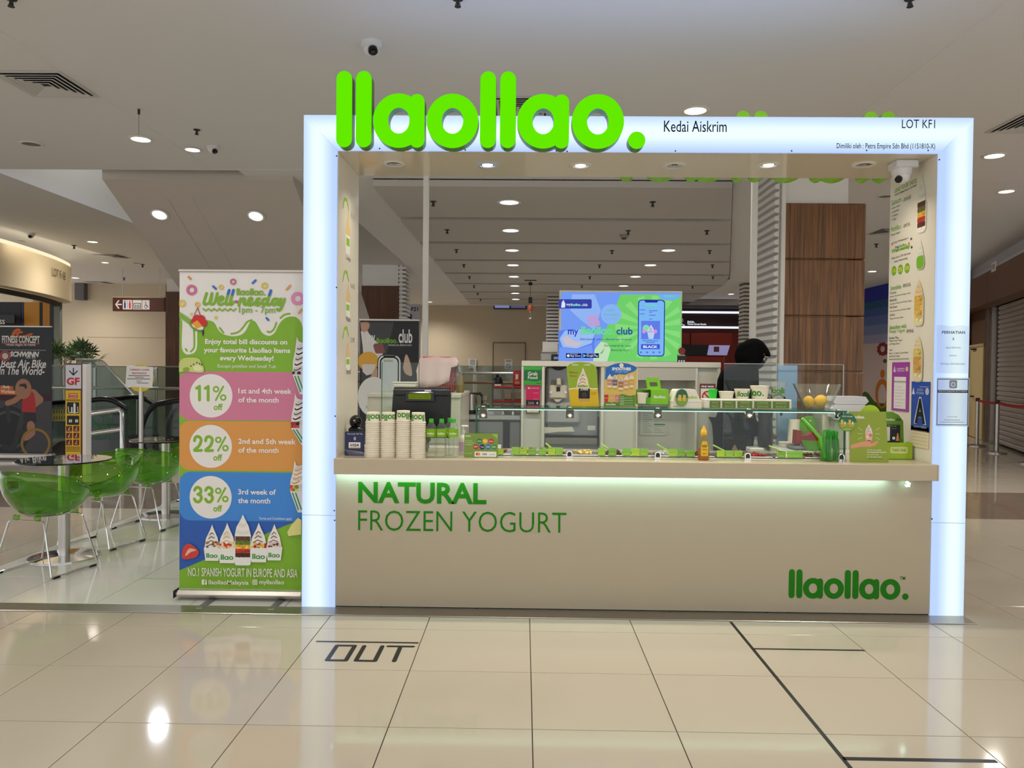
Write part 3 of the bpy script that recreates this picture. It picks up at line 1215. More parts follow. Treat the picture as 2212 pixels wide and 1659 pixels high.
def belt(a, c, par, label):
    t = thing('queue_belt', label, 'belt', (0, 0, 0))
    vs, fs = [], []
    n = 10
    for k in range(n + 1):
        f = k / n
        p = a.lerp(c, f)
        z = .965 - .10 * f * (1 - f) * 4 * .35
        vs += [(p.x, p.y, z - .025), (p.x, p.y, z + .025), (p.x + .004, p.y + .004, z + .025), (p.x + .004, p.y + .004, z - .025)]
    for k in range(n):
        for q in range(4):
            fs.append((k * 4 + q, k * 4 + (q + 1) % 4, k * 4 + 4 + (q + 1) % 4, k * 4 + 4 + q))
    MB().add(vs, fs).build('webbing', M('belt_red', (168, 26, 34), .6), t, 0)


belt(q1, q2, None, 'red retractable belt between the two shutter queue posts')
belt(q2, q3, None, 'red retractable belt running on to the picture edge')
# ================================================================== THE KIOSK
KX0, KX1, KZ, KIX0, KIX1, KIZ, KD = 0.0, 4.087, 3.05, .207, 3.885, 2.835, .62


class Print:
    """flat coloured print on the front plane of a part; one mesh per colour, later shapes lie over earlier ones"""

    def __init__(s, parent, y0=-.0006, step=.00003, rough=.5, emit=0.0, clip=None):
        s.p, s.y, s.st, s.d, s.r, s.e, s.c = parent, y0, min(step, .00003), {}, rough, emit, clip

    def mb(s, c):
        s.y -= s.st
        return s.d.setdefault(c, MB())

    def poly(s, c, pts):
        s.mb(c).flat(pts, s.y)
        return s

    def rect(s, c, x0, z0, x1, z1):
        return s.poly(c, rect(x0, z0, x1, z1))

    def rrect(s, c, x0, z0, x1, z1, r):
        return s.poly(c, rrect(x0, z0, x1, z1, r))

    def ell(s, c, cx, cz, rx, rz=None, n=24):
        return s.poly(c, ell(cx, cz, rx, rz, n))

    def ring(s, c, cx, cz, r, ri, n=24):
        m_ = s.mb(c)
        flatring(m_, ell(cx, cz, r, None, n), ell(cx, cz, ri, None, n), s.y)
        return s

    def line(s, c, x0, z0, x1, z1, w):
        return s.poly(c, stadium(x0, z0, x1, z1, w, 4))

    def path(s, c, pts, w):
        m_ = s.mb(c)
        for a, b_ in zip(pts, pts[1:]):
            s.y -= .000008
            m_.flat(stadium(a[0], a[1], b_[0], b_[1], w, 4), s.y)
        return s

    def text(s, c, t, x, z, h=None, w=None, **k):
        m_ = s.mb(c)
        put_text(m_, t, x, z, h, w, y=s.y, **k)
        return s

    def logo(s, c, x, z, width, n=14):
        logo_flat(s.mb(c), x, z, width, s.y, n=n)
        return s

    def done(s, name='print'):
        for c, m_ in s.d.items():
            if s.c:
                m_.v = [(min(max(u, s.c[0]), s.c[1]), y, v) for u, y, v in m_.v]
            nm = 'print_%d_%d_%d_%s' % (*c, s.e or '')
            mat = lampmat(nm, c, s.e) if s.e else M(nm + str(s.r), c, s.r)
            o_ = m_.build(name, mat, s.p, 0)
            if len(m_.f) > 1:
                o_['kind'] = 'stuff'


def swirl(pr, cx, z0, w, h, cream=(238, 234, 226), sauce=None, n=5):
    """soft ice swirl: stacked shrinking folds ending in a tip"""
    pr.poly(cream, [(cx - w * .5, z0), (cx + w * .5, z0), (cx + w * .36, z0 + h * .45), (cx + w * .12, z0 + h * .8), (cx, z0 + h), (cx - w * .12, z0 + h * .78), (cx - w * .4, z0 + h * .4)])
    for k in range(n):
        f = k / n
        r = w * .5 * (1 - f) ** .8
        pr.ell(tuple(int(v * (1 - .05 * (k % 2))) for v in cream), cx + w * .02 * (-1) ** k, z0 + h * .85 * f, r, h * .13, 16)
    if sauce:
        for k in range(4):
            f = .05 + .2 * k
            r = w * .42 * (1 - f)
            pr.path(sauce, [(cx - r, z0 + h * f * .85), (cx - r * .2, z0 + h * (f * .85 + .1)), (cx + r * .7, z0 + h * (f * .85 + .03))], w * .05)


def tub(pr, cx, z0, w, h, text='llao', top=((160, 110, 70), (120, 70, 40)), sauce=None):
    """printed paper tub with a swirl"""
    ht = h * .36
    swirl(pr, cx, z0 + ht, w * .92, h - ht, sauce=sauce)
    random.seed(int(cx * 1000) % 97)
    for k in range(14):
        c = top[k % len(top)]
        pr.ell(c, cx + random.uniform(-.44, .44) * w, z0 + ht + random.uniform(.0, .16) * h, w * random.uniform(.05, .1), None, 8)
    pr.poly((236, 234, 228), [(cx - w * .40, z0), (cx + w * .40, z0), (cx + w * .5, z0 + ht), (cx - w * .5, z0 + ht)])
    m_ = pr.mb((60, 150, 62))
    k = w * .7
    t = MB()
    for ch, x in (('l', 0), ('l', .258), ('a', .485), ('o', 1.192)):
        if ch == 'l':
            t.flat(stadium(x + .104, .104, x + .104, .896, .206, 4), pr.y)
        else:
            flatring(t, ell(x + .341, .352, .341, .355, 12), ell(x + .341, .352, .142, .17, 12), pr.y)
            if ch == 'a':
                t.flat(stadium(x + .58, .1, x + .58, .6, .2, 4), pr.y - .0001)
    m_.add([(cx - k / 2 + u / 1.874 * k, y, z0 + ht * .22 + v / 1.874 * k * .8) for u, y, v in t.v], t.f)


# ---- frame of light panels
def lightbox_mat(name, axis, c0, c1):
    """acrylic over tubes: brighter along the tube in the middle of the panel"""
    mt = bpy.data.materials.new(name)
    mt.use_nodes = True
    nt = mt.node_tree
    nt.nodes.clear()
    out = nt.nodes.new('ShaderNodeOutputMaterial')
    e = nt.nodes.new('ShaderNodeEmission')
    gl = nt.nodes.new('ShaderNodeBsdfGlossy')
    gl.inputs['Roughness'].default_value = .06
    tc = nt.nodes.new('ShaderNodeTexCoord')
    sp = nt.nodes.new('ShaderNodeSeparateXYZ')
    nt.links.new(tc.outputs['Object'], sp.inputs[0])
    mr = nt.nodes.new('ShaderNodeMapRange')
    mr.inputs['From Min'].default_value = c0
    mr.inputs['From Max'].default_value = c1
    mr.inputs['To Min'].default_value = -1
    mr.inputs['To Max'].default_value = 1
    nt.links.new(sp.outputs[axis], mr.inputs['Value'])
    a = nt.nodes.new('ShaderNodeMath')
    a.operation = 'ABSOLUTE'
    nt.links.new(mr.outputs[0], a.inputs[0])
    cr = nt.nodes.new('ShaderNodeValToRGB')
    cr.color_ramp.elements[0].position = .15
    cr.color_ramp.elements[0].color = (*lin((232, 252, 255)), 1)
    cr.color_ramp.elements[1].position = .95
    cr.color_ramp.elements[1].color = (*lin((180, 205, 250)), 1)
    nt.links.new(a.outputs[0], cr.inputs[0])
    nt.links.new(cr.outputs[0], e.inputs[0])
    e.inputs[1].default_value = 1.05
    lw = nt.nodes.new('ShaderNodeFresnel')
    mx = nt.nodes.new('ShaderNodeMixShader')
    nt.links.new(lw.outputs[0], mx.inputs[0])
    nt.links.new(e.outputs[0], mx.inputs[1])
    nt.links.new(gl.outputs[0], mx.inputs[2])
    nt.links.new(mx.outputs[0], out.inputs[0])
    return mt


kf = thing('kiosk_frame', 'white portal frame of the kiosk with glowing light panels', 'kiosk frame', (0, 0, 0))
LBL = lightbox_mat('light_panel_left', 'X', -.02, .19)
LBT = lightbox_mat('light_panel_top', 'Z', KIZ - .0, KZ + .02)
LBR = lightbox_mat('light_panel_right', 'X', KIX1 + .03, KX1 + .03)
MB().prism([(0, .006), (KIX0, .006), (KIX0, KIZ), (0, KZ)], 0, .02).build('light_panel', LBL, kf, 0)
MB().prism([(0.0015, KZ), (KIX0 + .0015, KIZ), (KIX1 - .0015, KIZ), (KX1 - .0015, KZ)], 0, .02).build('light_panel', LBT, kf, 0)
MB().prism([(KIX1, .006), (KX1, .006), (KX1, KZ), (KIX1, KIZ)], 0, .02).build('light_panel', LBR, kf, 0)
MB().box(0, KIX0, .02, KD, 0, KZ).build('post_box', GLOSSW, kf, 0)
MB().box(KIX1, KX1, .02, KD, 0, KZ).build('post_box', GLOSSW, kf, 0)
SOFF = M('soffit_laminate', (224, 212, 190), .06, noise=.01)
MB().box(KIX0, KIX1, .02, KD, KIZ, KZ).build('header_box', SOFF, kf, 0)
MB().box(KIX0, KIX1, .04, KD - .04, KZ + .0005, KZ + .006).build('top_diffuser', lampmat('top_glow', (190, 210, 255), 1.6), kf, 0)
for x0, x1 in ((0, KIX0), (KIX1, KX1)):
    z_ = at(690, 1113, 0).z
    MB().box(x0 + .001, x1 - .001, -.0008, .0, z_ - .0012, z_ + .0012).build('seam', M('seam_grey', (150, 170, 215), .5), kf, 0)
pr = MB()
NAVY = lambda: M('navy_vinyl', (14, 16, 66), .8, spec=.1)
a0, a1 = at(1434, 285, 0), at(1570, 261, 0)
put_text(pr, 'Kedai Aiskrim', a0.x, a0.z, w=a1.x - a0.x, h=a1.z - a0.z, y=-.001, off=.004)
a0, a1 = at(1948, 277, 0), at(2020, 258.5, 0)
put_text(pr, 'LOT KF1', a0.x, a0.z, w=a1.x - a0.x, h=a1.z - a0.z, y=-.001)
pr.build('lettering', NAVY(), kf, 0)
a0, a1 = at(1807, 324, 0), at(2020, 310, 0)
put_text(MB(), 'Dimiliki oleh : Petra Empire Sdn Bhd (1151810-X)', a0.x, a0.z, w=a1.x - a0.x, h=a1.z - a0.z, y=-.001, off=.008).build('lettering', M('navy_vinyl', (1, 1, 1)), kf, 0)
scr = MB().lathe([(0, 0), (.005, 0), (.004, .003), (0, .004)], 10).mesh('screw', DARK)
for x, y in ((820, 321), (1005, 324), (1202, 326), (1225, 327), (1459, 326), (1710, 326), (1872, 325), (2005, 325), (727, 337), (727, 621), (724, 899), (722, 1103), (723, 1124), (2029, 345), (2013, 1121)):
    p = at(x, y, 0)
    o = bpy.data.objects.new('screw', scr)
    COL.objects.link(o)
    o.parent = kf
    o.location = p
    o.rotation_euler = (RAD(90), 0, 0)
# lamps in the frame soffit (parts of the frame)
FL = lampmat('spot_filament', (255, 246, 226), 9.0)
FD = M('spot_dim', (210, 200, 184), .2, .6)
for k, (x, y, lit) in enumerate(((851, 353, 0), (1053, 356, 1), (1254, 357, 1), (1457, 357, 0), (1660, 356, 1), (1866, 355, 0))):
    p = atz(x, y, KIZ)
    g = MB().lathe([(.048, .002), (.074, .002), (.075, -.004), (.066, -.009), (.05, -.007), (.048, .002)], 22).build('spot_ring', WHITE if k != 1 else M('spot_ring_grey', (190, 200, 224), .3), kf, loc=p)
    MB().lathe([(.05, -.003), (.035, -.0015), (0, -.0015)], 20).build('spot_bowl', CHROME, g)
    MB().ball((.0, 0, -.004), .034 if lit else .02, 14, 8, sz=.12).build('spot_lens', FL if lit else FD, g)
    lamp('light', 'SPOT', p + Vector((0, 0, -.02)), 44 if lit else 15, (1, .92, .79), kf, .04, 130, 1.0)
# dome camera hung in the corner of the frame
o = thing('wall_camera', 'white dome camera on a box under the kiosk header beside the menu', 'camera', atz(1948, 349, KIZ), 0)
CW = M('camera_white', (1, 1, 1))
MB().cbox(-.06, .08, -.06, .06, -.05, -.0005, .006).build('mount_box', CW, o)
MB().lathe([(0, -.05), (.062, -.05), (.062, -.07), (.054, -.09), (0, -.09)], 20, (-.0, 0, 0)).build('collar', CW, o)
MB().ball((0, 0, -.09), .053, 18, 12).build('eyeball', CW, o)
MB().cyl((-.02, -.02, -.105), (-.038, -.036, -.125), .022, 14).build('lens', BLACK, o)

# ---- printed menu on the inner face of the frame
mn = MB().box(0, KD - .03, -.001, 0, .95, KIZ - .002).build('menu_panel', M('menu_white', (232, 224, 206), .16), kf, 0)
mn.location = (KIX1, KD, 0)
mn.rotation_euler = (0, 0, RAD(-90))


def mr(px, py):
    p = atx(px, py, KIX1)
    return KD - p.y, p.z


pr = Print(mn, -.0015)
G_, K_ = (112, 172, 44), (60, 56, 52)


def mline(c, s_, xa, ya, xb, h, off=.0, shear=0):
    """a line of menu text from pixel xa to xb with its foot at ya (left end) and height h pixels"""
    u0, z0 = mr(xa, ya)
    u1, _ = mr(xb, ya)
    _, z1 = mr(xa, ya - h)
    pr.text(c, s_, u0, z0, h=z1 - z0, w=u1 - u0, off=off, shear=shear)


mline(G_, 'LEAD YOUR TASTE', 1933, 417, 1980, 9, .02)
mline(K_, 'ALWAYS COMBINATIONS AS YOU WANT', 1933, 424, 1980, 4, .01)
mline(G_, 'Sanum', 1926, 445, 1947, 12, .01)
mline(K_, '- RM18.45', 1950, 437, 1968, 8)
for k, s_ in enumerate(('Frozen Yogurt', '+ 3 Fresh Fruits', '+ 2 Crunches', '+ 1 Sauce')):
    mline(K_, s_, 1926, 454 + 8 * k, 1945 - 3 * k, 5)
mline(G_, 'Petitllao', 1925, 502, 1947, 11, .01)
mline(K_, '- RM7.45', 1950, 494, 1966, 8)
mline(K_, 'Frozen Yogurt', 1925, 512, 1945, 6)
mline(K_, 'Every Wednesday is', 1931, 528, 1963, 6)
mline(G_, 'llaollao', 1943, 535, 1958, 6, .03)
mline(G_, 'Well-nesday', 1927, 550, 1967, 11, .05, .2)
mline(K_, 'Enjoy up to 33% discount', 1927, 562, 1967, 6)
mline(K_, 'every Wednesday', 1932, 569, 1961, 6)
for k, (x, y, s_) in enumerate(((1931.5, 585, '11%'), (1945.5, 582, '22%'), (1960, 579, '33%'))):
    u, z_ = mr(x, y)
    pr.ell(G_, u, z_, .034, .033)
    pr.text((240, 220, 40), s_, u, z_, w=.05, h=.026, align='c', valign='m', off=.02)
for x, y, c in ((1928, 527, (220, 120, 50)), (1964, 526, (230, 120, 60)), (1936, 534, (230, 110, 60)), (1940, 534, (60, 110, 200)), (1969, 516, (90, 90, 90)), (1970, 534, (60, 60, 140))):
    u, z_ = mr(x, y)
    pr.ell(c, u, z_, .012, .009, 10)
mline(G_, 'Smoothies', 1924, 628, 1947, 10, .01)
mline(K_, '- RM15.45', 1949, 622, 1967, 8)
for k, (s_, e_) in enumerate((('Coconut:', 1937), ('Banana, Chocolate and Frozen Yogurt', 1968), ('Barbarella:', 1938), ('Strawberry, Banana and Frozen Yogurt', 1970), ('Red Queen:', 1939),
                              ('Fruits of the Forest and Frozen Yogurt', 1968), ('Golden:', 1934), ('Mango and Frozen Yogurt', 1952))):
    mline(K_, s_, 1923, 636 + 7.9 * k, e_, 5.5 if k % 2 == 0 else 4.5)
mline(G_, 'Smoothies with', 1922, 712, 1958, 9, .01)
mline(G_, 'Frozen Yogurt', 1922, 722, 1955, 9, .01)
mline(K_, '- RM19.45', 1957, 720, 1974, 8)
for k, (s_, e_) in enumerate((('Golden Plus:', 1942), ('Mango, Frozen Yogurt', 1950), ('and Mango Sauce', 1944), ('', 0), ('Split:', 1929), ('Banana, Creamy Caramel Sauce', 1963), ('and Frozen Yogurt', 1945))):
    if s_:
        mline(K_, s_, 1921.5, 733 + 6.6 * k, e_, 5)
u0, z0 = mr(1921, 777)
u1, _ = mr(1964, 777)
pr.rect((150, 140, 126), u0, z0, u1, z0 + .006)


def glassful(xa, ya, xb, yb, layers, swirlh, cream=(222, 220, 204), cup=None):
    u0, z0 = mr(xa, yb)
    u1, z1 = mr(xb, ya)
    w_ = u1 - u0
    cx = (u0 + u1) / 2
    zt = z0 + (z1 - z0) * (1 - swirlh)
    swirl(pr, cx, zt, w_ * .9, z1 - zt, cream)
    pr.rrect((196, 186, 164), u0 + .006, z0 - .006, u1 + .008, zt, w_ * .3)
    pr.rrect(layers[0] if cup is None else cup, u0, z0, u1, zt, w_ * .28)
    n = len(layers)
    if n > 1:
        h_ = (zt - z0) * .96
        for k, c in enumerate(layers):
            if c:
                a = z0 + h_ * (k / n) + (w_ * .12 if k == 0 else 0)
                pr.rrect(c, u0 + w_ * .06, a, u1 - w_ * .06, z0 + h_ * (k + 1) / n, .008)
                random.seed(k)
                for q in range(7):
                    f = random.uniform(.75, 1.2)
                    pr.ell(tuple(min(255, int(v * f)) for v in c), u0 + w_ * random.uniform(.15, .85), a + h_ / n * random.uniform(.15, .85), w_ * .1, h_ / n * .16, 8)


glassful(1981, 371, 2003, 505, [(232, 228, 216), (92, 44, 26), (176, 50, 30), (222, 170, 40), (96, 96, 40), (80, 44, 28)], .45)
glassful(1981, 516, 1998, 582, [(118, 178, 44)], .55)
glassful(1975, 601, 1997, 704, [(226, 214, 160), (218, 178, 90), (216, 172, 78), (214, 168, 72)], .32, (226, 196, 150))
glassful(1973, 723, 1995, 823, [(222, 210, 164), (206, 158, 86), (204, 154, 82), (220, 196, 110)], .26, (228, 208, 170))
pr.done()
# faint price cones on the opposite inner face
ml = MB().box(0, KD - .03, -.001, 0, .95, KIZ - .002).build('menu_panel', M('menu_white', (1, 1, 1)), kf, 0)
ml.location = (KIX0, 0.03, 0)
ml.rotation_euler = (0, 0, RAD(90))


def mlp(px, py):
    p = atx(px, py, KIX0)
    return p.y - .03, p.z


pr = Print(ml, -.0015)
for (y0_, y1_, s_, pce, ty) in ((435, 550, 'Large', '18.45', 565), (592, 685, 'Medium', '16.45', 695), (714, 800, 'Small', '12.45', 808)):
    ua, za = mlp(745, y0_)
    pr.path((150, 196, 70), [(ua - .06, za - .05), (ua - .02, za + .01), (ua + .05, za + .02), (ua + .1, za - .03)], .022)
    pr.text((150, 140, 120), pce, ua + .16, za - .07, w=.12, h=.035)
    ub, zb = mlp(751, y1_)
    _, zt_ = mlp(751, y0_ + 22)
    pr.poly((226, 196, 130), [(ub - .06, zb + (zt_ - zb) * .45), (ub + .07, zb + (zt_ - zb) * .45), (ub + .01, zt_), (ub, zt_)])
    pr.rect((238, 234, 222), ub - .06, zb, ub + .06, zb + (zt_ - zb) * .45)
    pr.rect((140, 196, 50), ub - .045, zb + (zt_ - zb) * .2, ub + .045, zb + (zt_ - zb) * .38)
    uc, zc = mlp(752, ty)
    pr.text((110, 104, 92), s_, uc, zc, w=.13, h=.035, align='c')
pr.done()


# ---- big green letters
GF = lampmat('letter_face_green', (96, 226, 0), 1.0)
GS = M('letter_side_green', (74, 132, 24), .35)
GB = M('letter_green_back', (140, 206, 30), .35)


def letter_sign(name, label, x0, y0, z0, width, depth, mirror, face, side):
    k = width / LOGO_W
    t = thing(name, label, 'sign', (x0, y0, z0))
    for ch, x in LOGO:
        xx = x * k if not mirror else -x * k
        s_ = -1 if mirror else 1
        n = 44

        def outl():
            if ch == 'l':
                yield ('s', [(s_ * u * k, v * k) for u, v in stadium(.104, .104, .104, .896, .206, 14)])
            elif ch in 'ao':
                yield ('r', [(s_ * u * k, v * k) for u, v in ell(.341, .352, .341, .355, n)], [(s_ * u * k, v * k) for u, v in ell(.341, .352, .142, .17, n)])
                if ch == 'a':
                    yield ('s', [(s_ * u * k, v * k) for u, v in stadium(.58, .1, .58, .6, .2, 14)])
            else:
                yield ('s', [(s_ * u * k, v * k) for u, v in ell(.112, .11, .112, None, 28)])
        body, fc = MB(), MB()
        for q, sh_ in enumerate(outl()):
            e = .0004 * q
            if sh_[0] == 's':
                body.prism(sh_[1], .004, depth)
                fc.prism(sh_[1], -e, .004)
            else:
                body.ringprism(sh_[1], sh_[2], .004, depth)
                fc.ringprism(sh_[1], sh_[2], 0, .004)
        b_ = body.build('letter', side, t, 30, loc=(xx, 0, 0))
        fixn(b_)
        f_ = fc.build('letter_face', face, b_, 30)
        fixn(f_)
    return t


a0, a1 = at(726, 315, -.085), at(1394, 320, -.085)
letter_sign('letter_sign', 'large glowing green letter sign on the front of the kiosk frame', a0.x, -.085, a0.z - .008, a1.x - a0.x, .084, False, GF, GS)
a0 = at(1926, 392, .66)
letter_sign('rear_letter_sign', 'green letter sign on the back of the kiosk, its tops and feet showing', a0.x, KD + .001, a0.z + .01, 1.875, .14, True, GB, GB)

# ---- counter
fcn = thing('serving_counter', 'beige fronted serving counter with green lettering', 'counter', (0, 0, 0))
CFR = M('counter_front', (176, 163, 140), .33, noise=.012, nscale=4)
MB().box(KIX0 + .001, KIX1 - .001, .008, .60, .012, .8612).build("body", CFR, fcn, 0)
MB().box(KIX0 + .001, KIX1 - .001, .03, .6, .0, .012).build('plinth', DARK, fcn, 0)
VG = M('vinyl_green', (30, 116, 12), .6, spec=.2)
t1 = MB()
a0, a1 = at(773, 1087, 0), at(1051, 1044, 0)
put_text(t1, 'NATURAL', a0.x, a0.z, w=a1.x - a0.x, h=a1.z - a0.z, y=.0068, off=.03)
t1.build('lettering', VG, fcn, 0)
t1 = MB()
a0, a1 = at(773, 1147, 0), at(1224, 1107, 0)
put_text(t1, 'FROZEN YOGURT', a0.x, a0.z + .002, w=a1.x - a0.x, h=a1.z - a0.z - .004, y=.0068, off=-.008)
t1.build('lettering', VG, fcn, 0)
a0, a1 = at(1704, 1293, 0), at(1964, 1296, 0)
t1 = logo_flat(MB(), a0.x, a0.z, a1.x - a0.x, .0066, n=40)
a0, a1 = at(1945, 1253, 0), at(1957, 1246, 0)
put_text(t1, 'TM', a0.x, a0.z, w=a1.x - a0.x, h=a1.z - a0.z, y=.0066, off=.01)
t1.build('logo', VG, fcn, 0)
LED = lampmat('led_strip', (196, 255, 236), 6.0)
ls = MB()
x_ = KIX0 + .03
while x_ < 3.60:
    ls.box(x_, x_ + .011, -.035, -.028, .857, .8605)
    x_ += .024
ls.build('light_strip', LED, fcn, 0)['kind'] = 'stuff'
lamp('light', 'AREA', (1.9, -.031, .855), 5.0, (.5, .97, 1), fcn, 3.4, rot=(0, 0, 0), size_y=.012)
p = at(1961, 1046, -.03)
ld = MB()
for k in range(9):
    ld.ball((p.x + .012 * sin(k * 2.1), -.03 + .006 * cos(k * 1.7), p.z + .012 * cos(k * 1.3)), .006, 8, 6)
ld.build('loose_led_end', LED, fcn)
wt = thing('worktop', 'thick beige worktop slab of the kiosk counter', 'worktop', (0, 0, 0))
MB().cbox(KIX0 + .001, 3.884, -.05, .66, .8615, .94, .004).build('slab', M('worktop_white', (186, 172, 146), .22, noise=.01), wt, 0)
MB().cbox(KIX0 + .001, 3.884, -.0502, -.037, .842, .938, .002).build('fascia', M('worktop_white', (1, 1, 1)), wt, 0)
MB().cbox(3.8842, 3.896, -.05, -.004, .842, .94, .003).build('slab_end', M('worktop_white', (1, 1, 1)), wt, 0)

# notices taped on the glowing post
def backlit(name):
    if name in MATS:
        return MATS[name]
    mt = bpy.data.materials.new(name)
    mt.use_nodes = True
    nt = mt.node_tree
    nt.nodes.clear()
    out = nt.nodes.new('ShaderNodeOutputMaterial')
    d = nt.nodes.new('ShaderNodeBsdfDiffuse')
    tl = nt.nodes.new('ShaderNodeBsdfTranslucent')
    d.inputs[0].default_value = (.6, .6, .6, 1)
    tl.inputs[0].default_value = (.72, .72, .74, 1)
    mx = nt.nodes.new('ShaderNodeMixShader')
    mx.inputs[0].default_value = .8
    nt.links.new(d.outputs[0], mx.inputs[1])
    nt.links.new(tl.outputs[0], mx.inputs[2])
    tp = nt.nodes.new('ShaderNodeBsdfTransparent')
    m2 = nt.nodes.new('ShaderNodeMixShader')
    m2.inputs[0].default_value = .45
    nt.links.new(tp.outputs[0], m2.inputs[1])
    nt.links.new(mx.outputs[0], m2.inputs[2])
    nt.links.new(m2.outputs[0], out.inputs[0])
    MATS[name] = mt
    return mt


BP = backlit('translucent_paper')
a0, a1 = at(2021, 806, 0), at(2094, 704, 0)
t = thing('notice_paper', 'white social distancing notice taped high on the glowing post', 'notice', (a0.x, -.003, a0.z))
W_, H_ = a1.x - a0.x, a1.z - a0.z
vs, fs = [], []
for k in range(9):
    f = k / 8
    vs += [(W_ * f, -.002 * sin(f * 9) ** 2, 0), (W_ * f, -.003 * sin(f * 7) ** 2, H_ + .004 * sin(f * 11))]
for k in range(8):
    fs.append((2 * k, 2 * k + 2, 2 * k + 3, 2 * k + 1))
MB().add(vs, fs).build('sheet', BP, t)
pr = Print(t, -.0045)
INK = (30, 40, 90)
for s_, z_, w_, h_, o_ in (('PERHATIAN', .86, .70, .055, .02), ('X', .725, .07, .05, .02), ('SILA PATUHI', .55, .44, .032, 0), ('JARAK', .38, .23, .032, 0), ('SOCIAL DISTANCING', .21, .74, .032, 0)):
    pr.text(INK, s_, W_ / 2, H_ * (z_ - .03), w=W_ * w_, h=H_ * h_ * 1.1, align='c', off=o_)
pr.done('lettering')
a0, a1 = at(2021, 921, 0), at(2094, 816, 0)
t = thing('check_in_notice', 'check in notice with dark border on the glowing post above the counter', 'notice', (a0.x, -.003, a0.z), )
W_, H_ = a1.x - a0.x, a1.z - a0.z
MB().box(0, W_, 0, .001, 0, H_).build('sheet', BP, t, 0)
pr = Print(t, -.0008)
NV = (14, 18, 48)
for r_ in ((.0, .03, .985, .042), (0, .96, .985, .975)):
    pr.rect(NV, W_ * .02, H_ * r_[1], W_ * .96, H_ * r_[3])
for x_ in (.02, .945):
    pr.rect(NV, W_ * x_, H_ * .03, W_ * (x_ + .018), H_ * .975)
pr.rect(NV, W_ * .02, H_ * .69, W_ * .96, H_ * .745)
pr.text((230, 232, 240), 'SCAN WITH MYSEJAHTERA APP TO CHECK IN', W_ * .49, H_ * .718, w=W_ * .86, h=H_ * .025, align='c', valign='m', off=.02)
pr.rrect((128, 140, 160), W_ * .38, H_ * .78, W_ * .62, H_ * .95, W_ * .05)
pr.ring((210, 218, 230), W_ * .5, H_ * .86, W_ * .07, W_ * .045)
pr.text((90, 100, 130), 'CHECK IN HERE', W_ * .49, H_ * .19, w=W_ * .3, h=H_ * .02, align='c')
pr.text((90, 100, 130), 'PLEASE KEEP YOUR DISTANCE', W_ * .49, H_ * .12, w=W_ * .5, h=H_ * .02, align='c') if False else None
pr.rect((150, 160, 190), W_ * .24, H_ * .13, W_ * .74, H_ * .142)
pr.rect((150, 160, 190), W_ * .14, H_ * .085, W_ * .84, H_ * .097)
pr.done()

# rear goal posts
for x, l in ((919.5, 'slim white post standing behind the cash desk'), (1627, 'slim white post standing behind the worker, lit along one edge')):
    p = at(x, 600, 2.0)
    t = thing('support_post', l, 'post', (p.x, 2.0, 0))
    MB().cbox(-.024, .024, -.024, .024, .0, 3.3, .003).build('shaft', WHITE, t, 0)
    MB().cbox(-.06, .06, -.06, .06, 0, .02, .004).build('foot_plate', STEEL, t, 0)

# ---- tape marks on the floor
TAPE = M('black_tape', (20, 22, 24), .35)


def tape(x0, y0, x1, y1, label):
    o = MB().box(min(x0, x1), max(x0, x1), min(y0, y1), max(y0, y1), .0003, .0009).build('floor_tape', TAPE, None, 0)
    tag(o, label, 'tape', 'queue marks on the floor')


tape(2.610, -2.6, 2.628, -.16, 'long black tape line along a tile joint towards the camera')
tape(2.62, -.61, 3.22, -.592, 'short black tape line across the queue lane near the counter logo')
tape(2.62, -1.785, 3.21, -1.76, 'short black tape line across the queue lane nearest the camera')
tape(.25, -.597, .81, -.578, 'short black tape line above the taped word OUT')
t = thing('taped_word', 'word OUT made of black tape on the floor tiles', 'floor marking', (0, 0, 0))
x0_, x1_, y0_, y1_ = .365, .80, -.855, -.645
cw = (x1_ - x0_) / 3
for k, strokes in enumerate(([((.1, 0), (.1, 1)), ((.1, 1), (.82, 1)), ((.82, 1), (.82, 0)), ((.82, 0), (.1, 0))], [((.12, 1), (.12, .0)), ((.12, 0), (.85, 0)), ((.85, 0), (.85, 1))], [((0, 1), (1, 1)), ((.5, 1), (.5, 0))])):
    lt = MB()
    for (a, b_), (c_, d_) in strokes:
        P_ = stadium(x0_ + cw * (k + a * .92), y0_ + (y1_ - y0_) * b_, x0_ + cw * (k + c_ * .92), y0_ + (y1_ - y0_) * d_, .024, 3)
        lt.prism(P_, .0003, .0010 + .0001 * len(lt.v) / 16, 'z')
    lt.build('letter', TAPE, t, 0)
# ================================================================== ON AND BEHIND THE COUNTER
WTZ = .94


def fr(px0, py0, px1, py1, Y):
    """x, z of the lower corner, width and height of a pixel box on the plane at depth Y"""
    a, c = at(px0, py1, Y), at(px1, py0, Y)
    return a.x, a.z, c.x - a.x, c.z - a.z


# ---- stacks of upturned paper cups
CUPM = M('cup_paper', (240, 230, 208), .5)
r0, r1, ch = .0405, .0440, .064
cupme = MB().lathe([(0, ch), (r0 - .003, ch), (r0, ch + .002), (r1, .006), (r1 + .0042, .0058), (r1 + .0052, .003), (r1 + .0042, .0), (r1 - .0005, 0), (r0 - .0006, ch - .002), (0, ch - .002)], 28).mesh('cup', CUPM)
wrapm = logo_flat(MB(), 0, 0, 1.0, n=18)


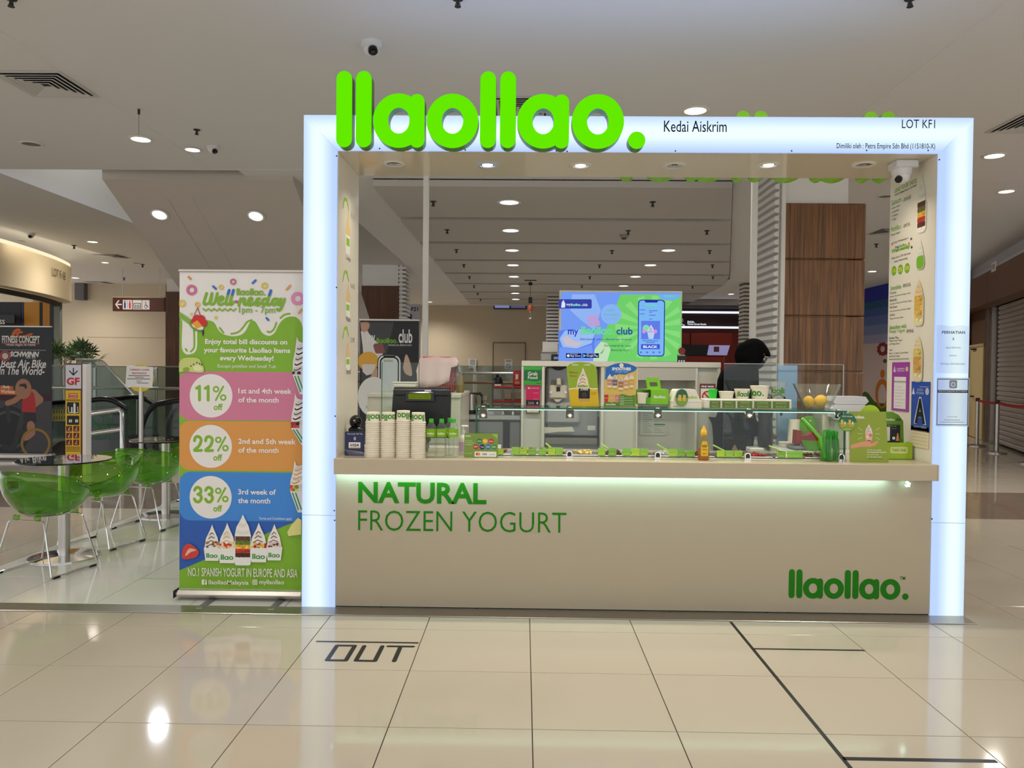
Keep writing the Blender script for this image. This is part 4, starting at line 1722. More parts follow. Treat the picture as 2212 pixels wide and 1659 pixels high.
def wrap_logo(width, height, zc, rad, ang0, flip):
    """logo bent round a tapering cup; rad(z) its radius, ang0 where the logo's middle faces"""
    m_ = MB()
    # subdivide by using many-sided outlines: bend each vertex
    for f in wrapm.f:
        m_.add([wrapm.v[i] for i in f], [tuple(range(len(f)))])
    vs = []
    for u, _, v in m_.v:
        du = (u - .5) * width
        z_ = zc + (v - .123) * LOGO_W * height * (-1 if flip else 1)
        if flip:
            du = -du
        R = rad(z_) + .0005
        a = ang0 + du / R
        vs.append((R * cos(a), R * sin(a), z_))
    m_.v = vs
    return m_


LG = M('cup_logo_green', (70, 142, 40), .5)
crad = lambda z_: r1 + (r0 - r1) * z_ / ch
groups = ['by the blue card', 'second from the card', 'third from the card', 'by the bottles']
for s_, (pxc, ytop, rot) in enumerate(((805.5, 888, -.35), (838.5, 888.6, -.1), (871, 885.5, .9), (903, 888.6, -.75))):
    p = at(pxc, 985, .055)
    n = 20 if s_ != 2 else 21
    for k in range(n):
        o = bpy.data.objects.new('paper_cup', cupme)
        COL.objects.link(o)
        o.location = (p.x + random.uniform(-.0006, .0006), .055 + random.uniform(-.0006, .0006), WTZ + .0002 + k * .0113)
        nth = n - 1 - k
        tag(o, ('topmost upturned paper cup with logo, in the stack ' if nth == 0 else 'upturned paper cup, %s from the top, in the stack ' % ORD[nth]) + groups[s_], 'cup', 'upturned paper cups stacked on the counter')
        if nth == 0:
            wrap_logo(.172, .172 / LOGO_W, .033, crad, -pi / 2 + rot, True).build('logo', LG, o, 0)

# ---- card stand and scanner
x, z, w_, h_ = fr(746, 931, 788, 983, .12)
t = thing('card_stand', 'dark blue card payment stand at the end of the counter', 'sign', (x + w_ / 2, .10, WTZ), .06, rx=-.12)
MB().prism(rrect(-w_ / 2, 0.0, w_ / 2, h_ * .99, .008), 0, .006).build('board', M('navy_card', (20, 26, 74), .35), t, 0)
pr = Print(t)
pr.text((220, 222, 236), 'Tap to pay with Visa', 0, h_ * .85, w=w_ * .8, align='c', off=.01)
for k in range(3):
    r_ = .008 + .005 * k
    pr.path((230, 232, 240), [(-.012 + r_ * cos(a), h_ * .70 + r_ * sin(a)) for a in (-.7, -.35, 0, .35, .7)], .0022)
pr.rrect((236, 234, 230), -w_ * .3, h_ * .3, w_ * .3, h_ * .55, .003)
pr.rect((196, 150, 60), -w_ * .29, h_ * .3, w_ * .29, h_ * .335)
pr.text((24, 34, 110), 'VISA', 0, h_ * .375, w=w_ * .44, h=h_ * .11, align='c', off=.03, shear=.25)
for k in range(9):
    pr.line((206, 208, 224), -w_ * .48 + k * .012, h_ * (.26 - .012 * k), -w_ * .2 + k * .016, h_ * .03, .0012)
pr.done()
MB().prism([(0, .0), (.07, 0), (.006, h_ * .8)], -.02, .02, 'x').build('strut', M('navy_card', (1, 1, 1)), t, 0)
x, z, w_, h_ = fr(754, 907, 782, 932, .25)
t = thing('scanner', 'black domed barcode scanner behind the card stand', 'scanner', (x + w_ / 2, .25, WTZ))
MB().lathe([(0, 0), (.045, 0), (.045, .012), (.02, .02), (.014, .1), (0, .1)], 20).build('stand', BLACK, t)
MB().ball((0, 0, .205), .042, 20, 12, sx=.95, sz=1.05).build('head', M('gloss_black', (16, 15, 14), .12), t)
MB().cbox(-.042, .042, -.03, .03, .10, .172, .012).build('cradle', BLACK, t)
MB().ball((0.0, -.04, .215), .006, 8, 6).build('led', M('scanner_led', (200, 190, 180), .3), t)

# ---- water bottles
WAT = glassmat('bottle_plastic', (250, 253, 251), refl=1.6, body=.07, bodycol=(235, 240, 238))
LBG = glassmat('bottle_label', (190, 232, 90), body=.85, bodycol=(172, 222, 50), refl=.6)
CAPG = M('cap_green', (58, 176, 46), .4)


def bottle(px, Y, label):
    p = at(px, 985, Y)
    t = thing('water_bottle', label, 'bottle', (p.x, Y, WTZ + .0003))
    prof = [(0, 0), (.026, 0), (.031, .004)]
    for k in range(7):
        z0 = .010 + k * .0155
        prof += [(.0315, z0), (.0318, z0 + .009), (.0288, z0 + .0125)]
    prof += [(.0318, .125), (.0318, .178), (.030, .19), (.022, .206), (.0128, .216), (.0128, .222)]
    MB().lathe(prof, 26).build('body', WAT, t)
    MB().lathe([(.0322, .128), (.0322, .176)], 26).build('label_sleeve', LBG, t)
    MB().lathe([(0, .241), (.0138, .241), (.0146, .238), (.0146, .222), (.0155, .221), (.0155, .217), (0, .217)], 20).build('cap', CAPG, t)
    m_ = MB()
    for f in wrapm.f:
        m_.add([wrapm.v[i] for i in f], [tuple(range(len(f)))])
    vs = []
    for u, _, v in m_.v:
        a = -pi / 2 + (u - .5) * .05 / .0325
        vs.append((.0327 * cos(a), .0327 * sin(a), .145 + v * .05))
    m_.v = vs
    m_.build('logo', PWHITE, t, 0)
    return t


bottle(931, .075, 'clear water bottle with green label nearest the paper cups')
bottle(953.5, .075, 'clear water bottle with green label, middle of the front three')
bottle(979, .08, 'clear water bottle with green label nearest the pump bottle')
bottle(971, .17, 'clear water bottle standing half hidden behind the front three')

x, z, w_, h_ = fr(992, 935, 1010, 980, .22)
t = thing('pump_bottle', 'white lotion pump bottle behind the payment sign', 'bottle', (x + w_ / 2 - .002, .22, WTZ + .0003))
PW = M('pump_white', (232, 226, 214), .35)
MB().lathe([(0, 0), (.025, 0), (.027, .004), (.027, .10), (.022, .12), (.012, .132), (0, .132)], 20).build('body', PW, t)
MB().lathe([(0, .132), (.013, .132), (.013, .158), (.005, .162), (.005, .18), (0, .18)], 16).build('pump_neck', PW, t)
MB().cbox(-.012, .034, -.010, .010, .178, .192, .004).build('nozzle', PW, t)
MB().lathe([(.0274, .025), (.0274, .085)], 20).build('label', M('pump_label', (214, 176, 200), .5), t)

# ---- payment methods sign
x, z, w_, h_ = fr(1003, 934, 1076, 985, .10)
t = thing('payment_sign', 'green acrylic sign showing accepted e-wallets on the counter', 'sign', (x, .075, WTZ + .0003), -.02, rx=-.10)
OLV = (118, 148, 44)
h_ *= 1.0
MB().prism(rrect(0, 0, w_, h_, .006), 0, .004).build('board', M('olive_card', OLV, .3), t, 0)
MB().prism([(0, .0), (.06, 0), (.006, h_ * .7)], w_ * .45, w_ * .55, 'x').build('strut', M('olive_card', (1, 1, 1)), t, 0)
pr = Print(t)
pr.poly((160, 190, 70), [(w_ * .8, h_ * .985), (w_ * .985, h_ * .985), (w_ * .985, h_ * .78)])
pr.logo((236, 236, 226), w_ * .03, h_ * .86, w_ * .17)
for k, s_ in enumerate(('We accept', 'the following', 'e-wallets:')):
    pr.text((226, 230, 206), s_, w_ * .03, h_ * (.66 - .075 * k), w=w_ * (.2 + .05 * (k == 1)), h=h_ * .05)
pr.text((226, 230, 206), 'or pay with', w_ * .03, h_ * .14, w=w_ * .2, h=h_ * .05)
cc = [((.45, .68), (46, 120, 70), 'Grab'), ((.62, .68), (232, 176, 30), 'may'), ((.80, .68), (200, 40, 40), 'boost'), ((.35, .44), (190, 40, 44), 'pay'), ((.535, .44), (30, 40, 96), 'Touch'), ((.715, .44), (44, 110, 190), 'pay'), ((.89, .44), (60, 140, 60), 'pay')]
for (fx, fz), c, s_ in cc:
    pr.ell(c, w_ * fx, h_ * fz, h_ * .108)
    pr.text((240, 240, 236), s_, w_ * fx, h_ * fz, w=h_ * .14, h=h_ * .055, align='c', valign='m', off=.02)
pr.rrect((236, 232, 222), w_ * .31, h_ * .03, w_ * .96, h_ * .25, .005)
pr.ell((210, 60, 40), w_ * .39, h_ * .145, h_ * .06)
pr.ell((228, 150, 60), w_ * .44, h_ * .145, h_ * .06)
pr.text((120, 34, 30), 'VISA', w_ * .61, h_ * .10, w=w_ * .14, h=h_ * .085, align='c', off=.03, shear=.2)
pr.text((110, 100, 90), 'cards', w_ * .84, h_ * .11, w=w_ * .16, h=h_ * .06, align='c')
pr.done()

# ---- cash terminal
x, z, w_, h_ = fr(848, 838, 976, 925, .36)
t = thing('cash_terminal', 'black touch cash terminal turned away, with a small green customer display', 'cash register', (x + w_ / 2, .36, WTZ))
zb = z - WTZ
MB().cbox(-.10, .03, .0, .16, .0, .06, .012).build('base', BLACK, t)
MB().cbox(-.05, .05, .03, .09, .06, .25, .01).build('neck', BLACK, t)
tl = MB()
tl.prism([(-w_ / 2 + .01, zb - .06), (w_ / 2 - .01, zb - .06), (w_ / 2 - .006, zb + h_ * .8), (w_ / 2 - .012, zb + h_), (-w_ / 2 + .012, zb + h_), (-w_ / 2 + .004, zb + h_ * .8), (-w_ / 2 - .004, zb + h_ * .3)], -.02, .03)
tl.build('screen_back', BLACK, t, 0)
MB().cbox(-w_ / 2 + .008, w_ / 2 - .008, -.035, -.018, zb + h_ * .80, zb + h_ * .97, .008).build('top_ridge', M('terminal_grey', (34, 33, 32), .4), t, 0)
dsp = MB().cbox(-w_ * .27, w_ * .22, -.06, -.035, zb + h_ * .66, zb + h_ * .9, .006).build('customer_display', M('gloss_black', (1, 1, 1)), t, 0)
MB().box(-w_ * .21, w_ * .165, -.0612, -.0605, zb + h_ * .725, zb + h_ * .855).build('display_glass', lampmat('lcd_green', (128, 150, 24), .55), dsp, 0)
pr = Print(dsp, -.0618)
for k in range(2):
    pr.text((60, 84, 10), ('WELCOME TO LLAOLLAO', 'HAVE A NICE DAY')[k], -w_ * .19, zb + h_ * (.80 - .055 * k), w=w_ * .33, h=h_ * .035)
pr.done('lettering')
st = MB().box(w_ * .05, w_ * .16, -.0356, -.0352, zb + h_ * .91, zb + h_ * .95).build('sticker', PWHITE, t, 0)
MB().box(w_ * .16, w_ * .24, -.0356, -.0352, zb + h_ * .91, zb + h_ * .95).build('sticker', M('navy_card', (1, 1, 1)), t, 0)
vn = MB()
for k in range(5):
    vn.box(w_ * .36, w_ * .45, -.0215, -.0205, zb + h_ * (.1 + .09 * k), zb + h_ * (.14 + .09 * k))
vn.build('vent', DARK, t, 0)

# ---- glass display over the counter
SZ = 1.246
x0, x1 = at(1026, 885, .10).x, at(1830, 885, .10).x
gd = thing('glass_display', 'clear glass shelf with green edges standing over the topping trays', 'glass shelf', (0, 0, 0))
MB().box(x0, x1, .105, .44, SZ, SZ + .010).build('shelf', GLASS, gd, 0)
ed = MB()
ed.box(x0, x1, .1, .105, SZ, SZ + .010)
ed.build('shelf_edge', GEDGE, gd, 0)
MB().box(x0, x1, .44, .445, SZ, SZ + .010).build('shelf_edge', GEDGE, gd, 0)
for xx in (x0 + .004, x1 - .014):
    MB().box(xx, xx + .010, .115, .43, WTZ + .001, SZ - .0005).build('end_pane', GLASS, gd, 0)
    MB().box(xx, xx + .010, .107, .1148, WTZ + .001, SZ - .0005).build('end_pane_edge', GEDGE, gd, 0)
MB().box(x0 + .02, x1 - .02, .118, .124, WTZ + .045, SZ - .002).build('front_pane', GLASS, gd, 0)
MB().box(x0 + .02, x1 - .02, .126, .131, SZ - .007, SZ - .002).build('light_strip', lampmat('shelf_led', (240, 255, 246), 1.2), gd, 0)
lamp('light', 'AREA', ((x0 + x1) / 2, .134, SZ - .01), 5.5, (.93, 1, .95), gd, x1 - x0 - .1, rot=(RAD(-35), 0, 0), size_y=.02)
for px in (1044, 1231, 1421, 1618, 1812):
    p = at(px, 893, .115)
    bk = MB().cbox(p.x - .025, p.x + .025, .108, .117, p.z - .03, SZ - .001, .002).build('bracket', M('bracket_bronze', (92, 82, 68), .35, .7), gd, 0)
    MB().lathe([(0, .0), (.016, 0), (.016, .006), (.01, .012), (0, .012)], 14).build('knob', CHROME, bk, loc=(p.x, .108, p.z - .012), rot=(RAD(90), 0, 0))
    MB().cbox(p.x - .012, p.x + .012, .115, .14, SZ + .0102, SZ + .018, .002).build('clip', CHROME, gd, 0)
# chrome glass clamps standing on the worktop
for k, px in enumerate((1230, 1421, 1615.5, 1818)):
    p = at(px, 988, .09)
    t = thing('glass_clamp', '%s rounded chrome glass clamp on the counter counting from the payment sign' % ORD[k], 'clamp', (p.x, .09, WTZ + .0003))
    out = [(-.019, 0), (.019, 0)] + [(.019 * cos(a), .028 + .019 * sin(a)) for a in [pi * q / 10 for q in range(11)]]
    MB().prism(out, .0, .03).build('body', CHROME, t, 30)
    inn = [(-.013, .012), (.013, .012)] + [(.013 * cos(a), .028 + .013 * sin(a)) for a in [pi * q / 8 for q in range(9)]]
    MB().prism(inn, -.002, .0).build('face_plate', M('clamp_dark', (60, 54, 50), .3, .6), t, 30)

# ---- topping trays and their price cards
tr = thing('topping_tray', 'steel topping tray set under the glass display', 'tray', (0, 0, 0))
MB().box(x0 + .03, x1 - .03, .16, .42, WTZ + .0005, WTZ + .004).build('rim_plate', STEEL, tr, 0)
wells = MB()
n = 12
ww = (x1 - x0 - .1) / n
cols = [(150, 92, 50), (198, 60, 50), (120, 70, 40), (226, 190, 110), (80, 44, 28), (214, 120, 60), (236, 226, 206), (110, 60, 34), (190, 150, 60), (160, 40, 40), (230, 210, 160), (96, 60, 40)]
for k in range(n):
    a = x0 + .05 + ww * k
    wl = MB().cbox(a + .006, a + ww - .006, .18, .40, WTZ + .0042, WTZ + .012, .003).build('well', M('well_grey', (150, 144, 136), .3, .6), tr, 0)
    hm = MB()
    random.seed(k)
    for q in range(26):
        hm.ball((a + ww * random.uniform(.2, .8), random.uniform(.2, .38), WTZ + .014 + random.uniform(0, .008)), random.uniform(.007, .012), 7, 5)
    o = hm.build('topping', M('topping_%d' % k, cols[k], .55, noise=.2, nscale=60), wl)
    o['kind'] = 'stuff'
    if k % 2 == 0:
        sp = MB().tube([(a + ww * .5, .22, WTZ + .03), (a + ww * .35, .30, WTZ + .045), (a + ww * .2, .40, WTZ + .062)], .006, 8)
        o = sp.build('serving_spoon', M('spoon_lime', (182, 214, 60), .35), None)
        tag(o, 'lime plastic serving spoon, %s from the bottles in the topping trays' % ORD[k // 2], 'spoon', 'serving spoons in the trays')
names = ['almonds', 'granola', 'cookies', 'brownie', 'peanut butter', 'corn flakes', 'white choc', 'biscuit', 'pistachio', 'muesli', 'caramel', 'mango', 'kiwi', 'strawberry', 'banana', 'berries', 'honey', 'dark choc', 'toffee', 'nougat']
cards = [(1076, 1087.6), (1105, 1121.5), (1122.5, 1139), (1141, 1158), (1163.7, 1180), (1183.7, 1199.5), (1200.5, 1216), (1291.5, 1308), (1314.6, 1332), (1345, 1363), (1364.5, 1381.6), (1383, 1400), (1445, 1462.6),
         (1463.7, 1481), (1483.7, 1501), (1549, 1566), (1567.5, 1585), (1586.6, 1604), (1680.7, 1697.7), (1701, 1735)]
cm = [M('card_lime_%d' % k, c, .45) for k, c in enumerate(((166, 200, 28), (150, 190, 34), (126, 180, 44), (142, 186, 50), (118, 164, 44)))]
for k, (a, c) in enumerate(cards):
    Y = .145
    yb = 982.5 if k not in (0,) else 977
    x, z, w_, h_ = fr(a, 964.5 if k < 14 else 967, c, yb, Y)
    t = thing('price_card', '%s small green topping price card from the payment sign along the counter' % ORD[k], 'price card', (x, Y, WTZ + .0003), rx=-.12, group='green topping cards along the counter')
    MB().box(0, w_, 0, .002, .012, .012 + h_ * .92).build('card', cm[(k * 3) % 5], t, 0)
    pr = Print(t)
    pr.text((226, 238, 190), names[k], w_ * .08, .012 + h_ * .2, w=w_ * .7, h=h_ * .08)
    if k in (2, 3, 4):
        pr.ell((190, 40, 40), w_ * .32, .012 + h_ * .8, w_ * .2, h_ * .07)
    if k in (5, 18):
        pr.text((20, 20, 24), 'Jobbie' if k == 5 else 'new', w_ * .05, .012 + h_ * .76, w=w_ * .6, h=h_ * .1, off=.03)
    pr.done()
    MB().prism([(-.006, 0), (.03, 0), (.03, .003), (.004, .004), (.001, .014), (-.004, .014)], -.002, w_ + .002, 'x').build('holder', GLASS, t, 0)

# honey bottle
x, z, w_, h_ = fr(1508, 915, 1532, 989, .075)
t = thing('honey_bottle', 'squeezy honey bottle with yellow nozzle on the counter', 'bottle', (x + w_ / 2, .075, WTZ + .0003))
HON = M('honey', (150, 84, 20), .15, coat=.5)
cl = glassmat('honey_clear', (240, 230, 200), body=.12, bodycol=(220, 200, 160))
H = .212
MB().lathe([(0, 0), (.033, 0), (.035, .004), (.035, .05), (.0335, .072), (0, .072)], 24).build('honey_fill', HON, t)
MB().lathe([(.0345, .072), (.033, .09), (.027, .13), (.022, .150), (.0165, .158)], 24).build('body', cl, t)
MB().lathe([(0, .158), (.0175, .158), (.0185, .162), (.0185, .176), (.016, .182), (.0075, .200), (.006, .2125), (0, .2125)], 20).build('nozzle_cap', M('cap_yellow', (238, 176, 20), .35), t)
lab = [(-.024, .028), (.024, .028), (.022, .09), (.017, .12), (-.017, .12), (-.022, .09)]


def bend(pts, R, off, dens=6):
    n = len(pts)
    m_ = MB()
    out = []
    for k in range(n):
        a, c = pts[k], pts[(k + 1) % n]
        for q in range(dens):
            f = q / dens
            out.append((a[0] + (c[0] - a[0]) * f, a[1] + (c[1] - a[1]) * f))
    # split in columns
    xs = sorted(set(round(-.024 + .048 * k / 12, 5) for k in range(13)))
    vs, fs = [], []
    for xx in xs:
        f = abs(xx) / .024
        top = .12 if abs(xx) < .015 else .12 - (abs(xx) - .015) / .009 * .035
        for zz in (.028, .05, .072, min(.09, top - .001), top):
            R_ = R(zz) + off
            a = -pi / 2 + xx / R_
            vs.append((R_ * cos(a), R_ * sin(a), zz))
    for i in range(len(xs) - 1):
        for j in range(4):
            fs.append((i * 5 + j, (i + 1) * 5 + j, (i + 1) * 5 + j + 1, i * 5 + j + 1))
    return m_.add(vs, fs)


hr = lambda z_: .0352 if z_ < .072 else .0352 - (z_ - .072) * .14
bend(lab, hr, .0006).build('label', M('honey_label', (226, 178, 30), .4), t)
tx = MB()
for s_, zz, hh in (('HONEY', .082, .016), ('100% pure', .064, .008), ('500 g', .038, .008)):
    q = put_text(MB(), s_, 0, zz, w=.034 if hh > .01 else .026, h=hh, align='c', off=.02)
    tx.add([((hr(v) + .0013) * cos(-pi / 2 + u / hr(v)), (hr(v) + .0013) * sin(-pi / 2 + u / hr(v)), v) for u, _, v in q.v], q.f)
tx.build('lettering', M('honey_text', (52, 36, 12), .5), t, 0)

# straw pot
x, z, w_, h_ = fr(1770, 922, 1813, 992, .10)
t = thing('straw_pot', 'green glass pot crowded with green straws', 'straw pot', (x + w_ / 2 + .001, .10, WTZ + .0003))
GP = glassmat('green_pot', (232, 248, 222), body=.05, bodycol=(120, 190, 100))
MB().lathe([(0, .0), (.058, .0), (.06, .004), (.06, .07), (.0555, .12), (.053, .14), (.051, .14), (.055, .07), (.055, .008), (0, .008)], 28).build('glass', GP, t)
random.seed(3)
STR = M('straw_green', (70, 186, 50), .3)
stw = M('straw_green_dark', (40, 146, 36), .3)
for k in range(34):
    a = random.uniform(0, 2 * pi)
    r_ = .047 * math.sqrt(random.uniform(.02, 1))
    b_ = (r_ * cos(a), r_ * sin(a), .008)
    a2 = a + random.uniform(-.5, .5)
    r2_ = min(.049, r_ * random.uniform(.8, 1.05))
    e_ = (r2_ * cos(a2), r2_ * sin(a2), .19 + random.uniform(-.006, .006))
    MB().cyl(b_, e_, .0042, 8).build('straw', STR if k % 2 else stw, t)
MB().tube([(-.03, -.01, .02), (-.06, -.005, .145), (-.11, 0, .20), (-.17, .01, .265)], .009, 10, rs=[.012, .012, .010, .007]).build('long_spoon_handle', M('spoon_green', (104, 190, 60), .3), t)
# round tag on a stick beside it
x, z, w_, h_ = fr(1803, 893, 1843, 931, .06)
t = thing('round_tag', 'round dark green picture tag leaning beside the straw pot', 'sign', (x + w_ / 2 + .015, .045, WTZ))
cz = z + h_ / 2 - WTZ
MB().cyl((.01, .006, 0), (0, .006, cz), .004, 8).build('stick', M('clear_stick', (210, 214, 206), .2), t)
MB().prism(ell(0, cz, w_ / 2, None, 32), 0, .004).build('disc', M('tag_green', (36, 104, 66), .4), t)
pr = Print(t)
rr_ = w_ / 2
pr.poly((128, 160, 50), ell(0, cz, rr_ * .98, None, 20, pi, 2 * pi))
pr.text((230, 236, 226), 'BUDDY with llaollao', 0, cz + rr_ * .6, w=rr_ * 1.1, h=rr_ * .13, align='c', off=.02)
for q in (-.42, .42):
    pr.poly((222, 176, 84), [(q * rr_ - rr_ * .3, cz - rr_ * .2), (q * rr_ - rr_ * .05, cz - rr_ * .25), (q * rr_ - rr_ * .02, cz + rr_ * .3), (q * rr_ - rr_ * .3, cz + rr_ * .28)])
    pr.poly((206, 156, 70), [(q * rr_ - rr_ * .25, cz - rr_ * .3), (q * rr_ + rr_ * .3, cz - rr_ * .18), (q * rr_ + rr_ * .28, cz - rr_ * .4), (q * rr_ - rr_ * .2, cz - rr_ * .5)])
    swirl(pr, q * rr_ + rr_ * .15, cz - rr_ * .16, rr_ * .2, rr_ * .32)
pr.text((240, 236, 226), 'sandwich', 0, cz - rr_ * .8, w=rr_ * .8, h=rr_ * .12, align='c')
pr.done()

# olive poster board and lime topper
x, z, w_, h_ = fr(1834, 889, 1920, 993, .06)
t = thing('poster_board', 'olive green counter board showing a hand holding a yogurt glass', 'sign', (x + .004, .06, WTZ + .0003), 0, rx=-.06)
ho = h_ + .012
MB().prism([(.004, 0), (w_, 0), (w_ - .012, ho), (0, ho)], 0, .005).build('board', M('olive_board', (140, 158, 42), .4), t, 0)
MB().prism([(.004, .0), (.07, 0), (.006, ho * .8)], w_ * .45, w_ * .5, 'x').build('strut', M('olive_board', (1, 1, 1)), t, 0)
pr = Print(t)
pr.logo((242, 240, 228), w_ * .08, ho * .86, w_ * .32)
pr.text((226, 232, 200), 'natural frozen yogurt', w_ * .08, ho * .83, w=w_ * .2, h=ho * .014)
sk = (216, 150, 116)
pr.poly(sk, [(w_ * .03, ho * .26), (w_ * .03, ho * .33), (w_ * .3, ho * .40), (w_ * .5, ho * .41), (w_ * .62, ho * .38), (w_ * .7, ho * .42), (w_ * .74, ho * .41), (w_ * .66, ho * .33), (w_ * .5, ho * .30), (w_ * .3, ho * .30)])
pr.ell((200, 60, 70), w_ * .57, ho * .39, w_ * .02)
swirl(pr, w_ * .5, ho * .58, w_ * .18, ho * .17, (240, 220, 216), (120, 60, 50))
pr.poly((226, 176, 160), [(w_ * .43, ho * .41), (w_ * .57, ho * .41), (w_ * .6, ho * .58), (w_ * .40, ho * .58)])
pr.ell((236, 200, 186), w_ * .46, ho * .5, w_ * .04)
pr.ell((196, 120, 110), w_ * .54, ho * .53, w_ * .04)
pr.ell((120, 70, 60), w_ * .5, ho * .425, w_ * .06, ho * .012)
for sg in (-1, 1):
    for q, (dz, s2) in enumerate(((.1, .05), (.03, 0), (-.04, -.04))):
        cx_ = w_ * (.5 + sg * .17)
        pr.line((226, 232, 190), cx_, ho * (.53 + dz), cx_ + sg * w_ * .11, ho * (.53 + dz + s2), w_ * .008)
for k, (s_, wd) in enumerate((("We're now using", .36), ('biodegradable plastic!', .5), ('Same great taste,', .30), ('but with lesser waste.', .38))):
    pr.text((240, 240, 224), s_, w_ * .45, ho * (.225 - .042 * k - .008 * (k > 1)), w=w_ * wd, h=ho * .028, off=.025 if k < 2 else .0)
pr.text((40, 66, 20), '#llaollaoMalaysia', w_ * .48, ho * .055, w=w_ * .38, h=ho * .018)
pr.done()
x, z, w_, h_ = fr(1858, 873, 1902, 893, .14)
t = thing('round_topper', 'lime half round topper card showing above the olive board', 'sign', (x + w_ / 2, .14, WTZ))
MB().prism([(-w_ / 2, 0), (w_ / 2, 0)] + ell(0, z - WTZ - .008, w_ / 2, w_ / 2 * .98, 20, 0, pi), 0, .003).build('card', M('topper_lime', (176, 206, 30), .4), t, 0)
pr = Print(t)
pr.text((236, 240, 200), 'EARN', -w_ * .08, z - WTZ + h_ * .08, w=w_ * .34, h=h_ * .14, align='c', off=.02)
pr.done('lettering')

# leaflet holder TAKE ONE
x, z, w_, h_ = fr(1914, 890, 1971, 991, .24)
t = thing('leaflet_holder', 'lime cardboard leaflet holder marked TAKE ONE', 'leaflet holder', (x, .24, WTZ + .0003))
LM = M('holder_lime', (158, 192, 34), .45)
HB = M('holder_green', (110, 156, 40), .45)
hb = h_
MB().prism([(0.0, 0), (w_ * .86, 0), (w_ * .80, hb * .8), (w_ * .62, hb * .93), (w_ * .35, hb), (.0, hb)], .05, .056).build('back_board', HB, t, 0)
MB().box(0, w_ * .97, -.02, -.016, .004, hb * .36).build('front_box', LM, t, 0)
MB().box(w_ * .96, w_ * .97, -.0158, .06, .004, hb * .36).build('side_box', LM, t, 0)
MB().box(0, w_ * .96, -.0158, .06, .0, .004).build('base', HB, t, 0)
lf = MB().box(.0, w_ * .62, .03, .046, .01, hb * .72).build('leaflet_pile', PBLACK, t, 0)
pr = Print(lf, .0292)
pr.rect((226, 222, 214), .004, hb * .38, w_ * .22, hb * .68)
pr.text((226, 230, 226), 'my', w_ * .12, hb * .69, w=w_ * .07, h=hb * .02)
pr.logo((120, 176, 40), w_ * .2, hb * .69, w_ * .16)
pr.text((226, 230, 226), '.club', w_ * .37, hb * .69, w=w_ * .1, h=hb * .02)
pr.text((220, 220, 220), 'Get rewards for', w_ * .28, hb * .64, w=w_ * .2, h=hb * .012)
pr.ell((236, 234, 230), w_ * .37, hb * .44, w_ * .06)
pr.poly((214, 150, 100), [(w_ * .45, hb * .38), (w_ * .6, hb * .38), (w_ * .54, hb * .55), (w_ * .51, hb * .55)])
pr.done()
pr = Print(t, .0492)
pr.text((20, 24, 16), 'my', -.0, hb * .80, w=w_ * .1, h=hb * .05, off=.02)
pr.logo((240, 240, 226), w_ * .11, hb * .81, w_ * .36)
pr.text((20, 24, 16), '.club', w_ * .48, hb * .81, w=w_ * .22, h=hb * .055, off=.02)
pr.done('lettering')
pr = Print(t, -.0206)
pr.rrect((214, 222, 140), w_ * .10, hb * .13, w_ * .78, hb * .27, .009)
pr.text((104, 150, 40), 'TAKE ONE', w_ * .44, hb * .17, w=w_ * .54, h=hb * .06, align='c', off=.02)
pr.done('lettering')

# certificates stuck on the inner face of the frame
def on_menu(px0, py0, px1, py1):
    """thing on the menu panel; returns u, z, w, h"""
    u0, z0 = mr(px0, py1)
    u1, z1 = mr(px1, py0)
    return u0, z0, u1 - u0, z1 - z0


def wallcard(name, label, cat, px0, py0, px1, py1, mat, off=.004):
    u0, z0, w_, h_ = on_menu(px0, py0, px1, py1)
    t = thing(name, label, cat, (KIX1 - .003, KD - u0, z0), RAD(-90))
    MB().box(0, w_, -.002, .0, 0, h_).build('card', mat, t, 0)
    return t, w_, h_


t, w_, h_ = wallcard('purple_certificate', 'purple licence folder with white slips on the menu wall', 'certificate', 1927, 782, 1966, 886, M('purple_card', (158, 60, 156), .4))
pr = Print(t, -.0026)
pr.rect((232, 224, 222), w_ * .14, h_ * .05, w_ * .84, h_ * .70)
pr.rect((170, 164, 166), w_ * .14, h_ * .58, w_ * .84, h_ * .62)
for k in range(7):
    pr.rect((196, 190, 190), w_ * .2, h_ * (.1 + .065 * k), w_ * (.6 + .1 * (k % 3)), h_ * (.112 + .065 * k))
pr.text((236, 214, 236), 'LESEN', w_ * .52, h_ * .85, w=w_ * .44, h=h_ * .03, align='c', off=.02)
pr.text((236, 214, 236), 'PERNIAGAAN', w_ * .52, h_ * .81, w=w_ * .44, h=h_ * .025, align='c', off=.02)
pr.poly((226, 200, 226), [(w_ * .08, h_ * .8), (w_ * .24, h_ * .8), (w_ * .16, h_ * .93)])
pr.ell((206, 214, 150), w_ * .88, h_ * .86, w_ * .07, h_ * .05)
pr.done()
t, w_, h_ = wallcard('grade_certificate', 'blue hygiene certificate with a large black letter A', 'certificate', 1969, 825, 2011, 929, M('blue_card', (34, 74, 170), .35))
pr = Print(t, -.0026)
pr.text((214, 222, 236), 'PREMIS MAKANAN', w_ * .7, h_ * .89, w=w_ * .5, h=h_ * .018, align='c')
pr.poly((206, 214, 230), [(w_ * .03, h_ * .74), (w_ * .2, h_ * .74), (w_ * .115, h_ * .88)])
pr.ell((190, 190, 206), w_ * .86, h_ * .81, w_ * .1, h_ * .07)
pr.text((150, 164, 196), 'GRED', w_ * .48, h_ * .81, w=w_ * .36, h=h_ * .05, align='c', off=.02)
pr.text((150, 164, 196), 'PREMIS', w_ * .48, h_ * .745, w=w_ * .42, h=h_ * .05, align='c', off=.02)
pr.text((226, 232, 236), 'A', w_ * .5, h_ * .145, w=w_ * .68, h=h_ * .545, align='c', off=.05)
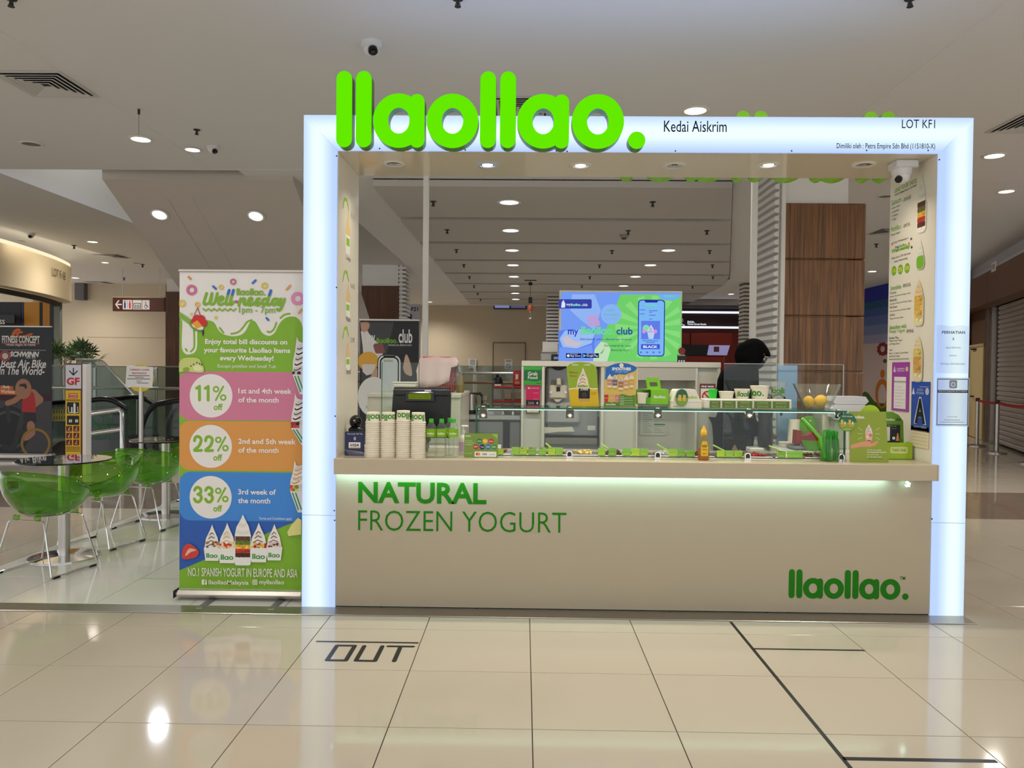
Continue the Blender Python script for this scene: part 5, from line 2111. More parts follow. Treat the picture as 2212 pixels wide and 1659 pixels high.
pr.text((14, 14, 16), 'A', w_ * .5, h_ * .155, w=w_ * .58, h=h_ * .51, align='c', off=.04)
pr.text((150, 164, 196), 'SANGAT BERSIH', w_ * .5, h_ * .07, w=w_ * .7, h=h_ * .05, align='c', off=.02)
pr.done()
t, w_, h_ = wallcard('cream_slip', 'cream ruled slip below the blue certificate', 'slip', 1969, 924, 2008, 963, M('cream_paper', (226, 212, 176), .6))
pr = Print(t, -.0026)
for k in range(5):
    pr.rect((170, 156, 126), w_ * .06, h_ * (.15 + .16 * k), w_ * .94, h_ * (.165 + .16 * k))
pr.done()
# ================================================================== ON THE GLASS SHELF
ST = SZ + .0104


def pl(pts, Y, ox, oz):
    return [(at(x, y, Y).x - ox, at(x, y, Y).z - oz) for x, y in pts]


# peanut butter board
Y = .27
b0 = at(1232, 878, Y)
t = thing('promo_board', 'green and yellow board of yogurt swirl over a peanut jar, on the shelf', 'sign', (b0.x, Y, ST))
oz = b0.z
outl = pl([(1232, 878), (1295, 878), (1288, 792), (1282, 787), (1272, 783), (1257, 781.5), (1242, 782.5), (1231, 786), (1223.5, 792)], Y, b0.x, oz)
MB().prism(outl, 0, .004).build('board', M('promo_green', (150, 178, 30), .4), t, 0)
MB().prism([(.004, .0), (.06, 0), (.006, .2)], .08, .1, 'x').build('strut', PWHITE, t, 0)
pr = Print(t)
q = lambda *p: pl(p, Y, b0.x, oz)
pr.poly((226, 186, 24), q((1232.3, 877), (1294, 877), (1291, 840), (1280, 841), (1268, 838), (1255, 841), (1243, 839), (1228.6, 841)))
pr.poly((236, 232, 218), q((1228.6, 841), (1243, 839), (1255, 841), (1268, 838), (1280, 841), (1291, 840), (1290.8, 837.6), (1280, 838.6), (1268, 835.8), (1255, 838.6), (1243, 836.8), (1228.3, 838.6)))
c_ = q((1259, 838))[0]
s_ = q((1273, 838))[0][0] - c_[0]
swirl(pr, c_[0], c_[1], s_ * 2, q((1259, 793))[0][1] - c_[1], (240, 226, 200), (170, 116, 70), 6)
a_ = q((1248, 836))[0]
pr.logo((126, 160, 30), a_[0], a_[1], s_ * 1.7)
a_ = q((1250, 867))[0]
b_ = q((1274, 838))[0]
pr.rrect((216, 160, 90), a_[0], a_[1], b_[0], b_[1] - .002, .008)
pr.rrect((20, 18, 18), a_[0] - .001, a_[1] + .02, b_[0] + .001, b_[1] - .002, .004)
pr.text((230, 220, 200), 'JOBBIE', (a_[0] + b_[0]) / 2, b_[1] - .018, w=(b_[0] - a_[0]) * .7, align='c', off=.03)
pr.ring((120, 110, 96), (a_[0] + b_[0]) / 2, a_[1] + .045, .012, .009)
a_ = q((1229, 806))[0]
pr.text((176, 92, 30), 'Peanut', a_[0], a_[1], w=.058, off=.01, shear=.2)
pr.text((176, 92, 30), 'Butter', a_[0] + .008, a_[1] - .022, w=.045, off=.01, shear=.2)
a_ = q((1276, 848))[0]
pr.text((150, 110, 20), "It's better", a_[0], a_[1], w=.04)
pr.text((150, 110, 20), 'together!', a_[0], a_[1] - .012, w=.034)
a_ = q((1236, 789))[0]
pr.logo((240, 240, 226), a_[0], a_[1], .042)
a_ = q((1262, 790))[0]
pr.text((240, 240, 226), 'JOBBIE', a_[0], a_[1], w=.04, off=.02)
pr.done()

# smoothies board
b0 = at(1303.5, 877, Y)
oz = b0.z
t = thing('smoothie_board', 'blue topped SMOOTHIES board with a row of drinks on the shelf', 'sign', (b0.x, Y, ST))
outl = pl([(1303.5, 877), (1372, 877), (1377, 793), (1370, 788), (1357, 783), (1343, 781), (1329, 783), (1316, 788), (1308, 793)], Y, b0.x, oz)
MB().prism(outl, 0, .004).build('board', M('smoothie_yellow', (222, 188, 92), .4), t, 0)
MB().prism([(.004, .0), (.06, 0), (.006, .2)], .1, .12, 'x').build('strut', PWHITE, t, 0)
q = lambda *p: pl(p, Y, b0.x, oz)
pr = Print(t)
pr.poly((24, 108, 190), q((1308.5, 793), (1316, 788.3), (1329, 783.5), (1343, 781.5), (1357, 783.5), (1370, 788.3), (1376.5, 793), (1372, 799), (1362, 803), (1350, 807), (1338, 806), (1326, 809), (1316, 815), (1307, 818)))
c_ = q((1342.5, 787))[0]
pr.ell((238, 232, 214), c_[0], c_[1], .014)
a_ = q((1322, 798))[0]
b_ = q((1363, 791.5))[0]
pr.text((240, 240, 236), 'SMOOTHIES', a_[0], a_[1], w=b_[0] - a_[0], h=b_[1] - a_[1], off=.05)
pr.text((240, 240, 236), 'with yogurt / natural', (a_[0] + b_[0]) / 2, a_[1] - .013, w=(b_[0] - a_[0]) * .7, h=.008, align='c', off=.01)
for k, (x_, y_, c, sc) in enumerate(((1317, 834, (196, 140, 116), None), (1328, 835, (122, 100, 110), (60, 40, 40)), (1341, 839, (172, 116, 92), (90, 50, 40)), (1353, 836, (214, 160, 100), None), (1364, 834, (220, 166, 70), None))):
    u, v = q((x_, y_))[0]
    wd = .034
    swirl(pr, u, v + .052, wd, .034, (238, 226, 212), sc, 4)
    pr.poly((236, 226, 214), [(u - wd * .38, v), (u + wd * .38, v), (u + wd * .5, v + .054), (u - wd * .5, v + .054)])
    pr.poly(c, [(u - wd * .42, v + .012), (u + wd * .42, v + .012), (u + wd * .5, v + .052), (u - wd * .5, v + .052)])
    pr.text((236, 230, 222), 'llaollao', u, v + .028, w=wd * .7, align='c', off=.02)
    pr.rect((160, 124, 60), u - .014, v - .012, u + .014, v - .009)
pr.poly((92, 138, 44), q((1304, 876), (1371.5, 876), (1372.4, 851), (1360, 853), (1345, 849), (1337, 851), (1330, 866), (1306, 866)))
for k, c in enumerate(((204, 46, 44), (220, 170, 96), (222, 130, 140))):
    u, v = q((1309.5 + 11.6 * k, 867))[0]
    pr.poly(c, [(u - .010, v), (u + .010, v), (u + .014, v + .05), (u - .014, v + .05)])
    pr.text((240, 226, 216), 'llaollao', u, v + .026, w=.018, align='c', off=.02)
u, v = q((1309, 873))[0]
pr.text((240, 240, 226), 'smoothies', u, v, w=.062, h=.012, off=.03)
for k in range(4):
    u, v = q((1339, 855 + 5.4 * k))[0]
    pr.text((236, 240, 220), ('Acai berry', 'Mango lime', 'Red fruits', 'Banana')[k], u, v, w=.026, h=.006, off=.02)
    pr.rect((206, 220, 180), u, v - .008, u + .085, v - .006)
pr.done()

# green carry box with a tub in it
Y = .25
x, z, w_, h_ = fr(1377, 844, 1444, 878, Y)
t = thing('carry_box', 'lime cardboard carry box with handle and a tub in its window', 'box', (x, Y, ST))
BXG = M('box_lime', (132, 200, 30), .4)
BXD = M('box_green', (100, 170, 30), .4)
wl_ = w_ * .43
hb = .145
MB().box(wl_, w_, 0, .004, .022, hb * .8).build('front_side', BXG, t, 0)
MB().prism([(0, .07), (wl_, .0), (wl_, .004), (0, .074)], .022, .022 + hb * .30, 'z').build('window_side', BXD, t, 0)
MB().prism([(wl_, .004), (w_, .004), (w_ - .01, .10), (wl_ - .06, .10)], hb * .8, hb * .8 + .003, 'z').build('lid', BXG, t, 0)
MB().box(w_ - .004, w_, .0045, .10, .022, hb * .8).build('end_side', BXG, t, 0)
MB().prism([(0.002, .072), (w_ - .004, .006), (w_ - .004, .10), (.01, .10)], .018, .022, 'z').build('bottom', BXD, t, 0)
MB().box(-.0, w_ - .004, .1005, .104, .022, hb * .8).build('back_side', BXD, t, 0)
# handle plate with slot
hz0, hz1 = hb * .8 + .003, hb * .8 + .078
o_ = [(w_ * .36, hz0), (w_ * .80, hz0), (w_ * .76, hz1 - .012), (w_ * .73, hz1), (w_ * .32, hz1), (w_ * .29, hz1 - .012)]
i_ = [(w_ * .45, hz0 + .018), (w_ * .69, hz0 + .018), (w_ * .68, hz0 + .036), (w_ * .665, hz0 + .045), (w_ * .435, hz0 + .045), (w_ * .425, hz0 + .036)]
MB().ringprism(o_, i_, .05, .053).build('handle', BXG, t, 0)
MB().lathe([(0, .024), (.033, .024), (.039, .085), (.041, .085), (.041, .095), (0, .095)], 22, (wl_ * .52, .055, 0)).build('tub', CUPM, t)
pr = Print(t)
pr.logo((236, 240, 220), wl_ + w_ * .10, hb * .42, w_ * .40)
pr.text((220, 236, 190), 'natural', wl_ + w_ * .10, hb * .32, w=w_ * .1)
pr.done('logo')
fo = MB()
fo.box(w_ * .2, w_ * .8, .03, .09, 0, .018)
fo.build('clear_stand', GLASS, t, 0)

# foam sandwich box with round tag
x, z, w_, h_ = fr(1447, 838, 1512, 879, Y)
t = thing('foam_box', 'white clamshell box printed with green logo and a hanging oval tag', 'box', (x + w_ / 2, .27, ST), .15)
FO = M('foam_white', (238, 230, 214), .55)
hw, hd = w_ / 2, .055
MB().prism([(-hw, .0), (hw, 0), (hw * 1.0, .03), (hw * .96, .045), (hw * .62, .112), (hw * .5, .122), (-hw * .62, .122), (-hw * .74, .112), (-hw * .98, .05)], -hd, hd).build('shell', FO, t, 25)
MB().box(-hw * 1.02, hw * 1.02, -hd - .004, hd + .004, .040, .046).build('lip', FO, t, 0)
pr = Print(t, -hd - .0006)
pr.logo((176, 206, 40), -hw * .1, .062, hw * .85)
pr.logo((150, 186, 40), -hw * .98, .008, hw * .4)
pr.done('logo')
tg = MB().prism(ell(-hw * .42, .068, .040, .056, 26), -hd - .014, -hd - .010).build('oval_tag', M('tag_green', (1, 1, 1)), t, 0)
pr = Print(tg, -hd - .0146)
pr.poly((128, 166, 60), ell(-hw * .42, .068, .038, .054, 20, pi, 2 * pi))
for q_ in (-.014, .016):
    pr.poly((226, 178, 84), [(-hw * .42 + q_ - .012, .05), (-hw * .42 + q_ + .008, .045), (-hw * .42 + q_ + .010, .085), (-hw * .42 + q_ - .010, .088)])
pr.done()

# smoking fine sign
x, z, w_, h_ = fr(1511, 829, 1546, 881, .36)
t = thing('fine_sign', 'red bordered no smoking sign reading FINE RM50 behind the cup riser', 'sign', (x, .36, ST))
h_ = z + h_ - ST
MB().box(0, w_, 0, .004, 0, h_).build('plate', M('sign_red', (126, 30, 28), .4), t, 0)
pr = Print(t)
pr.rect((232, 226, 218), w_ * .06, h_ * .06, w_ * .94, h_ * .8)
pr.rect((20, 16, 16), w_ * .06, h_ * .80, w_ * .94, h_ * .95)
pr.text((236, 232, 226), 'FINE RM50', w_ * .5, h_ * .84, w=w_ * .78, h=h_ * .08, align='c', off=.03)
pr.ring((178, 34, 30), w_ * .5, h_ * .46, w_ * .36, w_ * .27)
pr.line((178, 34, 30), w_ * .28, h_ * .60, w_ * .72, h_ * .32, w_ * .09)
pr.done()

# riser with price labels and sample cups
x, z, w_, h_ = fr(1520, 859, 1708, 881, .24)
t = thing('cup_riser', 'white riser with five olive price labels under the sample cups', 'riser', (x, .22, ST))
RH = .062
MB().cbox(0, w_, 0, .12, 0, RH, .004).build('body', M('riser_white', (232, 224, 206), .4), t, 0)
lab = [(1533, 1556, 'REGULAR', 'RM6.45'), (1560, 1589, 'SMALL', 'RM11.45'), (1593, 1625, 'MEDIUM', 'RM13.45'), (1629, 1666, 'LARGE', 'RM15.45'), (1669, 1705, 'SANUM', 'RM18.45')]
for a, c, s1_, s2_ in lab:
    xa, xb = at(a, 870, .22).x - x, at(c, 870, .22).x - x
    lb = MB().box(xa, xb, -.003, -.0005, .005, RH - .012).build('price_label', M('label_olive', (98, 124, 44), .45), t, 0)
    pr = Print(lb, -.0036)
    pr.text((196, 210, 150), s1_, (xa + xb) / 2, .035, w=(xb - xa) * .6, h=.008, align='c')
    pr.rect((150, 172, 100), xa + (xb - xa) * .15, .026, xb - (xb - xa) * .15, .0275)
    pr.text((196, 210, 150), s2_, (xa + xb) / 2, .010, w=(xb - xa) * .6, h=.009, align='c')
    pr.done('lettering')


def paper_tub(px0, px1, py0, label, mat, logo=True, rot=0, taper=.8, thick=.0035, clear=False):
    Yc = .28
    a, c = at(px0, py0, Yc), at(px1, py0, Yc)
    r = (c.x - a.x) / 2
    h = a.z - (ST + RH)
    t = thing('sample_cup', label, 'cup', ((a.x + c.x) / 2, Yc, ST + RH + .0003))
    rb = r * taper
    prof = [(0, 0), (rb, 0), (r * .97, h - .004), (r, h - .005), (r * 1.02, h - .002), (r, h), (r * .95, h - .002), (rb - thick, thick), (0, thick)]
    MB().lathe(prof, 28).build('body', mat, t)
    if logo:
        wd = min(3.2 * r, h * .55 * LOGO_W)
        wrap_logo(wd, wd / LOGO_W, h * .5, lambda z_: rb + (r * .97 - rb) * z_ / h + .0005, -pi / 2 + rot, False).build('logo', M('cup_logo_green', (1, 1, 1)), t, 0)
    return t


paper_tub(1530, 1549.5, 841, 'small square edged bright green sample cup on the riser', M('cup_green', (40, 206, 50), .4), False)
paper_tub(1552.5, 1585.5, 845, 'short plain white paper sample cup on the riser', CUPM, False)
paper_tub(1586.5, 1620, 840, 'medium white paper sample cup with green logo on the riser', CUPM, True, .6)
paper_tub(1621, 1661, 833, 'large white paper sample cup with green logo on the riser', CUPM, True, -1.6)
paper_tub(1664, 1698, 824.5, 'tall clear plastic sample cup with green logo on the riser', glassmat('clear_cup', (250, 252, 249), body=.10, bodycol=(235, 235, 228)), True, .2, .68)

# glass bowl with two lemons
x, z, w_, h_ = fr(1714, 830, 1815, 880, .27)
cx = x + w_ / 2
t = thing('glass_bowl', 'flared clear glass bowl on the shelf end', 'bowl', (cx, .27, ST))
zb_ = z + h_ - ST
R = w_ / 2
MB().lathe([(0, 0), (R * .5, 0), (R * .54, .006), (R, zb_), (R * .965, zb_), (R * .50, .012), (0, .012)], 36).build('bowl', glassmat('bowl_glass', (252, 253, 251), refl=1.5, body=.04, bodycol=(240, 240, 236)), t)
LEM = M('lemon_skin', (232, 184, 40), .45, bump=.4, nscale=160, noise=.08)
for k, (px, r_, l) in enumerate(((1747, .037, 'yellow lemon in the bowl, the lower one with a green blush'), (1772.5, .041, 'larger yellow lemon in the glass bowl'))):
    p = at(px, 865, .27)
    o = thing('lemon', l, 'lemon', (p.x, .27, ST + .0125 + r_ * .98))
    MB().ball((0, 0, 0), r_, 22, 14, sx=.95, sy=.95, sz=1.05).build('fruit', LEM, o)
    MB().lathe([(0, r_ * 1.14), (r_ * .14, r_ * 1.08), (r_ * .28, r_ * .98), (0, r_ * .96)], 12).build('tip', LEM, o)
    o.rotation_euler = (.3, (-.5, .9)[k], 0)

# ================================================================== BACK OF THE KIOSK
YB = 1.6
xl, zl, wB, hB = fr(1125, 783, 1557, 965, YB)
TOPZ = zl + hB
t = thing('back_cabinet', 'white back cabinet with open bays behind the serving counter', 'cabinet', (xl, YB, 0))
LAM = M('cabinet_white', (226, 222, 208), .3, noise=.01)
X_ = lambda px: at(px, 850, YB).x - xl
MB().cbox(0, wB, -.01, .55, TOPZ - .045, TOPZ, .004).build('top_board', LAM, t, 0)
for a, c in ((1126, 1131), (1170, 1176), (1298, 1305), (1374, 1378), (1502, 1507), (1550, 1556)):
    MB().cbox(X_(a), X_(c), 0, .5, .0, TOPZ - .045, .002).build('upright', LAM, t, 0)
for a, c in ((1131, 1170), (1305, 1374), (1507, 1550)):
    MB().box(X_(a), X_(c), .03, .05, .0, TOPZ - .046).build('infill_panel', M('cabinet_panel', (214, 212, 200), .35), t, 0)
MB().box(X_(1378), X_(1502), .35, .37, .0, TOPZ - .046).build('bay_back', M('cabinet_panel', (1, 1, 1)), t, 0)
MB().box(X_(1378), X_(1502), .0, .34, TOPZ - .15, TOPZ - .047).build('bay_top', M('bay_grey', (196, 192, 182), .4), t, 0)
MB().box(0, wB, .0, .5, .0, .93).build('base_unit', LAM, t, 0) if False else None
# stickers on the first panel
def board(name, label, px0, py0, px1, py1, Y, mat, cat='sign', rz=0, th=.003):
    x, z, w_, h_ = fr(px0, py0, px1, py1, Y)
    t = thing(name, label, cat, (x, Y, z), rz)
    MB().box(0, w_, -th, 0, 0, h_).build('card', mat, t, 0)
    return t, w_, h_


t, w_, h_ = board('delivery_sign', 'green food delivery sign at the top of the cabinet panel', 1131.5, 789, 1170, 831.5, YB + .0, M('grab_green', (30, 112, 60), .4))
pr = Print(t, -.0036)
pr.rect((62, 178, 60), 0, h_ * .76, w_, h_)
pr.rrect((100, 200, 100), w_ * .36, h_ * .90, w_ * .64, h_ * .94, .004)
pr.poly((62, 170, 60), [(0, 0), (w_, 0), (w_, h_ * .26), (w_ * .75, h_ * .19), (w_ * .5, h_ * .18), (w_ * .25, h_ * .23), (0, h_ * .22)])
pr.text((240, 240, 232), 'Grab', w_ * .5, h_ * .48, w=w_ * .54, h=h_ * .19, align='c', off=.02)
pr.text((240, 240, 232), 'Food', w_ * .5, h_ * .30, w=w_ * .54, h=h_ * .16, align='c', off=.02)
pr.rect((30, 60, 40), w_ * .7, h_ * .07, w_ * .95, h_ * .10)
pr.text((30, 70, 40), 'Powered by llaollao', w_ * .05, h_ * .07, w=w_ * .45, h=h_ * .03)
pr.done()
t, w_, h_ = board('pink_sign', 'pink food delivery sticker on the cabinet panel', 1136, 833, 1166.5, 864, YB + .0, M('panda_pink', (206, 24, 92), .4))
pr = Print(t, -.0036)
pr.text((240, 226, 230), 'foodpanda', w_ * .58, h_ * .78, w=w_ * .66, h=h_ * .08, align='c', off=.02)
pr.ell((240, 226, 230), w_ * .2, h_ * .82, w_ * .06)
for k in range(2):
    pr.rect((232, 170, 190), w_ * .52, h_ * (.48 - .42 * k), w_ * .9, h_ * (.5 - .42 * k))
pr.done()
t, w_, h_ = board('tap_sign', 'black and white card payment sticker below the pink sticker', 1136, 864.5, 1166, 893.5, YB + .0, PBLACK)
pr = Print(t, -.0036)
pr.text((230, 230, 230), 'Tap to pay', w_ * .15, h_ * .80, w=w_ * .42, h=h_ * .08, off=.01)
pr.text((230, 230, 230), 'preferred', w_ * .15, h_ * .69, w=w_ * .42, h=h_ * .08, off=.01)
for k in range(3):
    r_ = .008 + .006 * k
    pr.path((230, 230, 230), [(w_ * .70 + r_ * cos(a), h_ * .79 + r_ * sin(a)) for a in (-.6, 0, .6)], .003)
pr.rect((236, 232, 220), w_ * .07, h_ * .07, w_ * .93, h_ * .52)
pr.rect((214, 170, 80), w_ * .07, h_ * .07, w_ * .93, h_ * .16)
pr.text((20, 30, 90), 'VISA', w_ * .5, h_ * .24, w=w_ * .6, h=h_ * .2, align='c', off=.04, shear=.25)
pr.done()

# soft serve machine in the second bay
x, z, w_, h_ = fr(1177, 789, 1297.5, 965, YB + .14)
t = thing('yogurt_machine', 'grey soft serve yogurt machine standing in the cabinet bay', 'machine', (x, YB + .14, 0))
GM = M('machine_grey', (156, 158, 160), .35, .2)
MB().cbox(0.005, w_ - .005, 0, .33, .02, z + h_ - .01, .02).build('body', GM, t, 30)
zz = lambda py: at(1240, py, YB + .14).z
xx = lambda px: at(px, 850, YB + .14).x - x
MB().cbox(xx(1178), xx(1254), -.04, .0, zz(916), zz(868), .03).build('drip_bowl', M('machine_light', (176, 178, 180), .25), t, 30)
MB().cbox(xx(1186), xx(1224), -.07, -.0, zz(861), zz(832), .012).build('dispensing_head', M('head_cream', (214, 206, 188), .35), t, 30)
MB().prism([(xx(1195), zz(862)), (xx(1214), zz(862)), (xx(1207), zz(868)), (xx(1201), zz(868))], -.06, -.01).build('nozzle', M('head_cream', (1, 1, 1)), t, 30)
MB().cyl((xx(1206), -.09, zz(833)), (xx(1206), -.05, zz(820)), .02, 14).build('lever', M('head_cream', (1, 1, 1)), t)
MB().cbox(xx(1190), xx(1218), -.05, -.0, zz(834), zz(820), .01).build('clear_guard', glassmat('guard', (225, 225, 220), body=.3), t, 30)
MB().cyl((xx(1189), -.072, zz(847)), (xx(1189), -.078, zz(847)), .012, 12).build('screw', PWHITE, t)
MB().cyl((xx(1221), -.072, zz(847)), (xx(1221), -.078, zz(847)), .012, 12).build('screw', PWHITE, t)
MB().box(xx(1201), xx(1209), -.075, -.07, zz(845), zz(836)).build('slot', DARK, t, 0)
MB().prism(ell(xx(1206), zz(789), xx(1222) - xx(1206), .045, 20, pi, 2 * pi), -.01, .0).build('control_dial', DARK, t, 0)
MB().cbox(0.0, w_, -.02, .0, zz(944), zz(940), .003).build('dark_slot', BLACK, t, 0)
MB().cbox(0.0, xx(1291), -.03, .0, zz(959), zz(945), .004).build('drip_tray', STEEL, t, 0)
MB().box(xx(1292), xx(1297), -.02, .0, zz(962), zz(900)).build('side_gap', BLACK, t, 0)
lb = MB().box(xx(1270), xx(1287), -.003, 0, zz(929), zz(919)).build('rating_label', PWHITE, t, 0)
tw = MB()
tp = [(xx(1176), zz(936)), (xx(1176), zz(922)), (xx(1200), zz(923)), (xx(1236), zz(921)), (xx(1241), zz(931)), (xx(1205), zz(932))]
tw.prism(tp, -.06, -.045).build('cleaning_cloth', M('cloth_white', (226, 222, 208), .8), t, 25)
lamp_ = MB().ball((xx(1202), -.045, zz(883)), .008, 10, 8).build('indicator', lampmat('red_led', (255, 60, 70), 4.0), t)

# framed sheet hanging in the third bay
t, w_, h_ = board('framed_notice', 'framed printed notice hanging in the open cabinet bay', 1382, 880, 1440, 940, YB + .345, M('notice_sheet', (212, 214, 200), .4))
pr = Print(t, -.0036)
for k in range(11):
    for c0 in (.1, .54):
        pr.rect((140, 142, 132), w_ * c0, h_ * (.1 + .075 * k), w_ * (c0 + .36 - .08 * (k % 3)), h_ * (.115 + .075 * k))
pr.rect((60, 112, 60), w_ * .53, h_ * .37, w_ * .95, h_ * .41)
pr.done()

# ---- screen on the cabinet
YT = 1.75
x, z, w_, h_ = fr(1207, 632, 1474, 783.5, YT)
t = thing('menu_screen', 'large lit advertising screen standing on the back cabinet', 'screen', (x, YT, TOPZ + .0005))
z0 = .002
MB().cbox(0, w_, 0, .06, z0, h_ - .002, .004).build('case', M('screen_bezel', (226, 220, 206), .4), t, 0)
bz = .016
MB().box(bz, w_ - bz, -.002, 0, z0 + .002, h_ - bz).build('panel', lampmat('screen_blue', (120, 160, 250), .85), t, 0)
MB().cbox(w_ * .3, w_ * .7, .0605, .16, 0, .03, .004).build('foot', DARK, t, 0)
pr = Print(t, -.0026, emit=.85)
S = lambda px, py: (at(px, py, YT).x - x, at(px, py, YT).z - TOPZ)


def Q(*p):
    return [S(*q) for q in p]


# crop coordinates of the zoomed picture: 1190 + u / 5.927, 620 + v / 5.927
def Z(*p):
    return [S(1190 + u / 5.927, 620 + v / 5.927) for u, v in p]


pr.poly((116, 214, 108), Z((893, 95), (1665, 95), (1665, 955), (560, 955), (640, 700), (760, 420)))
cx_, cz_ = Z((1280, 520))[0]
for k in range(15):
    a = 2 * pi * k / 15 + .1
    R1 = .30
    pts = [(cx_, cz_), (cx_ + R1 * cos(a), cz_ + R1 * .9 * sin(a)), (cx_ + R1 * cos(a + .2), cz_ + R1 * .9 * sin(a + .2))]
    xm, xM, zm, zM = S(1190 + 760 / 5.927, 0)[0], w_ - bz, z0 + .004, h_ - bz
    pts = [(min(max(u, xm), xM), min(max(v, zm), zM)) for u, v in pts]
    pr.poly((140, 226, 128), pts)
pr.poly((150, 186, 250), Z((270, 95), (560, 95), (640, 300), (560, 560), (380, 420), (250, 300)))
pr.poly((96, 138, 244), Z((98, 560), (250, 540), (420, 560), (560, 640), (560, 955), (98, 955)))
pr.poly((160, 196, 250), Z((110, 660), (180, 560), (400, 540), (560, 600), (520, 720), (330, 790), (150, 770)))
pr.poly((208, 196, 208), Z((150, 660), (200, 620), (300, 700), (420, 710), (330, 770), (190, 750)))
pr.poly((120, 160, 250), Z((110, 770), (330, 800), (520, 740), (560, 955), (98, 955)))
pr.poly((196, 230, 190), Z((540, 955), (560, 800), (640, 700), (720, 720), (765, 800), (720, 955)))
pr.poly((120, 190, 110), Z((620, 860), (690, 780), (660, 850)))
random.seed(5)
for k in range(16):
    u, v = 490 + random.uniform(0, 120), 370 + random.uniform(0, 120)
    c = Z((u, v))[0]
    pr.ell((206, 160, 214), c[0], c[1], .014, None, 12)
pr.ell((140, 186, 250), *Z((770, 350))[0], .086, .086, 32)
for k, (s_, zz_, hh) in enumerate((('NOW', 300, .020), ('AVAILABLE', 355, .020), ('for download', 405, .012))):
    c = Z((770, zz_))[0]
    pr.text((90, 190, 160), s_, c[0], c[1], h=hh, w=(.06, .125, .10)[k], align='c', valign='m')
pr.poly((58, 70, 170), Z((100, 158), (510, 158), (522, 170), (522, 265), (510, 277), (100, 277)))
c = Z((200, 243))[0]
e = Z((492, 200))[0]
pr.text((226, 234, 255), 'my', c[0], c[1] - .004, w=.034, h=.022, off=.02)
pr.logo((150, 240, 220), c[0] + .036, c[1], .088)
pr.text((226, 234, 255), '.club', c[0] + .126, c[1], w=.05, h=.022, off=.02)
pr.poly((226, 234, 255), Z((130, 265), (180, 265), (185, 215), (160, 165), (138, 200)))
c = Z((217, 610))[0]
pr.text((50, 60, 190), 'my', c[0], c[1] - .018, w=.088, h=.06, off=.02)
c = Z((387, 608))[0]
pr.logo((110, 226, 150), c[0], c[1], Z((815, 608))[0][0] - c[0], 20)
c = Z((838, 610))[0]
pr.text((40, 80, 170), 'club', c[0], c[1], w=Z((1045, 610))[0][0] - c[0], h=.062, off=.02)
c = Z((372, 682))[0]
pr.text((40, 50, 170), 'because you deserve more', c[0], c[1] - .006, w=Z((1030, 682))[0][0] - c[0], h=.028, shear=.3)
c = Z((680, 768))[0]
pr.text((30, 70, 90), 'Get rewards for your', c[0], c[1] - .004, w=Z((1028, 768))[0][0] - c[0], h=.028, shear=.2)
c = Z((765, 826))[0]
pr.text((30, 70, 90), 'favourite froyo!', c[0], c[1] - .004, w=Z((1028, 826))[0][0] - c[0], h=.028, shear=.2)
for a_, b_, s1_, s2_ in ((193, 388, 'Download on the', 'App Store'), (403, 614, 'GET IT ON', 'Google Play')):
    pr.poly((16, 20, 90), Z((a_, 850), (b_, 850), (b_, 908), (a_, 908)))
    c = Z((a_ + 52, 900))[0]
    pr.text((230, 236, 255), s2_, c[0], c[1], w=Z((b_ - 10, 900))[0][0] - c[0], h=.022, off=.01)
    pr.text((230, 236, 255), s1_, c[0], c[1] + .024, w=(Z((b_ - 10, 900))[0][0] - c[0]) * .75, h=.007)
c = Z((222, 880))[0]
pr.ell((230, 236, 255), c[0], c[1], .012)
c = Z((430, 880))[0]
pr.poly((120, 210, 255), [(c[0] - .01, c[1] - .014), (c[0] + .014, c[1]), (c[0] - .01, c[1] + .014)])
# phone on the screen
a_, b_ = Z((1108, 888))[0], Z((1462, 165))[0]
pr.rrect((34, 50, 170), a_[0], a_[1], b_[0], b_[1], .03)
pr.rrect((128, 190, 252), a_[0] + .008, a_[1] + .008, b_[0] - .008, b_[1] - .008, .024)
pr.poly((34, 50, 170), Z((1195, 172), (1375, 172), (1360, 200), (1210, 200)))
c = Z((1205, 248))[0]
pr.logo((110, 220, 190), c[0], c[1], Z((1355, 248))[0][0] - c[0])
pr.poly((100, 130, 240), Z((1155, 435), (1397, 435), (1397, 670), (1155, 670)))
pr.ell((140, 220, 190), *Z((1218, 530))[0], .03)
swirl(pr, *Z((1280, 590))[0], .06, .07, (226, 226, 250), (80, 50, 120))
pr.poly((190, 214, 250), Z((1235, 590), (1325, 590), (1310, 665), (1250, 665)))
pr.ell((226, 150, 226), *Z((1190, 570))[0], .016)
pr.ell((226, 150, 226), *Z((1335, 570))[0], .016)
for (u0_, v0_, u1_) in ((1135, 295, 1210), (1255, 305, 1365), (1255, 325, 1300), (1135, 345, 1200), (1255, 362, 1340), (1258, 413, 1297), (1170, 690, 1378), (1215, 712, 1330)):
    a_, b_ = Z((u0_, v0_ + 5))[0], Z((u1_, v0_ - 5))[0]
    pr.rect((90, 130, 220), a_[0], a_[1], b_[0], b_[1])
pr.poly((70, 90, 220), Z((1153, 733), (1393, 733), (1393, 797), (1153, 797)))
c = Z((1180, 782))[0]
pr.text((230, 236, 255), 'BLACK', c[0], c[1], w=Z((1365, 782))[0][0] - c[0], h=.022, off=.04)
for u in (1152, 1230, 1312, 1390):
    pr.ell((90, 130, 220), *Z((u, 838))[0], .009)
pr.poly((120, 180, 250), Z((1365, 96), (1662, 96), (1640, 140), (1560, 172), (1480, 175), (1410, 150)))
c = Z((1455, 132))[0]
pr.logo((120, 214, 170), c[0], c[1], Z((1600, 132))[0][0] - c[0])
pr.done()
x_, z_, w_, h_ = fr(1463, 749, 1482, 781.5, 1.70)
t = thing('energy_tag', 'small red badge on a black price tag at the screen corner', 'tag', (x_, 1.70, TOPZ + .0003))
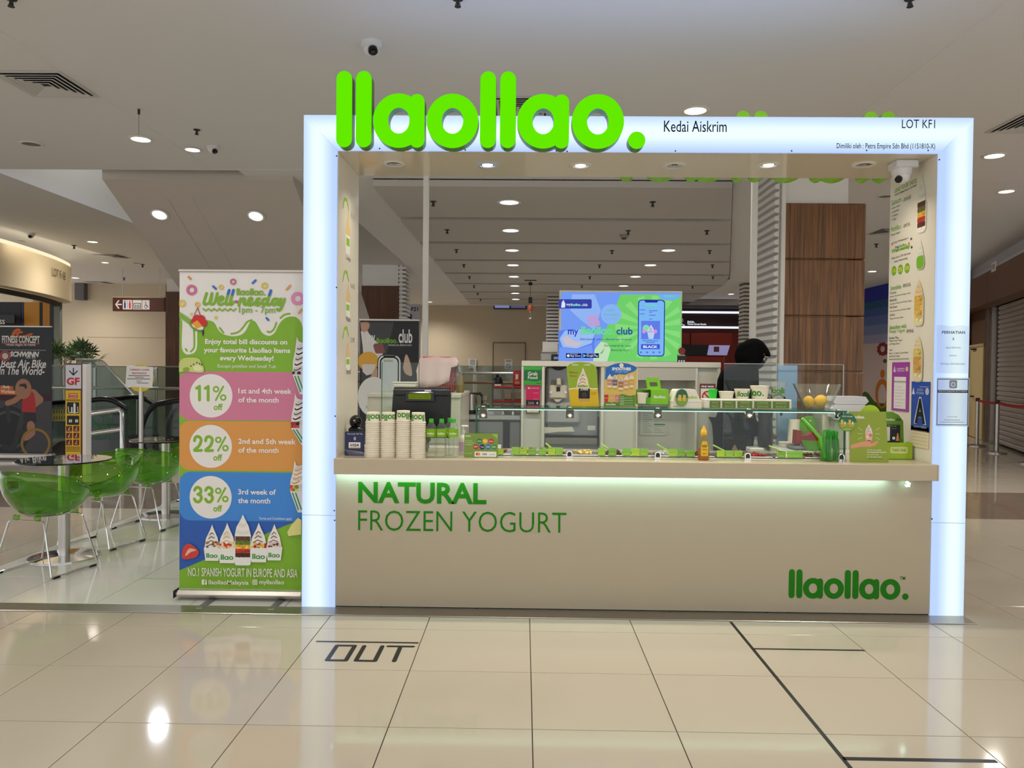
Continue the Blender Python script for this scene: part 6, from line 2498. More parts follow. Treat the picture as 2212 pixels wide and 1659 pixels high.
MB().box(0, w_, 0, .004, 0, h_ * .5).build('card', PBLACK, t, 0)
MB().prism(ell(w_ * .5, h_ * .74, w_ * .42, h_ * .24, 20), -.004, 0).build('badge', M('badge_red', (134, 26, 26), .4), t, 0)
MB().cyl((w_ * .5, .003, h_ * .4), (w_ * .5, .003, h_ * .7), .003, 8).build('stick', DARK, t)
pr = Print(t)
for k in range(3):
    pr.ell((236, 236, 230), w_ * (.22 + .28 * k), h_ * .08, w_ * .1)
pr.text((230, 230, 230), 'llaollao', w_ * .5, h_ * .42, w=w_ * .8, align='c')
pr.done()
# printer left of the screen
x_, z_, w_, h_ = fr(1166, 740, 1206, 783.5, 1.85)
t = thing('label_printer', 'grey label printer with paper, half behind the screen', 'printer', (x_, 1.85, TOPZ + .0003))
MB().cbox(.01, w_, 0, .14, 0, h_ * .42, .01).build('body', M('printer_grey', (170, 168, 164), .4), t, 30)
MB().cbox(.015, w_, -.01, .14, h_ * .44, h_ * .52, .006).build('lid', M('printer_white', (214, 208, 196), .4), t, 30)
MB().box(.025, w_, .10, .115, h_ * .52, h_ * .98).build('paper_stack', PAPER, t, 0)
MB().cbox(w_ * .62, w_, -.012, .0, .0, h_ * .34, .008).build('control_panel', BLACK, t, 30)
MB().box(w_ * .76, w_ * .99, -.0135, -.0122, h_ * .1, h_ * .22).build('display', lampmat('printer_lcd', (140, 170, 230), .5), t, 0)

# ---- left rear counter with kettle and jars
YK = 2.0
x0, x1 = at(985, 900, YK).x, at(1125, 900, YK).x
ZK = at(1060, 896, YK).z
t = thing('rear_counter', 'stainless topped rear counter with grey doors', 'counter', (x0, YK, 0))
L_ = x1 - x0
MB().box(0, L_, .02, .55, .02, ZK - .045).build('carcass', M('carcass_grey', (120, 122, 124), .5), t, 0)
MB().cbox(-.01, L_, -.02, .58, ZK - .045, ZK, .006).build('steel_top', STEEL, t, 0)
GD = M('grey_door', (150, 152, 152), .35)
dx = at(1094, 930, YK).x - x0
MB().cbox(.1, dx - .03, .0, .02, .1, ZK - .06, .006).build('door', GD, t, 0)
MB().cbox(dx + .03, L_ - .005, .0, .02, .1, ZK - .06, .006).build('door', GD, t, 0)
MB().box(dx - .028, dx + .028, .005, .02, .05, ZK - .06).build('door_gap', DARK, t, 0)
MB().cbox(-.0, .09, .0, .02, .05, ZK - .05, .004).build('end_panel', LAM, t, 0)
# kettle
x_, z_, w_, h_ = fr(1005, 847, 1040, 896, YK + .2)
t = thing('kettle', 'steel electric kettle with black handle on the rear counter', 'kettle', (x_ + .05, YK + .2, ZK + .0003))
kh = .185
MB().lathe([(0, 0), (.066, 0), (.066, .03), (0, .03)], 22).build('base', BLACK, t)
MB().lathe([(0, .031), (.063, .031), (.061, .1), (.056, kh - .012), (0, kh - .012)], 24).build('body', M('kettle_steel', (176, 168, 160), .2, .9), t)
MB().lathe([(0, kh - .011), (.056, kh - .011), (.052, kh + .002), (0, kh + .004)], 24).build('lid', BLACK, t)
MB().tube([(.05, 0, kh - .01), (.085, 0, kh - .005), (.108, 0, kh - .04), (.105, 0, kh - .1), (.085, 0, kh - .14), (.06, 0, kh - .145)], .013, 10).build('handle', BLACK, t)
# containers with red lids
CLR = glassmat('box_clear', (232, 232, 228), body=.25, bodycol=(215, 212, 208))
RL = M('lid_red', (176, 34, 34), .4)
fills = [None, (170, 120, 60), (150, 100, 50), None, (150, 110, 60), (120, 80, 50)]
for k in range(6):
    col, row = k % 3, k // 3
    a, c = at(1066 + 21.5 * col, 860, YK + .18), at(1086 + 21.5 * col, 860, YK + .18)
    w_ = c.x - a.x
    hz = .125
    zb = ZK + .0005 + row * (hz + .001)
    t = thing('food_container', '%s container with red lid in the %s row on the rear counter' % (('first', 'second', 'third')[col], ('lower', 'upper')[row]), 'container', (a.x, YK + .12, zb))
    MB().cbox(0.003, w_ - .003, 0, .11, 0, hz - .02, .01).build('box', CLR, t, 30)
    MB().cbox(0, w_, -.003, .113, hz - .02, hz, .005).build('lid', RL, t, 30)
    if fills[(k + 3) % 6]:
        MB().cbox(.008, w_ - .008, .005, .105, .004, hz * .55, .008).build('contents', M('cereal_%d' % k, fills[(k + 3) % 6], .8, noise=.4, nscale=70), t, 30)
zt_ = ZK + .253
a = at(1066, 830, YK + .15)
t = thing('black_bag', 'knotted black plastic bag on top of the red lidded containers', 'bag', (a.x + .04, YK + .17, zt_))
bp_ = [(0, 0), (.038, .002), (.044, .03), (.040, .065), (.026, .09), (.012, .1), (.008, .105), (0, .106)]
o = MB().lathe(bp_, 14).build('body', M('bag_black', (18, 18, 20), .25), t)
for v in o.data.vertices:
    v.co.x *= 1 + .08 * sin(v.co.z * 90 + math.atan2(v.co.y, v.co.x) * 5)
MB().box(-.03, .03, -.046, -.044, .0, .014).build('label', PWHITE, t, 0)
x_, z_, w_, h_ = fr(1108, 800, 1127, 830, YK + .15)
t = thing('red_packet', 'red snack packet on top of the containers', 'packet', (x_, YK + .15, zt_))
MB().cbox(0, w_, 0, .05, 0, z_ + h_ - zt_, .01).build('pouch', M('packet_red', (176, 40, 36), .35), t, 30)
pr = Print(t)
hh = z_ + h_ - zt_
pr.rect((236, 226, 214), w_ * .3, hh * .42, w_ * .6, hh * .75)
pr.ell((196, 140, 80), w_ * .5, hh * .2, w_ * .3, hh * .1)
pr.done()
# small steel shaker with green base near the glass edge
t = thing('pepper_mill', 'small dark steel mill on the glass shelf end', 'mill', (at(1048, 876, .3).x, .3, ST))
MB().lathe([(0, 0), (.03, 0), (.032, .01), (.014, .014), (.014, .03), (.02, .034), (.02, .064), (0, .064)], 18).build('body', M('mill_steel', (110, 100, 86), .3, .8), t)

# ---- left side counter, basket, cloth, glass panes
YL = 1.35
xa, xb = KIX0 + .002, at(1003, 850, YL).x
ZL = at(940, 846, YL).z - .004
t = thing('side_counter', 'white side counter behind the cash terminal', 'counter', (xa, YL - .4, 0))
MB().cbox(0, xb - xa, 0, .95, .0, ZL - .03, .004).build('body', LAM, t, 0)
MB().cbox(0, xb - xa + .005, -.01, .96, ZL - .03, ZL, .004).build('top', LAM, t, 0)
x_, z_, w_, h_ = fr(908, 768, 984, 842, YL)
t = thing('red_basket', 'red plastic basket on the side counter', 'basket', (x_ + w_ / 2, YL + .1, ZL + .0003))
BR_ = M('basket_red', (178, 44, 48), .4)
n = 12
zb2 = z_ + h_ - ZL - .02
hw2 = w_ / 2 - .02
for fx in range(n + 1):
    for sy in (-.09, .09):
        u = -hw2 + 2 * hw2 * fx / n
        MB().box(u - .004, u + .004, sy - .002, sy + .002, 0, zb2).build('slat', BR_, t, 0)
for k in range(6):
    zz_ = zb2 * k / 5
    mm = MB()
    mm.box(-hw2, hw2, -.094, -.0922, zz_, zz_ + .008)
    mm.box(-hw2, hw2, .0922, .094, zz_, zz_ + .008)
    mm.box(-hw2 - .002, -hw2, -.094, .094, zz_, zz_ + .008)
    mm.box(hw2, hw2 + .002, -.094, .094, zz_, zz_ + .008)
    mm.build('rail', BR_, t, 0)
t2 = thing('pink_cloth', 'pale pink cloth draped over the red basket', 'cloth', (x_ + w_ / 2, YL + .1, ZL + zb2 + .009))
# draped sheet: flat over the rim, hanging with folds
vs, fs = [], []
NX, NY = 22, 14
for j in range(NY + 1):
    v = -1 + 2 * j / NY
    for i in range(NX + 1):
        u = -1 + 2 * i / NX
        du, dv = max(0, abs(u) - .62) / .38, max(0, abs(v) - .4) / .6
        X = math.copysign(min(abs(u), .62) / .62 * (hw2 + .004), u) + math.copysign(.014 + .03 * du + .006 * sin(v * 9), u) * (du > 0)
        Yy = math.copysign(min(abs(v), .4) / .4 * .098, v) + math.copysign(.008 + .02 * dv + .010 * sin(u * 11) * dv, v) * (dv > 0)
        drop = max(du * .12, dv * (.24 - .10 * max(0, u)))
        if u > .5 and v < -.3:
            drop *= .45
        Zz = .012 * max(0, .5 - abs(u)) - drop - .004 * sin(u * 7) * (1 if dv == 0 and du == 0 else 0)
        vs.append((X, Yy, Zz))
for j in range(NY):
    for i in range(NX):
        a = j * (NX + 1) + i
        fs.append((a, a + 1, a + NX + 2, a + NX + 1))
o = MB().add(vs, fs).build('drape', M('cloth_pink', (224, 196, 194), .85), t2, 60)
sm_ = o.modifiers.new('thick', 'SOLIDIFY')
sm_.thickness = .002
# jar beside it
p = at(994, 842, YL - .05)
t = thing('sauce_jar', 'glass jar of brown sauce beside the basket', 'jar', (p.x, YL - .05, ZL + .0003))
MB().lathe([(0, 0), (.03, 0), (.03, .13), (0, .13)], 18).build('sauce', M('sauce_brown', (138, 108, 52), .4), t)
MB().lathe([(.032, .0), (.032, .16), (.028, .175), (.026, .19)], 18).build('jar', GLASS, t)
# white takeaway tubs
for k, (a, c, y0_, y1_) in enumerate(((850, 899, 822, 832), (849, 900, 832, 842))):
    x_, z_, w_, h_ = fr(a, y0_, c, y1_, YL - .15)
    t = thing('takeaway_box', ('upper', 'lower')[k] + ' white takeaway box on the side counter behind the glass', 'box', (x_ + w_ / 2, YL - .12, ZL + .0003 + (.042 if k == 0 else 0)))
    MB().cbox(-w_ / 2, w_ / 2, -.07, .07, 0, .03, .01).build('base', FO, t, 30)
    MB().cbox(-w_ / 2 - .004, w_ / 2 + .004, -.074, .074, .0302, .04, .004).build('lid', FO, t, 30)
# glass guards standing on that counter
Yg = .86
for n_, (a, c, y0_) in enumerate(((824, 903, 783), (904, 1000, 783))):
    x_, z_, w_, h_ = fr(a, y0_, c, 852, Yg)
    t = thing('glass_guard', ('clear glass guard pane nearer the white post box', 'clear glass guard pane nearer the jar')[n_], 'glass pane', (x_, Yg, WTZ))
    MB().box(0, w_, 0, .008, .0, z_ + h_ - WTZ).build('pane', GLASS, t, 0)
    MB().box(0, .004, -.0005, .0085, 0, z_ + h_ - WTZ).build('edge', GEDGE, t, 0)
    MB().box(.0, w_, -.02, .03, -.0, .012).build('foot', STEEL, t, 0)
sc_ = thing('side_worktop', 'low white shelf under the glass guards behind the cash terminal', 'shelf', (KIX0 + .002, .665, 0))
MB().cbox(0, 1.0, 0, .28, .0, WTZ - .001, .004).build('body', LAM, sc_, 0)

# ---- right side counter with scale, foam boxes and bowls
xa, xb = at(1668, 960, 1.0).x, KIX1 - .002
t = thing('prep_counter', 'white prep counter behind the straw pot', 'counter', (xa, .67, 0))
MB().cbox(0, xb - xa, 0, .45, 0, .90, .004).build('body', LAM, t, 0)
MB().cbox(-.01, xb - xa, -.005, .46, .9005, .94, .005).build('top', LAM, t, 0)
p = at(1733, 950, .85)
t = thing('kitchen_scale', 'grey kitchen scale on the prep counter', 'scale', (p.x, .82, .9402))
MB().cbox(-.10, .12, -.09, .09, 0, .03, .012).build('body', M('scale_grey', (120, 120, 124), .4), t, 30)
MB().cbox(-.05, .11, -.07, .07, .031, .04, .006).build('pan', STEEL, t, 30)
MB().box(-.09, -.055, -.06, .03, .0302, .032).build('display', BLACK, t, 0)
t = thing('red_card_box', 'folded red card tray standing on the scale', 'box', (p.x + .01, .82, .9806))
MB().prism([(-.08, 0), (.08, 0), (.08, .1), (.04, .085), (.0, .06), (-.035, .06), (-.035, .095), (-.075, .1)], -.04, .04).build('tray', M('tray_red', (150, 40, 36), .5), t, 0)
p = at(1690, 935, 1.2)
for k in range(3):
    o = thing('white_saucer', ('lowest', 'middle', 'topmost')[k] + ' of three white lids stacked on the prep counter', 'lid', (at(1690, 935, 1.0).x + .03, 1.0, .9402 + k * .0125))
    MB().lathe([(0, 0), (.05, 0), (.056, .004), (.056, .011), (.05, .012), (0, .010)], 22).build('disc', FO, o)
t = thing('lime_bowl', 'lime green plastic bowl on the prep counter behind the straws', 'bowl', (at(1754, 960, .74).x, .745, .9402))
MB().lathe([(0, 0), (.045, 0), (.068, .05), (.072, .075), (.069, .075), (.064, .05), (.042, .006), (0, .006)], 26).build('bowl', glassmat('lime_clear', (190, 240, 60), body=.5, bodycol=(150, 220, 30)), t)
for k in range(14):
    o = thing('clear_cup', '%s clear cup from the bottom of the tall nested stack on the prep counter' % ORD[k], 'cup', (at(1768, 930, 1.02).x, 1.02, .9402 + k * .018))
    MB().lathe([(.030, 0), (.042, .09), (.044, .09), (.044, .093)], 18).build('wall', MATS['clear_cup'], o)
for k in range(9):
    o = thing('paper_tub', '%s white paper tub from the bottom of the nested stack beside the clear cups' % ORD[k], 'tub', (at(1784, 930, 1.0).x, 1.0, .9402 + k * .024))
    MB().lathe([(0, .0), (.034, 0), (.04, .05), (.042, .05), (.042, .055), (.038, .055), (.032, .004), (0, .004)], 20).build('wall', CUPM, o)
t = thing('paper_cup_tower', 'blurred tall white paper cup beside the scale', 'cup', (at(1716, 905, 1.05).x, 1.05, .9402))
MB().lathe([(0, 0), (.05, 0), (.038, .2), (0, .2)], 22).build('wall', CUPM, t)
t = thing('green_dome', 'clear green domed lid standing on the prep counter', 'lid', (at(1751, 920, 1.03).x, 1.05, .9402))
MB().ball((0, 0, .12), .11, 20, 12, sy=.5).build('dome', MATS['lime_clear'], t)
for k, (y0_, y1_) in enumerate(((856, 873), (872, 885), (884, 896))):
    x_, z_, w_, h_ = fr(1795 - k * 1, y0_, 1873 - k * 2, y1_, .9)
    if k == 0:
        zf_ = z_ + h_ - 3 * .058
    t = thing('foam_takeaway_box', ('topmost', 'middle', 'lowest')[k] + ' of the white foam boxes piled beside the lemon bowl', 'box', (x_ + w_ / 2, .95, zf_ + (2 - k) * .058))
    hw = w_ / 2
    MB().prism([(-hw, .022), (hw, .022), (hw * .82, .056), (-hw * .82, .056)], -.08, .08).build('lid', M('foam_cool', (226, 228, 236), .55), t, 25)
    MB().prism([(-hw * .85, 0), (hw * .85, 0), (hw, .0215), (-hw, .0215)], -.08, .08).build('base', M('foam_cool', (1, 1, 1)), t, 25)
t = thing('box_stand', 'white stand under the piled foam boxes', 'stand', (x_ + w_ / 2, .95, .9402))
MB().cbox(-.10, .10, -.07, .09, 0, zf_ - .9404, .004).build('body', LAM, t, 0)

# ---- glass screen at the back right with a hanging strap
Yg = 1.13
x_, z_, w_, h_ = fr(1563, 788, 1822, 900, Yg)
t = thing('rear_glass_screen', 'tall clear glass screen in front of the worker', 'glass pane', (x_, Yg, 0))
MB().box(0, w_, 0, .008, .0, z_ + h_).build('pane', GLASS, t, 0)
MB().box(w_, w_ + .004, 0, .008, 0, z_ + h_).build('edge', M('edge_white', (206, 216, 214), .3), t, 0)
MB().box(0, w_, 0, .008, z_ + h_, z_ + h_ + .003).build('edge', M('edge_white', (1, 1, 1)), t, 0)
MB().cbox(.0, w_ - .2, -.03, .04, 0, .03, .004).build('shoe', STEEL, t, 0)
a, c = at(1681, 789, 1.17), at(1722, 850, 1.17)
t = thing('blue_panel', 'pale blue sheet imitating a screen reflection in the glass screen', 'panel', (a.x, 1.17, 0))  # coloured sheet stands in for the blue screens reflected in the glass
MB().cbox(0, c.x - a.x, 0, .01, 0, a.z, .002).build('sheet', M('pale_blue_reflection', (150, 176, 220), .4), t, 0)
MB().cbox(-.02, c.x - a.x + .02, -.04, .05, 0, .02, .003).build('base', DARK, t, 0)
# drink dispenser lid and strap by the glass
p = at(1650, 850, 1.1)
t = thing('blender_jug', 'dark plastic blender jug with looped strap behind the sample cups', 'jug', (p.x, 1.05, .0))
MB().cbox(-.13, -.02, -.06, .06, 0, .93, .01).build('pedestal', LAM, t, 0)
MB().lathe([(0, .931), (.05, .931), (.058, 1.0), (.05, 1.12), (.06, 1.26), (.03, 1.30), (0, 1.31)], 20).build('jug', M('jug_dark', (36, 38, 44), .2), t)
MB().tube([(.03, -.03, 1.30), (.06, -.03, 1.325), (.10, -.03, 1.33), (.13, -.03, 1.30), (.12, -.03, 1.25), (.105, -.03, 1.17)], .009, 8).build('strap', BLACK, t)
# ================================================================== SEATING AND HALL ON THE LEFT
YN = .15
x_, z_, w_, h_ = fr(387, 588, 656, 1271, YN)
BXo, BZo = x_, z_
BW = -.024 - x_
t = thing('roll_up_banner', 'tall roll-up banner announcing weekly discounts beside the kiosk post', 'banner', (x_, YN, 0))
SIL = M('silver_alu', (206, 200, 192), .3, .6)
MB().prism([(0, z_ - .005), (BW, z_ - .005), (BW, z_ + h_), (0, z_ + h_)], 0, .0012).build('fabric', M('banner_white', (232, 228, 224), .45), t, 0)
MB().cbox(-.005, BW, -.012, .012, z_ + h_ - .004, z_ + h_ + .014, .005).build('top_rail', SIL, t, 0)
MB().cyl((BW * .5, .02, .07), (BW * .5, .02, z_ + h_), .009, 10).build('support_pole', SIL, t)
MB().cbox(-.012, BW + .006, -.055, .065, .018, z_ - .002, .02).build('base_case', SIL, t, 0)
MB().cbox(-.014, -.0125, -.056, .066, .016, z_, .004).build('end_cap', DARK, t, 0)
for px in (447, 598):
    u = at(px, 1300, 0.05).x - x_
    MB().cbox(u - .022, u + .022, -.22, .16, .001, .010, .004).build('foot', M('foot_grey', (128, 126, 124), .4, .4), t, 0)


def c5(*p):
    return [(at(370 + u / 6.913, 570 + v / 6.913, YN).x - BXo, at(370 + u / 6.913, 570 + v / 6.913, YN).z) for u, v in p]


def c6(*p):
    return [(at(370 + u / 6.913, 800 + v / 6.913, YN).x - BXo, at(370 + u / 6.913, 800 + v / 6.913, YN).z) for u, v in p]


def c7(*p):
    return [(at(370 + u / 5.183, 1010 + v / 5.183, YN).x - BXo, at(370 + u / 5.183, 1010 + v / 5.183, YN).z) for u, v in p]


def smoothp(pts, n=4):
    """Catmull-Rom through an open run of points"""
    out = []
    for i in range(len(pts) - 1):
        p0, p1, p2, p3 = pts[max(i - 1, 0)], pts[i], pts[i + 1], pts[min(i + 2, len(pts) - 1)]
        for k in range(n):
            s_ = k / n
            out.append(tuple(.5 * (2 * p1[d] + (p2[d] - p0[d]) * s_ + (2 * p0[d] - 5 * p1[d] + 4 * p2[d] - p3[d]) * s_ ** 2 + (3 * p1[d] - p0[d] - 3 * p2[d] + p3[d]) * s_ ** 3) for d in (0, 1)))
    return out + [pts[-1]]


pr = Print(t, -.0005, clip=(.0005, BW - .0005))
GR = (128, 178, 44)
WT_ = (232, 228, 224)
XR = BW
drip = smoothp(c5((108, 790), (150, 830), (165, 900), (155, 1150), (165, 1280), (215, 1345), (280, 1350), (350, 1320), (385, 1240), (388, 1050), (398, 960), (440, 870), (510, 845), (590, 850), (650, 890), (700, 980), (760, 1040),
                  (850, 1072), (940, 1080), (1040, 1060), (1110, 1000), (1160, 900), (1190, 855), (1220, 848), (1260, 870), (1310, 950), (1360, 1030), (1430, 1070), (1490, 1070), (1550, 1020), (1600, 920), (1650, 850),
                  (1720, 800), (1800, 785), (1870, 800), (1930, 860), (1965, 960)))
drip = [(min(max(u, 0.001), XR - .001), v) for u, v in drip]
pr.poly(GR, [(0.001, z_)] + drip + [(XR - .001, drip[-1][1] - .05), (XR - .001, z_)])
for pts in (((340, 990), (345, 1200), (330, 1270), (290, 1310)), ((215, 1270), (235, 1298)), ((725, 955), (780, 1028)), ((895, 1045), (1000, 1020), (1080, 940), (1130, 870), (1200, 840)), ((1570, 880), (1530, 980), (1470, 1022), (1435, 1008)),
            ((1630, 810), (1690, 760), (1770, 745))):
    pr.path(GR, smoothp(c5(*pts), 3), .012)
# lower colour bands
pk, og, bl, db = (206, 122, 152), (216, 150, 74), (62, 134, 214), (44, 92, 176)


def band(c, pts4, r):
    (ua, va), (ub, vb) = pts4
    L = rrect(ua, vb, XR + .2, va, r)
    pr.poly(c, [(min(u, XR - .001), v) for u, v in L])


band(pk, c6((115, 12), (1970, 758)), .07)
band(og, c6((115, 752), (1970, 1510)), .07)
a_ = c7((92, 590), (92, 1150), (1180, 690), (1465, 560), (1465, 300))
pr.poly(db, [a_[0], a_[1], a_[2], (XR - .001, a_[3][1]), (XR - .001, a_[4][1]), c7((92, 300))[0]])
band(bl, c7((92, 45), (1465, 606)), .07)
def digits(t_, cx, cz):
    """rounded figures drawn with a broad pen"""
    G = {'1': [[(-.55, .86), (-.02, .96), (.0, 1), (0, 0)]], '2': [[(-.5, .72), (-.38, .95), (0, 1.03), (.42, .88), (.42, .62), (.1, .3), (-.5, .02), (.5, .02)]],
         '3': [[(-.48, .82), (-.25, 1.0), (.1, 1.02), (.42, .86), (.38, .62), (0, .53)], [(0, .53), (.42, .42), (.48, .18), (.15, -.02), (-.25, 0), (-.5, .18)]]}
    H = .088
    w1 = .056 if t_[0] == '1' else .072
    x0 = cx - (w1 * 2 + .085) / 2 + w1 / 2
    for i in (0, 1):
        for st_ in G[t_[0]]:
            pts = [(x0 + w1 * i + u * w1 * .62, cz - H / 2 + v * H) for u, v in st_]
            pr.path(GR, pts if t_[0] == '1' else smoothp(pts, 3), .0195)
    xs = x0 + w1 * 1.55 + .008
    pr.path(GR, [(xs + .010, cz - H / 2), (xs + .058, cz + H / 2)], .012)
    pr.ring(GR, xs + .012, cz + H * .3, .021, .010)
    pr.ring(GR, xs + .058, cz - H * .3, .021, .010)


for c, rr_, s1_, sy in ((c6((595, 380))[0], .139, '11%', 0), (c6((590, 1135))[0], .138, '22%', 0), (c7((442, 332))[0], .137, '33%', 0)):
    pr.ell(WT_, c[0], c[1], rr_ * .99, rr_, 48)
    digits(s1_, c[0] - .004, c[1] + .016)
    pr.text(GR, 'off', c[0] + .046, c[1] - .092, w=.058, h=.042, align='c', off=.03)
WTX = (240, 234, 230)
for f_, u, v, s_, ue in ((c6, 1003, 345, '1st and 4th week', 1800), (c6, 1003, 478, 'of the month', 1605), (c6, 1003, 1097, '2nd and 5th week', 1862), (c6, 1003, 1228, 'of the month', 1605), (c7, 750, 300, '3rd week of', 1172), (c7, 750, 398, 'the month', 1110)):
    a_, b_ = f_((u, v), (ue, v))
    pr.text(WTX, s_, a_[0], a_[1], w=b_[0] - a_[0], h=.034, off=.02)
for u, v, s_, ue, hh, of in ((508, 1200, 'Enjoy total bill discounts on', 1735, .042, .03), (488, 1325, 'your favourite Llaollao Items', 1778, .042, .03), (730, 1445, 'every Wednesday!', 1530, .042, .03), (697, 1545, 'Except petitllao and Small Tub', 1562, .028, 0)):
    a_, b_ = c5((u, v), (ue, v))
    pr.text(WTX, s_, a_[0], a_[1] - (.008 if 'y' in s_ or 'j' in s_ or 'p' in s_ else 0), w=b_[0] - a_[0], h=hh, off=of)
# title in round strokes
SK = .0175


def stroke(c, pts, w=SK, f_=c5, n=4):
    pr.path(c, smoothp(f_(*pts), n), w)


stroke(GR, ((530, 440), (490, 570), (500, 605), (530, 600), (590, 560), (610, 440)))
stroke(GR, ((610, 440), (580, 560), (600, 605), (640, 590), (670, 520), (690, 440)))
stroke(GR, ((705, 560), (760, 540), (775, 505), (750, 490), (715, 520), (705, 580), (730, 612), (790, 590)))
stroke(GR, ((868, 395), (820, 560), (830, 610), (870, 590)))
stroke(GR, ((932, 395), (885, 560), (895, 610), (940, 565)))
stroke((48, 110, 196), ((868, 393), (850, 450)))
stroke((48, 110, 196), ((932, 393), (914, 460)))
pr.ell((190, 90, 140), *c5((978, 567))[0], .010)
stroke(GR, ((1040, 520), (1010, 620)))
stroke(GR, ((1030, 560), (1075, 520), (1100, 530), (1085, 590), (1110, 612), (1150, 580), (1200, 545), (1205, 515), (1175, 515), (1150, 570), (1165, 618), (1220, 600), (1290, 545)))
stroke(GR, ((1320, 520), (1280, 530), (1290, 560), (1320, 590), (1300, 620), (1260, 610)))
stroke(GR, ((1440, 530), (1390, 525), (1360, 570), (1380, 615), (1420, 590), (1450, 540)))
stroke(GR, ((1490, 400), (1440, 560), (1450, 615), (1490, 600)))
stroke((48, 110, 196), ((1490, 400), (1470, 465)))
stroke(GR, ((1590, 530), (1540, 525), (1510, 570), (1530, 615), (1570, 590), (1600, 530), (1590, 590), (1610, 612)))
stroke(GR, ((1640, 525), (1610, 590), (1640, 610), (1680, 580)))
stroke(GR, ((1695, 525), (1640, 670), (1605, 695), (1585, 675)))
a_, b_ = c5((978, 472), (1412, 472))
pr.logo(GR, a_[0], a_[1], b_[0] - a_[0], 18)
stroke(GR, [(478 + 41 * k, 668 if k % 2 == 0 else 705) for k in range(13)], .008, n=1)
a_, b_ = c5((1015, 735), (1555, 735))
pr.text(GR, '1pm - 7pm', a_[0], a_[1] - .012, w=b_[0] - a_[0], h=.055, off=.01)
for u, v, r_, ri, c in ((308, 390, .034, .017, (206, 110, 150)), (928, 268, .020, .010, (196, 100, 140)), (748, 348, .016, .008, (222, 196, 70)), (1395, 327, .021, .010, (222, 196, 70)), (166, 590, .023, .012, (222, 196, 70)), (395, 607, .017, .008, (226, 186, 90)),
                      (1888, 518, .042, .021, (226, 140, 190)), (672, 803, .011, .005, (222, 196, 70)), (302, 752, .009, .004, (226, 206, 110))):
    a_ = c5((u, v))[0]
    pr.ring(c, a_[0], a_[1], r_, ri)
for u0, v0, u1, v1, c in ((263, 195, 293, 228, (220, 140, 70)), (628, 335, 672, 375, (50, 110, 196)), (1218, 290, 1265, 245, (50, 110, 196)), (1725, 385, 1780, 325, (226, 160, 96)), (1910, 735, 1950, 680, (226, 160, 96)), (1425, 808, 1455, 840, (50, 110, 196))):
    a_, b_ = c5((u0, v0), (u1, v1))
    pr.line(c, a_[0], a_[1], b_[0], b_[1], .013)
# spoon with cherries and mango
pr.poly((126, 178, 60), c5((108, 715), (290, 825), (330, 930), (270, 900), (108, 795)))
pr.poly((104, 158, 50), smoothp(c5((285, 830), (330, 930), (400, 985), (490, 1000), (440, 1012), (340, 990), (270, 900)), 2))
pr.poly((232, 226, 216), c5((310, 900), (330, 940), (410, 985), (480, 985), (490, 940)))
for u, v, r_ in ((385, 820, .026), (450, 830, .028), (480, 880, .026), (350, 860, .022)):
    a_ = c5((u, v))[0]
    pr.ell((204, 40, 44), a_[0], a_[1], r_)
pr.poly((232, 160, 50), c5((318, 890), (395, 843), (470, 930), (385, 975)))
stroke((170, 60, 50), ((400, 655), (350, 760)), .005)
stroke((170, 60, 50), ((400, 655), (440, 780)), .005)
pr.poly((30, 24, 22), c5((470, 985), (490, 985), (490, 1060), (480, 1085), (470, 1060)))
# kiwi
pr.poly((196, 206, 120), smoothp(c5((118, 1490), (190, 1408), (400, 1408), (460, 1490), (492, 1560), (470, 1625), (280, 1612), (118, 1612)), 3))
pr.poly((140, 170, 60), smoothp(c5((180, 1560), (240, 1540), (280, 1570), (260, 1610), (180, 1605)), 3))
pr.poly((226, 226, 176), smoothp(c5((330, 1540), (400, 1510), (470, 1560), (440, 1600), (350, 1590)), 3))
for u, v in ((300, 1525), (340, 1500), (390, 1475), (430, 1490), (460, 1505)):
    pr.ell((40, 40, 24), *c5((u, v))[0], .005, None, 8)
# tubs cut by the edge
CH = (54, 30, 30)


def edge_tub(f_, tip, base_l, foot, topy, sauce, bits):
    a_, b_, c_ = f_(tip, base_l, foot)
    wd = (XR - b_[0]) * 1.75
    cx_ = b_[0] + wd / 2
    zt_ = b_[1]
    pr.poly((226, 222, 220), [(b_[0], zt_), (XR, zt_), (XR, a_[1] - .05), (a_[0] + .012, a_[1] - .03), (a_[0], a_[1]), (a_[0] - .008, a_[1] - .06), (a_[0] - .012, zt_ + (a_[1] - zt_) * .6), (b_[0] + .002, zt_ + (a_[1] - zt_) * .35)])
    for k in range(5):
        f = k / 5
        zc_ = zt_ + (a_[1] - zt_) * (.08 + .7 * f)
        xl_ = b_[0] + (a_[0] - b_[0]) * f + .004
        pr.poly((238, 235, 232) if k % 2 else (214, 210, 208), smoothp([(xl_, zc_), (xl_ + .012, zc_ + .03), (XR, zc_ + .045), (XR, zc_ + .01), (xl_ + .02, zc_ - .006), (xl_, zc_)], 2))
        pr.path(sauce, smoothp([(xl_ + .006, zc_ + .012), (xl_ + .018, zc_ + .006), (min(XR, xl_ + .05), zc_ + .022)], 2), .006 + .003 * (k % 2))
    for k, c in enumerate(bits):
        pr.ell(c, b_[0] + .010 + .016 * (k % 3), zt_ + .008 + .02 * (k // 3), .013, None, 10)
    pr.poly((226, 226, 228), [(b_[0], zt_), (XR, zt_), (XR, c_[1]), (c_[0], c_[1])])
    dx_ = c_[0] - b_[0]
    for k in (.016, .036):
        pr.line((50, 146, 96), b_[0] + k, zt_ - .012, min(XR, b_[0] + k + dx_ * .75), c_[1] + .02, .009)


